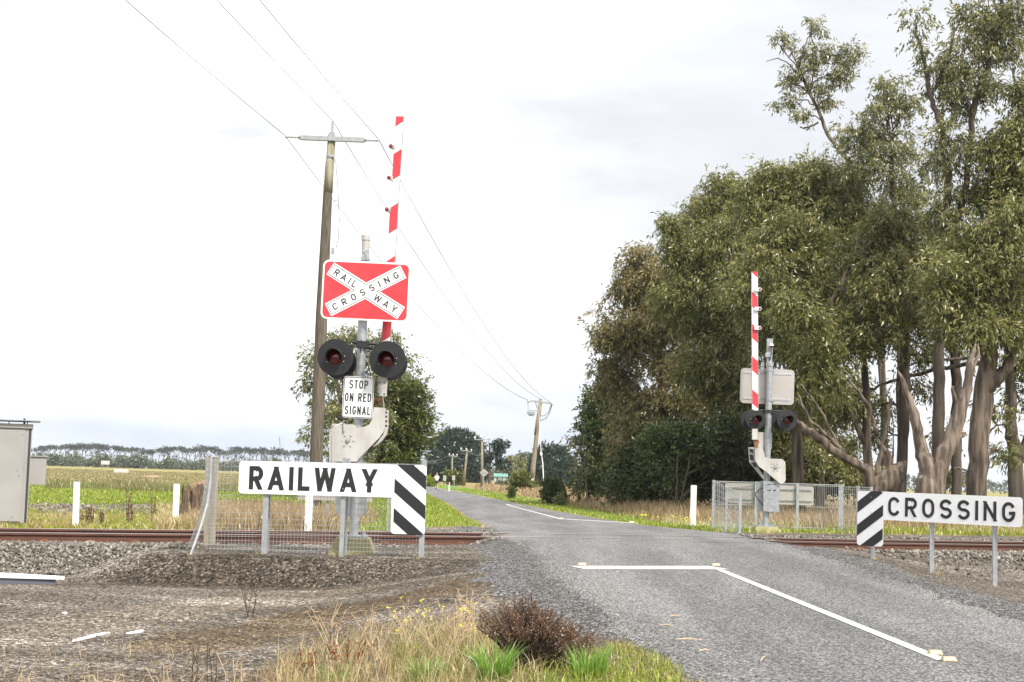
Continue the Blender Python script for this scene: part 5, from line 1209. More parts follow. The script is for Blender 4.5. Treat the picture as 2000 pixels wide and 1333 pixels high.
# leftmost lobes of the big grove
tree('gum_tree', 'leftmost brownish-topped gum of the big grove right of the road', 84, [[(1330, 985, 9), (1322, 900, 8), (1300, 800, 6), (1285, 700, 4)], [(1322, 900, 5), (1270, 820, 4), (1235, 740, 3)]],
     [(1228, 560, 30, 32, 0, 22), (1252, 505, 28, 30, 0, 18), (1215, 640, 48, 62, 0, 56), (1205, 735, 42, 50, 1, 44), (1275, 560, 58, 68, 0, 76), (1300, 660, 75, 80, -1, 104), (1250, 800, 55, 55, 0, 56), (1330, 780, 70, 70, -1, 76), (1240, 870, 50, 40, -1, 40)], 'gumwarm', nl=105, sig=.62, ll=.27, lw=.075, group=G1)
tree('gum_tree', 'broad gum with rounded crown second from the left of the grove', 76, [[(1405, 990, 10), (1400, 880, 9), (1385, 760, 7), (1365, 600, 5)], [(1400, 880, 6), (1440, 760, 5), (1450, 600, 4)]],
     [(1350, 488, 56, 60, 0, 95), (1395, 408, 45, 32, 1, 55), (1410, 500, 75, 80, -1, 120), (1345, 590, 65, 65, -1, 90), (1440, 620, 80, 70, -1.5, 110), (1400, 720, 75, 65, -2, 95), (1460, 790, 60, 55, -2, 70), (1430, 365, 40, 22, 1, 30), (1318, 436, 16, 14, 0, 18)], 'gum', nl=126, sig=.6, ll=.22, lw=.058, group=G1)
tree('gum_tree', 'tall dense gum behind the far barrier boom', 68, [[(1560, 1000, 11), (1556, 860, 10), (1545, 700, 8), (1540, 500, 5)], [(1556, 860, 7), (1600, 740, 6), (1640, 600, 4)], [(1556, 860, 6), (1505, 760, 5), (1490, 640, 4)]],
     [(1500, 410, 68, 60, 1, 85), (1570, 380, 75, 58, 1, 95), (1560, 480, 90, 75, -1, 130), (1640, 430, 75, 75, 0, 110), (1500, 560, 75, 70, -2, 100), (1620, 570, 85, 75, -1.5, 110), (1545, 660, 70, 60, -2, 80), (1640, 350, 50, 32, 1, 40), (1510, 340, 32, 18, 1, 18), (1585, 335, 36, 18, 1, 22)], 'gum', nl=144, sig=.58, ll=.21, lw=.055, group=G1)
tree('gum_tree', 'scraggly gum with bare twisted branches above the back of the far sign', 61, [[(1700, 1010, 9), (1695, 880, 9), (1690, 740, 7), (1670, 600, 6), (1640, 560, 4)], [(1695, 880, 6), (1650, 780, 5), (1600, 700, 4), (1570, 640, 2.5)]],
     [(1690, 640, 80, 60, 0, 64), (1610, 700, 70, 45, -1, 45), (1740, 560, 62, 60, -1, 56), (1700, 500, 75, 55, 1, 56), (1580, 760, 62, 40, -1, 34), (1640, 800, 50, 30, 1, 21), (1560, 600, 45, 35, -2, 26), (1735, 430, 50, 40, 1, 34)], 'gum', nl=105, sig=.55, ll=.22, lw=.06, group=G1,
     dead=[[(1640, 560, 3), (1625, 590, 3.5), (1632, 620, 4), (1610, 650, 3)], [(1600, 640, 2), (1570, 610, 1.5), (1555, 590, 1)], [(1610, 700, 2.5), (1578, 640, 2), (1566, 600, 1)], [(1540, 690, 1.5), (1565, 715, 2), (1600, 745, 3)], [(1700, 500, 1.5), (1690, 540, 2.2), (1715, 600, 3)]])
tree('gum_tree', 'bushy gum behind the trunks filling the gap above the mesh fence', 72, [[(1600, 985, 9), (1605, 900, 8), (1610, 800, 5)]],
     [(1560, 900, 60, 45, 0, 44), (1620, 880, 55, 50, 1, 44), (1500, 880, 60, 60, 1, 52), (1480, 800, 55, 50, 1, 44), (1550, 820, 55, 45, 1, 40), (1660, 920, 35, 30, 0, 16), (1665, 760, 45, 40, 2, 28)], 'gum', nl=100, sig=.6, ll=.24, lw=.066, group=G1)
# top sparse tree leaning left over the grove
tree('gum_tree', 'slender gum leaning left with airy tufts above the grove', 82, [[(1730, 985, 8, 1), (1725, 800, 7, 1), (1715, 600, 7, 1), (1690, 420, 6, 1), (1655, 312, 5, 0), (1620, 270, 4, 0), (1598, 215, 3.2), (1580, 180, 2.5), (1560, 130, 2)]],
     [(1525, 72, 20, 14, 0, 6), (1590, 55, 18, 17, 0, 6), (1612, 95, 24, 18, 0, 8), (1655, 105, 28, 24, 0, 13), (1640, 145, 34, 22, 0, 13), (1570, 105, 26, 16, 0, 8), (1555, 140, 20, 15, 0, 6), (1600, 165, 30, 18, 0, 9), (1532, 195, 26, 12, 0, 7), (1565, 225, 18, 12, 0, 5), (1620, 195, 26, 10, 0, 6), (1545, 165, 18, 10, 0, 4), (1625, 285, 14, 9, 0, 3), (1590, 130, 22, 16, 0, 6)], 'gumgrey', nl=63, sig=.42, ll=.24, lw=.062, group=G1, limb_r=.07, flat=.6,
     dead=[[(1580, 180, 1.6), (1545, 130, 1.3), (1520, 115, 1), (1497, 120, .6)], [(1598, 240, 2), (1575, 250, 1.8), (1562, 248, 1.2)], [(1560, 135, 1.3), (1530, 100, 1), (1518, 80, .8)], [(1585, 170, 1.4), (1594, 110, 1.2), (1582, 62, .8)]])
tree('gum_tree', 'pale-tufted gum rising between the leaning gum and the tall trunks', 66, [[(1760, 990, 9), (1758, 800, 8), (1755, 600, 6), (1745, 400, 5), (1740, 280, 3)]],
     [(1745, 165, 34, 30, 0, 10), (1725, 215, 40, 26, 0, 10), (1770, 205, 34, 30, 0, 8), (1690, 265, 42, 34, 0, 14), (1745, 290, 55, 45, 0, 22), (1700, 330, 55, 38, 0, 18), (1770, 370, 55, 55, 0, 23), (1660, 255, 20, 22, 0, 4)], 'gumgrey', nl=90, sig=.48, ll=.22, lw=.06, group=G1, limb_r=.06,
     dead=[[(1740, 280, 2.4), (1735, 230, 2), (1725, 190, 1.2), (1735, 160, .7)], [(1738, 260, 2), (1765, 220, 1.5), (1770, 180, .8)]])
# tall straight trunks
tree('gum_tree', 'tall twin-stemmed gum whose bare stems reach the top of the frame', 58, [[(1832, 985, 13), (1833, 860, 12), (1834, 740, 11), (1834, 620, 10), (1838, 520, 8), (1846, 420, 8), (1850, 330, 7), (1832, 230, 6), (1818, 190, 5), (1805, 120, 4), (1790, 60, 3)], [(1834, 500, 8), (1880, 400, 6), (1892, 300, 6), (1905, 200, 6), (1930, 130, 5), (1950, 60, 4), (1958, -20, 3)], [(1830, 170, 4), (1850, 110, 3), (1866, 60, 2.4)]],
     [(1790, 45, 22, 30, 0, 5), (1845, 150, 40, 38, 0, 15), (1880, 110, 45, 40, 0, 16), (1930, 70, 55, 50, 0, 24), (1960, 20, 55, 50, 0, 24), (1890, 30, 40, 28, 0, 10), (1870, 200, 45, 42, 0, 18), (1860, 270, 50, 40, 0, 18), (1835, 320, 40, 35, 0, 13), (1830, 400, 45, 50, 0, 18), (1870, 450, 40, 40, 0, 13), (1800, 95, 18, 22, 0, 3), (1980, 90, 36, 40, 0, 13), (1925, 160, 36, 36, 0, 11)], 'gumgrey', bark='barkgrey', nl=85, sig=.48, ll=.21, lw=.058, group=G1, limb_r=.06)
tree('gum_tree', 'thick-trunked gum forking behind the letters of the CROSSING board', 54, [[(1908, 1000, 22), (1910, 900, 20.5), (1918, 800, 20), (1926, 720, 18), (1935, 660, 14), (1940, 600, 12), (1945, 500, 8)], [(1922, 760, 18), (1958, 730, 12), (1985, 680, 9), (2010, 640, 8)], [(1975, 700, 9), (1968, 600, 9), (1985, 530, 9), (2000, 500, 9), (2020, 440, 8)]],
     [(1900, 560, 60, 55, 0, 44), (1870, 620, 55, 42, 0, 32), (1950, 520, 60, 55, 0, 42), (1850, 540, 45, 50, 0, 30), (1940, 650, 50, 32, -1, 24), (1985, 620, 40, 45, 0, 24), (1958, 880, 14, 22, 1, 5), (1945, 800, 12, 16, 1, 4), (1900, 480, 50, 45, 1, 30), (1970, 430, 50, 50, 0, 32)], 'gum', nl=95, sig=.5, ll=.21, lw=.058, group=G1,
     dead=[[(1925, 710, 6, 6), (1880, 714, 5, 7), (1830, 722, 4.5, 8), (1780, 736, 4, 9), (1730, 748, 3.5, 9), (1680, 770, 2, 9)], [(1925, 690, 4, 7), (1880, 700, 3.5, 8), (1850, 703, 3, 8), (1800, 708, 2.5, 9), (1750, 722, 1.2, 9)], [(1930, 850, 2), (1945, 832, 2), (1965, 828, 1.4), (1990, 800, 1)], [(1905, 925, 2), (1880, 918, 2.2), (1862, 915, 1)]])
tree('gum_tree', 'dark-trunked gum at the right edge of the frame', 57, [[(1985, 990, 17), (1983, 900, 14), (1975, 840, 12), (1973, 760, 10), (1968, 690, 8), (1960, 560, 6)], [(1985, 905, 12), (2010, 860, 12), (2030, 780, 10)]],
     [(1985, 340, 50, 65, 0, 47), (1950, 300, 45, 45, 0, 29), (2000, 250, 40, 45, 0, 26), (1990, 430, 45, 55, 1, 32), (1990, 560, 45, 55, 2, 29), (2010, 700, 35, 40, 0, 18), (1995, 170, 25, 30, 0, 10), (1935, 390, 45, 45, 1, 29), (1990, 760, 26, 26, 1, 6)], 'gum', bark='barkgrey', nl=90, sig=.52, ll=.22, lw=.06, group=G1,
     dead=[[(2020, 240, 2.5), (1990, 180, 2), (1975, 140, 1.5), (1968, 120, 1)], [(1985, 380, 3), (1965, 300, 2.5), (1968, 215, 2)]])
# dark straight trunk left of the pair
tree('gum_tree', 'gum with two straight dark trunks standing in front of the bright sky gap', 63, [[(1868, 985, 10), (1868, 860, 10), (1868, 740, 10), (1862, 620, 9), (1858, 500, 7)], [(1760, 985, 9), (1762, 900, 10), (1765, 800, 11), (1768, 680, 9), (1765, 560, 7)]],
     [(1800, 620, 55, 45, 0, 29), (1855, 680, 40, 22, 0, 10), (1770, 480, 60, 60, 0, 36), (1815, 540, 50, 50, 0, 29), (1790, 690, 40, 22, 0, 10), (1755, 600, 45, 45, 0, 24), (1700, 845, 22, 26, 1, 8), (1845, 850, 12, 30, 1, 6), (1790, 760, 14, 26, 1, 6), (1720, 790, 18, 22, 1, 6), (1850, 930, 14, 16, 1, 4), (1822, 460, 40, 50, 1, 22)], 'gum', bark='barkgrey', nl=95, sig=.52, ll=.22, lw=.06, group=G1)
# broken pale dead trees in front
def dead_tree(label, D, paths, bark='barkpale', small=()):
    q = MB()
    for k, p_ in enumerate(paths): trunkpath(q, p_, D, .015, 14, 5)
    for p_ in small: trunkpath(q, [(a[0], a[1], a[2]*.8) for a in p_], D, .02, 8)
    b0 = at(paths[0][0][0], 1000, D); root = thing('dead_tree', label, 'tree', (b0.x, D, gz(b0.x, D)), 'broken dead gum trunks'); 
    q.build('trunk', M[bark], root, smooth='all'); return root
dt = dead_tree('pale broken gum trunk split into a tall V behind the CROSSING board', 50, [[(1806, 1010, 25), (1808, 960, 22), (1813, 925, 18), (1800, 880, 12), (1792, 840, 10), (1778, 790, 8), (1766, 750, 5), (1756, 727, 1.5)], [(1813, 950, 20), (1835, 910, 16), (1858, 860, 15), (1872, 810, 13), (1888, 760, 10), (1896, 710, 7), (1905, 672, 1.5)]],
     small=[[(1875, 800, 6), (1862, 770, 5), (1861, 755, 3)], [(1862, 858, 7), (1878, 850, 5), (1886, 845, 3)], [(1812, 900, 6), (1806, 880, 5), (1808, 866, 2)], [(1896, 735, 6), (1908, 700, 4), (1912, 672, 2)]])
dt = dead_tree('fallen split gum stump with a long limb reaching left to the far signal', 52, [[(1712, 1010, 24), (1718, 965, 26), (1742, 935, 22), (1760, 912, 10), (1768, 900, 2)], [(1716, 975, 16), (1700, 935, 11), (1680, 912, 9), (1652, 895, 8.5), (1620, 872, 8), (1590, 850, 7.5), (1562, 830, 6), (1540, 812, 2.5)]], bark='bark',
     small=[[(1728, 940, 9), (1735, 905, 7), (1728, 880, 7), (1715, 866, 6), (1712, 856, 2)], [(1712, 930, 7), (1722, 870, 6), (1735, 810, 6), (1742, 778, 4)], [(1742, 920, 3), (1745, 860, 2), (1742, 800, 1.5)], [(1655, 896, 5), (1635, 870, 5), (1610, 845, 4.5), (1580, 820, 4), (1558, 770, 3)], [(1640, 875, 3), (1600, 800, 3), (1565, 750, 2)], [(1712, 850, 5), (1700, 800, 4), (1678, 765, 4), (1655, 740, 2)]])
# dark understorey at the foot of the grove
G2 = 'dark wattles at the foot of the grove'
tree('wattle_tree', 'bright dark-green wattle at the left tip of the grove', 92, [[(1180, 975, 5), (1178, 900, 4), (1175, 830, 3)]],
     [(1170, 790, 34, 32, 0, 40), (1165, 850, 38, 38, 0, 50), (1180, 910, 50, 38, 0, 65), (1215, 860, 45, 50, 0, 65), (1160, 945, 40, 24, 0, 30), (1200, 760, 22, 20, 0, 15)], 'dark', 'barkgrey', nl=120, sig=.55, ll=.2, lw=.09, droop=.1, flat=.6, group=G2, hang=.1)
tree('wattle_tree', 'wide dark wattle thicket under the left half of the grove', 82, [[(1270, 985, 4), (1268, 900, 3), (1265, 850, 2)]],
     [(1240, 920, 50, 45, 0, 60), (1290, 890, 55, 55, 0, 75), (1340, 910, 55, 55, -1, 75), (1290, 950, 60, 26, -1, 50), (1230, 960, 40, 22, -1, 30)], 'dark', 'barkgrey', nl=120, sig=.55, ll=.2, lw=.085, droop=.1, flat=.6, group=G2, hang=.1)
tree('wattle_tree', 'very dark wattle with a forked stem just left of the mesh gate', 70, [[(1322, 1005, 2.2), (1322, 940, 2), (1325, 880, 1.4)], [(1322, 950, 1.6), (1345, 910, 1.3), (1350, 870, 1)]],
     [(1350, 870, 55, 45, 1, 60), (1400, 890, 55, 50, 2, 65), (1440, 860, 50, 50, 2, 55), (1470, 920, 45, 40, 3, 45), (1400, 950, 60, 26, 3, 45), (1350, 940, 40, 30, 3, 35), (1300, 870, 40, 40, 1, 40)], 'dark', 'barkgrey', nl=115, sig=.52, ll=.18, lw=.08, droop=.15, flat=.6, group=G2, hang=.1)
tree('wattle_tree', 'dark wattle behind the mesh fence below the far signal lamps', 74, [[(1520, 990, 4), (1520, 940, 3), (1520, 900, 2)]],
     [(1510, 930, 50, 36, 0, 45), (1570, 940, 50, 30, 0, 40), (1620, 930, 45, 34, 0, 35), (1670, 945, 30, 24, 0, 15), (1545, 900, 50, 40, 1, 40)], 'dark', 'barkgrey', nl=110, sig=.52, ll=.18, lw=.08, droop=.15, flat=.6, group=G2, hang=.1)
tree('sapling', 'thin pale-leaved eucalypt sapling poking out at the left tip of the grove', 90, [[(1148, 965, 2), (1140, 900, 1.5), (1128, 860, 1)]],
     [(1120, 858, 10, 12, 0, 4), (1135, 880, 12, 14, 0, 5), (1140, 905, 12, 12, 0, 5)], 'gumgrey', nl=40, sig=.4, ll=.22, lw=.06, limb_r=.03)

# trees behind the near signal
tree('gum_tree', 'pale grey-green gum behind the near power pole and signal', 88, [[(690, 990, 9), (692, 880, 8), (695, 780, 6), (690, 700, 4)], [(692, 850, 5), (660, 760, 4), (650, 700, 3)], [(692, 850, 5), (740, 740, 4), (750, 690, 3)]],
     [(640, 690, 38, 36, 0, 17), (680, 660, 40, 28, 0, 15), (620, 720, 26, 36, 0, 10), (625, 800, 22, 36, 0, 9), (700, 720, 55, 45, 0, 26), (745, 670, 42, 30, 0, 17), (775, 705, 34, 28, 0, 13), (660, 790, 40, 50, 0, 22), (720, 800, 50, 50, 0, 24), (690, 860, 60, 35, 0, 22), (625, 850, 22, 20, 0, 5), (600, 745, 14, 20, 0, 3)], 'gumgrey', nl=90, sig=.55, ll=.25, lw=.07, group='trees left of the road', limb_r=.08)
tree('wattle_tree', 'olive-green rounded wattle leaning over the road behind the near signal', 98, [[(765, 985, 7), (770, 900, 6), (780, 830, 4)]],
     [(790, 760, 34, 28, 0, 29), (808, 777, 24, 18, 0, 19), (790, 812, 36, 32, 0, 42), (826, 815, 16, 18, 0, 10), (780, 860, 45, 36, 0, 47), (814, 850, 22, 24, 0, 20), (778, 905, 34, 28, 0, 34), (750, 830, 40, 50, 0, 42), (745, 900, 40, 30, 0, 30), (740, 770, 36, 34, 0, 29)], 'midgreen', nl=110, sig=.6, ll=.22, lw=.09, droop=.2, flat=.6, hang=.15, group='trees left of the road')
# cypresses
tree('cypress_tree', 'huge dark layered cypress beyond the jogger, left of the poles', 330, [[(893, 945, 6), (893, 900, 5), (893, 860, 3)]],
     [(890, 856, 24, 10, 0, 45), (905, 866, 30, 12, -1, 60), (880, 872, 30, 12, -1, 60), (893, 862, 26, 16, 0, 60), (870, 880, 24, 16, 0, 40), (915, 878, 25, 17, 0, 45), (893, 890, 42, 18, -3, 80), (865, 905, 26, 20, -2, 50), (922, 905, 22, 22, -2, 50), (893, 915, 45, 22, -4, 90), (860, 928, 20, 14, 0, 30), (925, 930, 20, 14, 0, 32), (890, 935, 40, 12, -3, 50)], 'cypress', nl=90, sig=1.15, ll=.75, lw=.28, droop=-.15, flat=.35, hang=.25, group='dark cypresses beyond the rails', tw=False)
tree('cypress_tree', 'dark dome-shaped cypress right of the leaning power pole', 300, [[(1080, 945, 5), (1080, 910, 4), (1080, 890, 3)]],
     [(1078, 886, 22, 12, 0, 30), (1060, 900, 20, 14, 0, 30), (1098, 902, 18, 14, 0, 30), (1078, 912, 36, 16, -2, 60), (1060, 928, 20, 12, 0, 26), (1095, 928, 22, 12, 0, 30), (1078, 932, 38, 9, -2, 34)], 'cypress', nl=90, sig=1.05, ll=.7, lw=.26, droop=-.15, flat=.35, hang=.25, group='dark cypresses beyond the rails', tw=False)
tree('dead_tree', 'half-dead dark tree with a few leafy clumps right of the diamond sign', 210, [[(957, 945, 3.4), (956, 915, 3), (957, 890, 2.2), (955, 868, 1)], [(957, 905, 2), (968, 885, 1.5), (978, 872, 1)], [(957, 918, 1.6), (970, 905, 1.4), (985, 908, 1)]],
     [(978, 865, 9, 6, 0, 8), (975, 873, 9, 6, 0, 7), (968, 886, 8, 6, 0, 6), (984, 906, 9, 5, 0, 7), (980, 902, 6, 5, 0, 4), (946, 894, 6, 8, 0, 6), (944, 905, 5, 6, 0, 4)], 'cypress', bark='barkgrey', nl=45, sig=.55, ll=.45, lw=.2, limb_r=.08, group=None,
     dead=[[(956, 890, 1.2), (949, 876, .8), (945, 868, .5)], [(956, 900, 1.4), (966, 880, .9), (964, 868, .5)], [(957, 915, 1.2), (945, 900, .9), (940, 880, .5)]])
# mid-distance gums behind the poles
k = 0
for (px, py, rx, ry, D, lf, lab) in ((1000, 905, 22, 12, 420, 'gumgrey', 'pale gum with visible white trunk beyond the dead tree'), (1020, 896, 24, 16, 520, 'hedge', 'bluish gum left of the leaning pole in the distance'), (988, 918, 16, 10, 480, 'hedge', 'small hazy gum beside the distant green-roofed shed'), (1045, 905, 16, 14, 560, 'hedge', 'hazy gum just right of the leaning pole foot'), (1128, 925, 20, 14, 520, 'hedge', 'hazy tree in the gap between the dome cypress and the grove'), (1106, 920, 18, 12, 600, 'hedge', 'hazy tree peeping past the dome cypress'), (830, 930, 16, 14, 500, 'hedge', 'hazy trees edge left of the huge cypress'), (965, 930, 14, 10, 520, 'hedge', 'low hazy bush line under the dead tree')):
    tree('distant_tree', lab, D, [[(px, 945, 1.2), (px-1, py+4, 1), (px, py-2, .6)], [(px, py+10, .8), (px+6, py-2, .6)]], [(px-rx*.4, py+ry*.2, rx*.6, ry*.7, 0, 26), (px+rx*.4, py, rx*.6, ry*.8, 1, 26), (px, py-ry*.4, rx*.5, ry*.5, 0, 16), (px, min(py+ry*1.2, 934), rx*.9, ry*.6, 0, 18)], lf, 'barkfar', nl=30, sig=1.5, ll=.9, lw=.4, tw=False, group='hazy trees beyond the poles')

# ------------------------------------------------------------------ distant flat-topped pine row, hedge and right-hand skyline: prototypes and copies
def copytree(r, loc, rz, sc, label=None):
    c = r.copy(); COL.objects.link(c); c.location = loc; c.rotation_euler = (0, 0, rz); c.scale = sc if hasattr(sc, '__len__') else (sc,)*3
    if label: c['label'] = label
    for ch in r.children:
        d = ch.copy(); COL.objects.link(d); d.parent = c
    return c
def pine(h, seed):
    """bare slanting stem under a wide flat top"""
    r = np.random.default_rng(seed); q = MB(); x = r.uniform(-2, 2); top = np.array([x, 0, h*.8])
    Cc = []
    q.tube([(0, 0, -.5), (x*.3+r.uniform(-.6, .6), 0, h*.35), (x, 0, h*.72)], [.42, .33, .22], 6)
    for k in range(r.integers(4, 7)):
        a = r.uniform(0, 6.28); l = r.uniform(2.5, 6); e = np.array([x+math.cos(a)*l, math.sin(a)*l, h*r.uniform(.82, .95)]); st = np.array([x*.7, 0, h*r.uniform(.45, .72)])
        q.tube([Vector(st), Vector((st+e)/2+np.array([0, 0, -.3])), Vector(e)], [.18, .14, .08], 5); 
        for j in range(5): Cc.append(e+np.array([r.normal()*1.4, r.normal()*1.4, r.normal()*.35+.2]))
    for j in range(10): Cc.append(np.array([x+r.normal()*2.6, r.normal()*2.6, h*.92+r.normal()*.35]))
    for j in range(r.integers(2, 6)): Cc.append(np.array([x*.5+r.normal()*2, r.normal()*2, h*r.uniform(.35, .7)]))
    V, Q, T = foliage(np.array(Cc), 26, 1.5, 1.1, .5, 0, .38, .1)
    root = thing('pine_tree', 'tall flat-topped pine in the hazy row beyond the green field', 'tree', (0, 0, 0), 'distant flat-topped pine row')
    q.build('trunk', M['barkgrey'], root); mesh_np('crown', V, [Q], M['far'], parent=root, tint=T); return root
protos = [pine(18+k*.5, 50+k) for k in range(7)]
DP = 980; used = set(); i = 0
for px in np.arange(64, 640, 9.2):
    if 262 < px < 272 or 425 < px < 438: pass
    x = px+rng.uniform(-2.5, 2.5); D = DP+rng.uniform(-30, 60); g = foot(x, D); topy = np.interp(x, [60, 110, 170, 260, 275, 300, 400, 435, 450, 500, 560, 640], [874, 868, 868, 874, 882, 876, 872, 882, 874, 876, 880, 884])
    hor = 930+.0297*(x-1000); h = (hor-topy)*D/F*1.0+1.6; k = i % 7
    sc = h/(18+k*.5)*rng.uniform(.94, 1.04); 
    if k in used: copytree(protos[k], g, rng.uniform(0, 6.28), (sc*1.05, sc*1.05, sc))
    else: protos[k].location = g; protos[k].scale = (sc, sc, sc); used.add(k)
    i += 1
def bush(seed, w=3.2, h=3.6, name='hedge_tree', label='rounded grey-green shrub in the hedge line under the pine row', group='hedge shrubs below the distant pines', m='hedge', nl=26):
    r = np.random.default_rng(seed); C = []
    for k in range(34):
        a = r.uniform(0, 6.28); e = r.uniform(0, 1); C.append((math.cos(a)*w*math.sqrt(1-e*e)*r.uniform(.5, 1), math.sin(a)*w*math.sqrt(1-e*e)*.8, h*.15+e*h*.8))
    V, Q, T = foliage(np.array(C), nl, 1.0, .9, .45, .1, .7, .1)
    root = thing(name, label, 'shrub', (0, 0, 0), group); q = MB(); q.tube([(0, 0, -.3), (.1, 0, h*.5)], [.15, .08], 5); q.build('stem', M['barkfar'], root); mesh_np('foliage', V, [Q], M[m], parent=root, tint=T); return root
bp_ = [bush(80+k) for k in range(4)]
for i, px in enumerate(np.arange(70, 640, 10.5)):
    x = px+rng.uniform(-3, 3); D = 760+rng.uniform(-30, 30); g = foot(x, D); sc = rng.uniform(.8, 1.5)
    if i < 4: bp_[i].location = g; bp_[i].scale = (sc,)*3
    else: copytree(bp_[i % 4], g, rng.uniform(0, 6.28), (sc*1.1, sc, sc))
# skyline seen between the trunks on the right
sk = bush(95, 5, 8, 'skyline_tree', 'hazy pale tree on the far skyline between the right-hand trunks', 'far skyline trees at the right', 'hedge', 24)
first = True
for px, h in list(zip(np.arange(1760, 2010, 13), [9, 10, 8, 7, 12, 13, 15, 13, 12, 14, 12, 10, 9, 8, 7, 6, 8, 9, 9, 8])):
    D = 850+rng.uniform(-40, 60); g = foot(px+rng.uniform(-4, 4), D); sc = h/9
    if first: sk.location = g; sk.scale = (sc,)*3; first = False
    else: copytree(sk, g, rng.uniform(0, 6.28), (sc*1.1, sc, sc))

# ------------------------------------------------------------------ bushes on the right verge
def shrub(name, label, px, py, w, h, D, m, n=60, nl=70, sig=.3, ll=.14, lw=.05, taper=.5, cat='shrub'):
    g = foot(px, D); s = pxs(D); W = w*s/2; Hh = h*s; C = []
    for k in range(n):
        f = rng.uniform(.05, 1); a = rng.uniform(0, 6.28); rr = W*math.sqrt(rng.uniform(.2, 1))*(1-taper*f**1.6); C.append((g.x+math.cos(a)*rr, g.y+math.sin(a)*rr, g.z+f*(Hh-sig*.5)))
    V, Q, T = foliage(np.array(C), nl, sig, ll, lw, -.25, .8, .05); root = thing(name, label, cat, g); q = MB()
    for k in range(5): c = C[k]; q.tube([g, ((g.x+c[0])/2, (g.y+c[1])/2, g.z+(c[2]-g.z)*.6), c], [.03, .02, .008], 5)
    q.build('stem', M['twig'], root, smooth='all'); mesh_np('foliage', V, [Q], M[m], parent=root, tint=T); return root
shrub('shrub', 'rounded dark-green conical shrub on the verge below the cypress dome', 1078, 0, 36, 46, 92, 'dark', 70, 110, .3, .16, .07, .45)
shrub('shrub', 'small pale green shoot beside the conical shrub', 1093, 0, 16, 22, 88, 'gumgrey', 16, 60, .2, .13, .05)
shrub('shrub', 'olive bush at the foot of the leaning power pole', 1019, 0, 34, 36, 150, 'midgreen', 60, 80, .55, .3, .13, .4)
shrub('shrub', 'tiny dark sapling in the dry grass left of the olive bush', 998, 0, 11, 22, 105, 'dark', 14, 60, .18, .14, .06, .8)
shrub('shrub', 'low light-green bush by the foot of the leaning pole', 985, 0, 28, 14, 190, 'hedge', 24, 50, .5, .3, .14, .3)
shrub('shrub', 'yellow-green bush near the two small sign backs', 884, 0, 26, 26, 230, 'midgreen', 30, 60, .7, .4, .18, .3)
shrub('shrub', 'bright yellow-green bush at the left road edge beside the jogger', 841, 0, 16, 14, 200, 'grass', 18, 60, .5, .3, .14, .3)
# ------------------------------------------------------------------ grasses
def gpn(px, py):
    px = np.asarray(px, float); py = np.asarray(py, float); D = np.full(len(px), 14.)
    for _ in range(14):
        p = atn(px, py, D); h = H(p[:, 0], p[:, 1]); D = D*np.clip((1.6-h)/(1.6-p[:, 2]), .6, 1.6)
    p = atn(px, py, D); p[:, 2] = H(p[:, 0], p[:, 1]); return p
def put(x, y): return np.stack([x, y, H(x, y)], -1)
def pxw(P, k): return np.maximum(.003, P[:, 1]*k/1586)
def zone(n, y0, y1, fx0, fx1, keep, pw=1.0):
    """random ground points, denser near the road crossing, between two sight-line slopes"""
    u = rng.uniform(0, 1, n)**pw; y = y0*(y1/y0)**u; x = y*rng.uniform(fx0, fx1, n); k = keep(x, y); return put(x[k], y[k])
# verge, both sides, short and bright
P = zone(150000, 34, 175, -.12, .36, lambda x, y: (edge(x, y) > .12) & (edge(x, y) < 4.2+wav(x, y)) & (ts(x, y)[1] > 5+.8*wav(x, y)) & (masks(x, y)[0] < .5))
n = len(P); grass('verge_grass', P, rng.uniform(.05, .15, n), pxw(P, .8), rng.uniform(.2, .9, n), M['grass'], label='short bright green grass on both road verges', cat='grass')
P = zone(9000, 33, 60, -.12, .3, lambda x, y: (edge(x, y) > .05) & (edge(x, y) < 7) & (ts(x, y)[1] > 4.2) & (ts(x, y)[1] < 7) & (rng.uniform(0, 1, len(x)) < .6))
n = len(P); grass('verge_edge_grass', P, rng.uniform(.04, .12, n), pxw(P, .8), rng.uniform(.3, 1, n), M['mixgrass'], label='thin patchy grass where the verge meets the gravel', cat='grass')
# tall dry grass right of the verge and beneath the trees
P = zone(150000, 42, 200, -.02, .5, lambda x, y: (x > xc(y)) & (edge(x, y) > 3.4+wav(x*2, y*2)) & (edge(x, y) < 26) & (ts(x, y)[1] > 8.5))
n = len(P); e = edge(P[:, 0], P[:, 1]); grass('dry_grass', P, rng.uniform(.3, .75, n)*sm(2.5, 5.5, e)+.1, pxw(P, .75), rng.uniform(.1, .5, n), M['drygrass'], label='tall straw-coloured grass between the verge and the trees', cat='grass')
P = zone(60000, 42, 85, .1, .42, lambda x, y: (edge(x, y) > 2) & (ts(x, y)[1] > 6.5))
n = len(P); grass('under_tree_grass', P, rng.uniform(.12, .4, n), pxw(P, .75), rng.uniform(.2, .7, n), M['mixgrass'], label='mixed green and straw grass behind the far mesh fence', cat='grass')
P = zone(16000, 40, 60, .2, .42, lambda x, y: (ts(x, y)[1] > 6.5))
n = len(P); grass('leafy_weeds', P, rng.uniform(.1, .3, n), pxw(P, 1.0), rng.uniform(.3, .9, n), M['grass'], label='green weeds under the right-hand gum trunks', cat='grass')
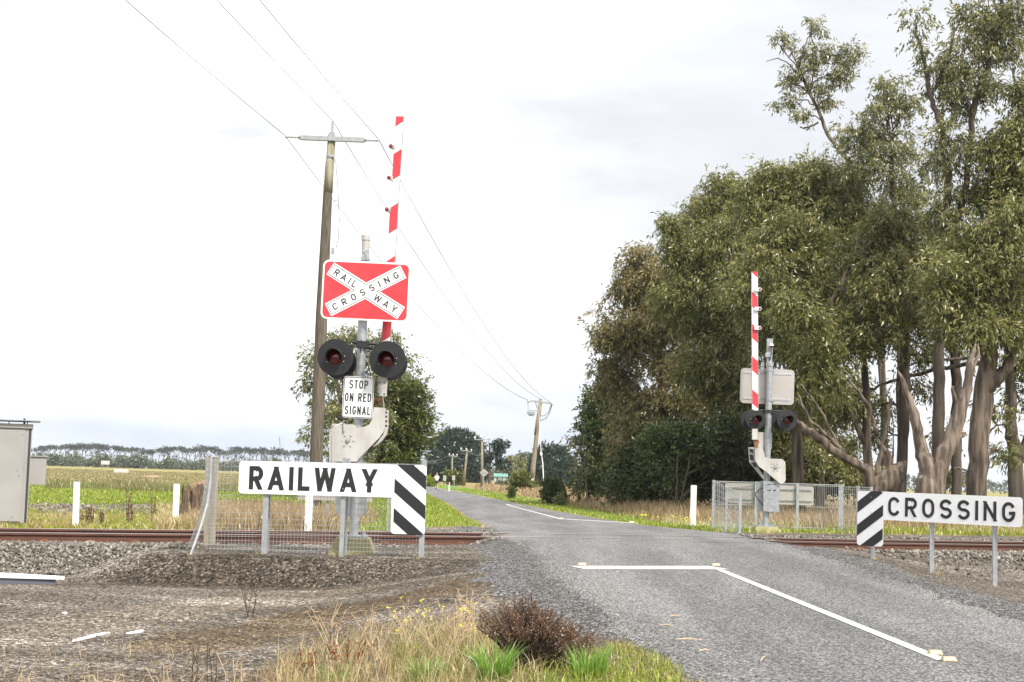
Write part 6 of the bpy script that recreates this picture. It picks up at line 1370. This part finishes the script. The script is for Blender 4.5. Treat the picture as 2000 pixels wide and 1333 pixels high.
# left of the road, beyond the board
P = zone(120000, 27, 60, -.36, -.02, lambda x, y: (x < xc(y)) & (edge(x, y) > 3.2+wav(x, y)) & (ts(x, y)[1] > 3.0+.8*wav(x, y)) & (rng.uniform(0, 1, len(x)) < .10+.9*sm(-.225, -.185, x/y)), 1.2)
n = len(P); tall = sm(-.225, -.18, P[:, 0]/P[:, 1]); grass('trackside_grass', P, rng.uniform(.10, .40, n)*(.35+1.25*tall), pxw(P, .75), rng.uniform(.15, .7, n), M['drygrass'], label='long dry grass beyond the rails on the left', cat='grass')
P = zone(60000, 27, 60, -.22, -.02, lambda x, y: (x < xc(y)) & (edge(x, y) > 3.2) & (ts(x, y)[1] > 3.0), 1.2)
n = len(P); grass('trackside_mixed_grass', P, rng.uniform(.1, .38, n), pxw(P, .8), rng.uniform(.2, .8, n), M['mixgrass'], label='greenish straw grass beyond the rails behind the mesh', cat='grass')
P = zone(50000, 27, 60, -.36, -.02, lambda x, y: (x < xc(y)) & (edge(x, y) > 3.) & (ts(x, y)[1] > 3.2) & (wav(x*.9+3, y*.7) > -.1), 1.2)
n = len(P); grass('trackside_green_grass', P, rng.uniform(.03, .16, n), pxw(P, .8), rng.uniform(.3, .9, n), M['grass'], label='green tufts among the dry grass beyond the rails', cat='grass')
# paddock
P = zone(90000, 50, 125, -.36, -.05, lambda x, y: (masks(x, y)[1] > .5) & (masks(x, y)[2] < .6) & (x < -6))
n = len(P); grass('paddock_grass', P, rng.uniform(.06, .2, n), pxw(P, .9), rng.uniform(.3, .9, n), M['grass'], label='bright green paddock grass in the left background', cat='grass')
P = zone(45000, 108, 420, -.36, -.06, lambda x, y: (wav(x*.25, y*.12) > -.45) & (x < xc(y)-7) & (masks(x, y)[1] < .75), .8)
n = len(P); grass('paddock_dry_grass', P, rng.uniform(.05, .22, n), pxw(P, .9), rng.uniform(.2, .7, n), M['paddockmix'], label='straw-coloured tussocks across the far paddock', cat='grass')
P = zone(9000, 92, 125, -.29, -.17, lambda x, y: (wav(x*.5, y*.35) > .05))
n = len(P); grass('tall_rush_clump', P, rng.uniform(.2, .65, n), pxw(P, .8), rng.uniform(.1, .5, n), M['paddockmix'], tint=rng.uniform(0, .8, n), label='taller brown rushes in the middle of the paddock', cat='grass')
# clods in the muddy patch
x = -13.5+4.6*rng.normal(size=900)*.7; y = 57+7*rng.normal(size=900)*.55; k = (masks(x, y)[2] > .4); x, y = x[k], y[k]; sz = rng.uniform(.03, .14, len(x))
rocks('mud_clods', put(x, y)+np.array([0, 0, .01]), sz, M['pebble'], 'pale churned clods in the muddy patch of the paddock', 'mud')
# mound of earth in the paddock
def mound(px, D, w, h, label):
    g = foot(px, D); q = MB(); s = pxs(D); n1, n2 = 26, 8
    for j in range(n2+1):
        f = j/n2
        for i in range(n1):
            a = 2*math.pi*i/n1; r = (1-f)*(1+.15*math.sin(3*a+px)+.1*rng.uniform(-1, 1)); q.v.append((g.x+math.cos(a)*r*w*s/2, D+math.sin(a)*r*w*s*.35, g.z-.05+h*s*(1-(1-f)**2)*(1+.12*rng.uniform(-1, 1))))
    q.f = [(j*n1+i, j*n1+(i+1) % n1, (j+1)*n1+(i+1) % n1, (j+1)*n1+i) for j in range(n2) for i in range(n1)]; q.m = [0]*len(q.f)
    tag(q.build('earth_mound', mat('bare_earth', (.20, .12, .075), .95, col2=(.34, .24, .15), scale=1.5, bump=.5), loc=tuple(g), smooth='all'), label, 'mound')
mound(400, 118, 72, 17, 'brown mound of earth in the paddock behind the mesh fence')
mound(290, 210, 60, 5, 'low brown mound farther out in the paddock')
# reddish dock stalks beyond the rails
def stalk_plant(name, label, g, hts, m_stem, m_leaf, nleaf, ll, lw, spread=.06, lean=.15, r=.004, cat='weed', group=None, branch=0, low=.25):
    root = thing(name, label, cat, g, group); q = MB(); L = []
    for hgt in hts:
        a = rng.uniform(0, 6.28); b = Vector((g.x+spread*math.cos(a), g.y+spread*math.sin(a), gz(g.x, g.y))); d = Vector((rng.normal()*lean, rng.normal()*lean, 1))
        m_ = b+d*hgt*.5+Vector((rng.normal()*.02, 0, 0)); t = b+Vector((d.x*1.4, d.y, 1))*hgt; q.tube([b, m_, t], [r, r*.8, r*.4], 4)
        for k in range(nleaf):
            f = rng.uniform(low, 1); L.append(np.array(b.lerp(t, f))+rng.normal(size=3)*.006)
        for k in range(branch):
            f = rng.uniform(.3, .8); s_ = b.lerp(t, f); e_ = s_+Vector((rng.normal()*.25, rng.normal()*.1, rng.uniform(.15, .5)))*hgt*.6; q.tube([s_, e_], [r*.6, r*.3], 4)
            for j in range(nleaf//2): L.append(np.array(s_.lerp(e_, rng.uniform(.2, 1))))
    q.build('stem', M[m_stem], root)
    if L:
        L = np.array(L); n = len(L); V, Q = leaves(L, rng.normal(size=(n, 3))+np.array([0, 0, .3]), ll*rng.uniform(.5, 1.3, n), lw*rng.uniform(.6, 1.2, n)); mesh_np('foliage', V, [Q], M[m_leaf], parent=root, tint=np.repeat(rng.uniform(0, 1, n), 4))
    return root
for px, D, hh, lab in ((247, 36, .85, 'tallest dark reddish dock stalk beyond the rails, right of centre of the muddy patch'), (181, 34, .45, 'short dock stalk just right of the leftmost white post'), (166, 35, .4, 'dock stalk touching the leftmost white post'), (300, 37, .75, 'dock stalk left of the second white post'), (256, 35, .5, 'low dock stalk at the foot of the tallest one'), (196, 34.5, .35, 'small dock stalk between the muddy patch and the leftmost white post')):
    stalk_plant('dock_weed', lab, foot(px, D), [hh, hh*.85, hh*.7], 'twig', 'browngrass', 40, .05, .03, .05, .08, .008, group='dock stalks beyond the rails')

# ---- foreground patch
def fg(n, x0, x1, f=1.0):
    px = rng.uniform(x0, x1, n); yb = np.interp(px, [380, 540, 620, 700, 800, 900, 1000, 1100, 1200, 1260, 1330, 1395], [1345, 1305, 1262, 1245, 1232, 1230, 1248, 1275, 1268, 1278, 1312, 1334])
    py = yb+(1480-yb)*rng.uniform(0, 1, n)**f+rng.normal(size=n)*6; P = gpn(px, py); k = edge(P[:, 0], P[:, 1]) > -.12; return P[k]
P = fg(3900, 520, 1060, 1.1); n = len(P)
grass('foreground_dry_grass', P, rng.uniform(.06, .25, n), rng.uniform(.003, .007, n), rng.uniform(.2, 1.3, n), M['drygrass'], label='tangled dry grass in the foreground left of the road', cat='grass')
P = fg(520, 540, 960, 1.3); n = len(P)
grass('foreground_tall_stems', P, rng.uniform(.3, .5, n), rng.uniform(.003, .005, n), rng.uniform(.2, .9, n), M['drygrass'], label='taller bleached stems standing in the foreground grass', cat='grass', az=rng.normal(.3, .9, n))
P = fg(3000, 540, 1060, 1.0); n = len(P)
grass('foreground_mixed_grass', P, rng.uniform(.08, .26, n), rng.uniform(.004, .008, n), rng.uniform(.3, 1.3, n), M['mixgrass'], label='pale green and straw blades mixed through the foreground grass', cat='grass')
P = fg(7000, 760, 1330, 1.0); n = len(P)
grass('foreground_green_grass', P, rng.uniform(.05, .16, n), rng.uniform(.004, .008, n), rng.uniform(.2, 1.1, n), M['grass'], label='green grass in the foreground beside the road edge', cat='grass')
P = fg(7000, 1080, 1395, .8); n = len(P)
grass('foreground_moss_grass', P, rng.uniform(.015, .06, n), rng.uniform(.004, .008, n), rng.uniform(.3, 1.2, n), M['mixgrass'], label='low yellowish grass creeping onto the road edge', cat='grass')
P = fg(2500, 300, 620, .8); n = len(P)
grass('foreground_litter_grass', P, rng.uniform(.03, .14, n), rng.uniform(.003, .006, n), rng.uniform(.5, 1.8, n), M['drygrass'], label='sparse dead grass litter at the lower left', cat='grass')
px = rng.uniform(0, 420, 320); py = rng.uniform(1275, 1400, 320); P = gpn(px, py); n = len(P)
grass('corner_grass', P, rng.uniform(.06, .22, n), rng.uniform(.003, .005, n), rng.uniform(.3, 1.3, n), M['drygrass'], label='scattered dead stems in the lower left corner', cat='grass')
# small tufts along the near road edge
yy = rng.uniform(9.6, 12.4, 60); cx_ = xc(yy)-hl(yy)+rng.normal(size=60)*.10
P = np.concatenate([put(cx_[i]+rng.normal(size=60)*.035, yy[i]+rng.normal(size=60)*.035) for i in range(60)]); n = len(P)
grass('road_edge_tufts', P, rng.uniform(.012, .045, n), rng.uniform(.004, .007, n), rng.uniform(.4, 1.2, n), M['mixgrass'], label='tiny tufts growing through the asphalt edge', cat='grass')
px = rng.uniform(80, 900, 260); py = rng.uniform(1150, 1330, 260); c = gpn(px, py); P = np.concatenate([c+np.array([rng.normal()*.02, rng.normal()*.02, 0])+rng.normal(size=(len(c), 3))*np.array([.02, .02, 0]) for _ in range(7)]); n = len(P)
grass('gravel_weeds', P, rng.uniform(.01, .035, n), rng.uniform(.003, .006, n), rng.uniform(.4, 1.2, n), M['mixgrass'], label='tiny weeds dotted over the gravel', cat='grass')
bx = []
for px, D in ((521, 22.3), (676, 22.3), (824, 22.2), (690, 22.6), (705, 23.2), (375, 21.9), (404, 23.2), (1703, 26.0), (1826, 25.2), (1947, 24.3), (1480, 37.3), (1510, 37.3)):
    c_ = foot(px, D)
    for _ in range(4): bx.append((c_.x+rng.normal()*.10, c_.y-.03+rng.normal()*.08))
bx = np.array(bx); P = np.concatenate([put(bx[:, 0]+rng.normal(size=len(bx))*.025, bx[:, 1]+rng.normal(size=len(bx))*.025) for _ in range(9)]); n = len(P)
grass('post_foot_weeds', P, rng.uniform(.02, .09, n), rng.uniform(.004, .007, n), rng.uniform(.3, 1.2, n), M['mixgrass'], label='weeds gathered around the feet of the sign posts', cat='grass')
def tuft(label, px, py, n, ln, w, m, rad=.08, lean=.5, name='grass_tuft'):
    g = gp(px, py); a = rng.uniform(0, 6.28, n); r = rad*np.sqrt(rng.uniform(0, 1, n)); x = g.x+np.cos(a)*r; y = g.y+np.sin(a)*r
    root = thing(name, label, 'grass tuft', g); V, Fc = blades(put(x, y), ln*rng.uniform(.5, 1.1, n), w*rng.uniform(.7, 1.2, n), lean*rng.uniform(.3, 1.5, n), a+rng.normal(size=n)*.4)
    mesh_np('blades', V, Fc, M[m], parent=root, tint=np.repeat(rng.uniform(0, 1, n), 5))
tuft('large fresh green tuft of broad blades in front of the brown seedy bush', 965, 1345, 260, .34, .011, 'freshgrass', .10, .45)
tuft('second bright green tuft right of the brown seedy bush', 1150, 1325, 200, .26, .008, 'freshgrass', .12, .4)
tuft('yellow-green low clump at the road edge', 1212, 1272, 160, .09, .008, 'mixgrass', .10, .5)
tuft('green tuft left of the large fresh tuft', 830, 1335, 160, .22, .008, 'freshgrass', .10, .6)
tuft('green blades at the bottom edge left of the yellow flowers', 660, 1338, 120, .18, .007, 'freshgrass', .14, .7)
tuft('straw tuft behind the brown seedy bush', 905, 1262, 140, .22, .005, 'drygrass', .12, .7)
# brown seedy bush
g = gp(1035, 1308); root = thing('seedy_bush', 'dense dark-brown dead bush covered in seed heads beside the road', 'bush', g); q = MB(); L = []
for k in range(330):
    a = rng.uniform(0, 6.28); sd_ = rng.uniform(0, 1)**.7; b = Vector((g.x+.10*sd_*math.cos(a), g.y+.10*sd_*math.sin(a), g.z)); right = math.cos(a)
    hgt = (.52-.14*sd_)*rng.uniform(.7, 1.08)*(1-.35*max(0, right)*sd_); t = b+Vector((right*sd_*(.30+.08*(right > 0)), math.sin(a)*sd_*.25, hgt)); m_ = b.lerp(t, .5)+Vector((0, 0, .04))
    q.tube([b, m_, t], [.0035, .0028, .0012], 4, cap=False)
    for j in range(42): f = rng.uniform(.3, 1); L.append(np.array(m_.lerp(t, f*1.2-.2) if f > .35 else b.lerp(m_, .8))+rng.normal(size=3)*.007)
q.build('stem', M['twig'], root); L = np.array(L); n = len(L); V, Q = leaves(L, rng.normal(size=(n, 3))+np.array([0, 0, .4]), rng.uniform(.008, .018, n), rng.uniform(.006, .011, n)); mesh_np('seed_heads', V, [Q], M['browngrass'], parent=root, tint=np.repeat(rng.beta(1.3, 2, n), 4))
stalk_plant('seedy_bush', 'smaller reddish-brown seedy stems right of the big brown bush', gp(1110, 1310), list(rng.uniform(.2, .36, 40)), 'twig', 'browngrass', 34, .014, .009, .09, .28, .002, cat='bush')
# yellow flowers
def yellow(px, py, n, lab, hmax):
    g = gp(px, py); root = thing('flowering_weed', lab, 'weed', g, 'wiry yellow-flowered weeds in the foreground'); q = MB(); Fl = []
    for k in range(n):
        b = Vector((g.x+rng.normal()*.05, g.y+rng.normal()*.05, gz(g.x, g.y))); t = b+Vector((rng.normal()*.20, rng.normal()*.1, hmax*rng.uniform(.5, 1))); m_ = b.lerp(t, .5)+Vector((rng.normal()*.04, 0, .02)); q.tube([b, m_, t], [.0025, .002, .001], 4, cap=False); Fl.append(t)
        for j in range(4):
            s_ = m_.lerp(t, rng.uniform(0, .9)); e_ = s_+Vector((rng.normal()*.07, rng.normal()*.04, rng.uniform(.02, .09))); q.tube([s_, e_], [.0014, .0008], 3, cap=False)
            if rng.uniform() < .25: Fl.append(e_)
    q.build('stem', M['straw'], root); q = MB()
    for t in Fl[::2]:
        for j in range(4):
            a = rng.uniform(0, 6.28); c = t+Vector((rng.normal()*.006, rng.normal()*.006, rng.normal()*.006)); d = Vector((math.cos(a), rng.normal()*.5, math.sin(a)))*.009; o = d.orthogonal().normalized()*.005; q.add([c, c+d+o, c+d*1.5, c+d-o], [(0, 1, 2, 3)])
    q.build('petals', M['yellow'], root)
yellow(860, 1290, 18, 'wiry weed with small yellow flowers left of the brown bush', .48)
yellow(800, 1278, 9, 'yellow-flowered weed farthest left, lower and thinner', .40)
yellow(915, 1262, 9, 'yellow-flowered weed just behind the fresh green tuft', .38)
yellow(1322, 1015, 0, 'x', .1) if False else None
# pale arching dry grasses
def arching(px, py, lab, n=10, L_=.55):
    g = gp(px, py); root = thing('dry_stalk', lab, 'weed', g, 'bleached arching stalks'); q = MB()
    for k in range(n):
        a = rng.uniform(-1.2, 1.2); d = Vector((math.sin(a)*.6, rng.normal()*.2, 1)).normalized(); l = L_*rng.uniform(.6, 1); p0_ = Vector((g.x+rng.normal()*.03, g.y, g.z)); p1_ = p0_+d*l*.6; p2_ = p1_+Vector((d.x*.5+rng.normal()*.1, 0, .45))*l*.6; p3_ = p2_+Vector((d.x*.8+.15*rng.normal(), 0, -.05))*l*.3
        q.tube([p0_, p1_, p2_, p3_], [.003, .0025, .002, .001], 4, cap=False)
        for j in range(5): s_ = p1_.lerp(p2_, rng.uniform(.2, 1)); q.tube([s_, s_+Vector((rng.normal()*.05, rng.normal()*.03, rng.normal()*.03))], [.0015, .0008], 3, cap=False)
    q.build('stalks', M['straw'], root)
arching(905, 1245, 'bleached arching stalks behind the yellow flowers', 16, .5); arching(660, 1310, 'tall bleached stalk group left of the yellow flowers', 9, .62); arching(735, 1290, 'thin bleached stalks left of the flowers', 7, .5)
arching(345, 1400, 'curled dead stalks at the bottom left', 9, .42); arching(200, 1380, 'dead stalks near the lower left corner', 7, .34); arching(30, 1390, 'dead stalks in the extreme lower left corner', 7, .32); arching(440, 1420, 'long straw leaning right at the bottom edge', 4, .6)
# red-leaved weeds
for px, py, hts, lab in ((655, 1335, [.42, .36, .3, .3], 'red-leaved weed with spindly stems at the left of the grass patch'), (690, 1320, [.34, .30, .25], 'red-leaved weed just right of the spindliest one'), (612, 1345, [.30, .22, .26], 'red-leaved weed at the left end of the grass patch')):
    stalk_plant('red_weed', lab, gp(px, py), hts, 'twig', 'redleaf', 17, .028, .014, .05, .12, .0028, group='red-leaved weeds in the foreground grass', branch=2)
# bare black twigs
for px, py, hts, lab, br in ((489, 1206, [.50, .47, .36, .3, .22], 'bare black twig clump standing on the gravel left of centre', 3), (143*.35+330, 1345, [.34, .3, .2, .28], 'bare dark twigs at the bottom edge', 1), (410, 1352, [.36, .33, .25], 'second bunch of bare dark twigs at the bottom edge', 1), (620, 1255, [.24, .2], 'two short dark twigs at the tip of the grass patch', 0), (208, 1150, [.28, .2], 'thin dark twig on the gravel near the ballast', 1), (140, 1146, [.3], 'single thin dark twig left on the gravel', 1)):
    stalk_plant('dead_twigs', lab, gp(px, py), hts, 'twig', 'browngrass', 0, .02, .01, .03, .10, .0042, group='bare dark twigs', branch=br)
# yellow flowers beside the far white post, in the verge
P = zone(2500, 42, 50, .08, .13, lambda x, y: (edge(x, y) > .8) & (rng.uniform(0, 1, len(x)) < .03)); 
if len(P):
    Q_ = P+np.array([0, 0, .28]); V, Q = leaves(Q_, rng.normal(size=(len(Q_), 3)), np.full(len(Q_), .05), np.full(len(Q_), .05)); o = mesh_np('verge_flowers', V, [Q], M['yellow'], loc=tuple(P.mean(0))); tag(o, 'small yellow flowers in the verge left of the far white post', 'flowers', None, 'stuff')
# leaf and twig litter near the road edge
px = np.array([1300, 1318, 1345, 1322, 1290, 1250]); 
for k, (px, py, ln, a) in enumerate(((1318, 1211, .09, .1), (1302, 1195+35, .12, -.2), (1345, 1258, .22, .05), (1490, 1296, .2, 1.1), (1376, 1280, .1, .3))):
    g = gp(px, py); q = MB(); z = g.z+.035; q.tube([(g.x-ln/2*math.cos(a), g.y-ln*math.sin(a), z), (g.x, g.y+.01, z+.006), (g.x+ln/2*math.cos(a), g.y+ln*math.sin(a), z)], [.004, .006, .003], 5); tag(q.build('fallen_twig', M['straw'], loc=tuple(g)), ('small straw-coloured twig on the road nearest the stop line', 'short curved twig on the road left of the centre line', 'longest straw twig lying on the road near the grass', 'upright-lying twig low on the road at the centre', 'short twig next to the longest one on the road')[k], 'twig', 'fallen twigs on the road')

# ------------------------------------------------------------------ haze
def haze(dens):
    me = bpy.data.meshes.new('haze'); x0, x1, y0, y1, z0, z1 = -3100, 3100, -160, 4700, -1.2, 60
    vs = [(x, y, z) for x in (x0, x1) for y in (y0, y1) for z in (z0, z1)]
    me.from_pydata(vs, [], [(0, 1, 3, 2), (4, 6, 7, 5), (0, 4, 5, 1), (2, 3, 7, 6), (0, 2, 6, 4), (1, 5, 7, 3)]); m = bpy.data.materials.new('haze'); m.use_nodes = True; n = m.node_tree.nodes; n.remove(n['Principled BSDF']); v = n.new('ShaderNodeVolumePrincipled')
    v.inputs['Color'].default_value = (.86, .92, 1, 1); v.inputs['Density'].default_value = dens; v.inputs['Anisotropy'].default_value = .2; m.node_tree.links.new(v.outputs[0], n['Material Output'].inputs['Volume']); me.materials.append(m)
    o = bpy.data.objects.new('haze', me); COL.objects.link(o); tag(o, 'thin bluish haze over the distant fields', 'haze', None, 'stuff')
haze(.00013)
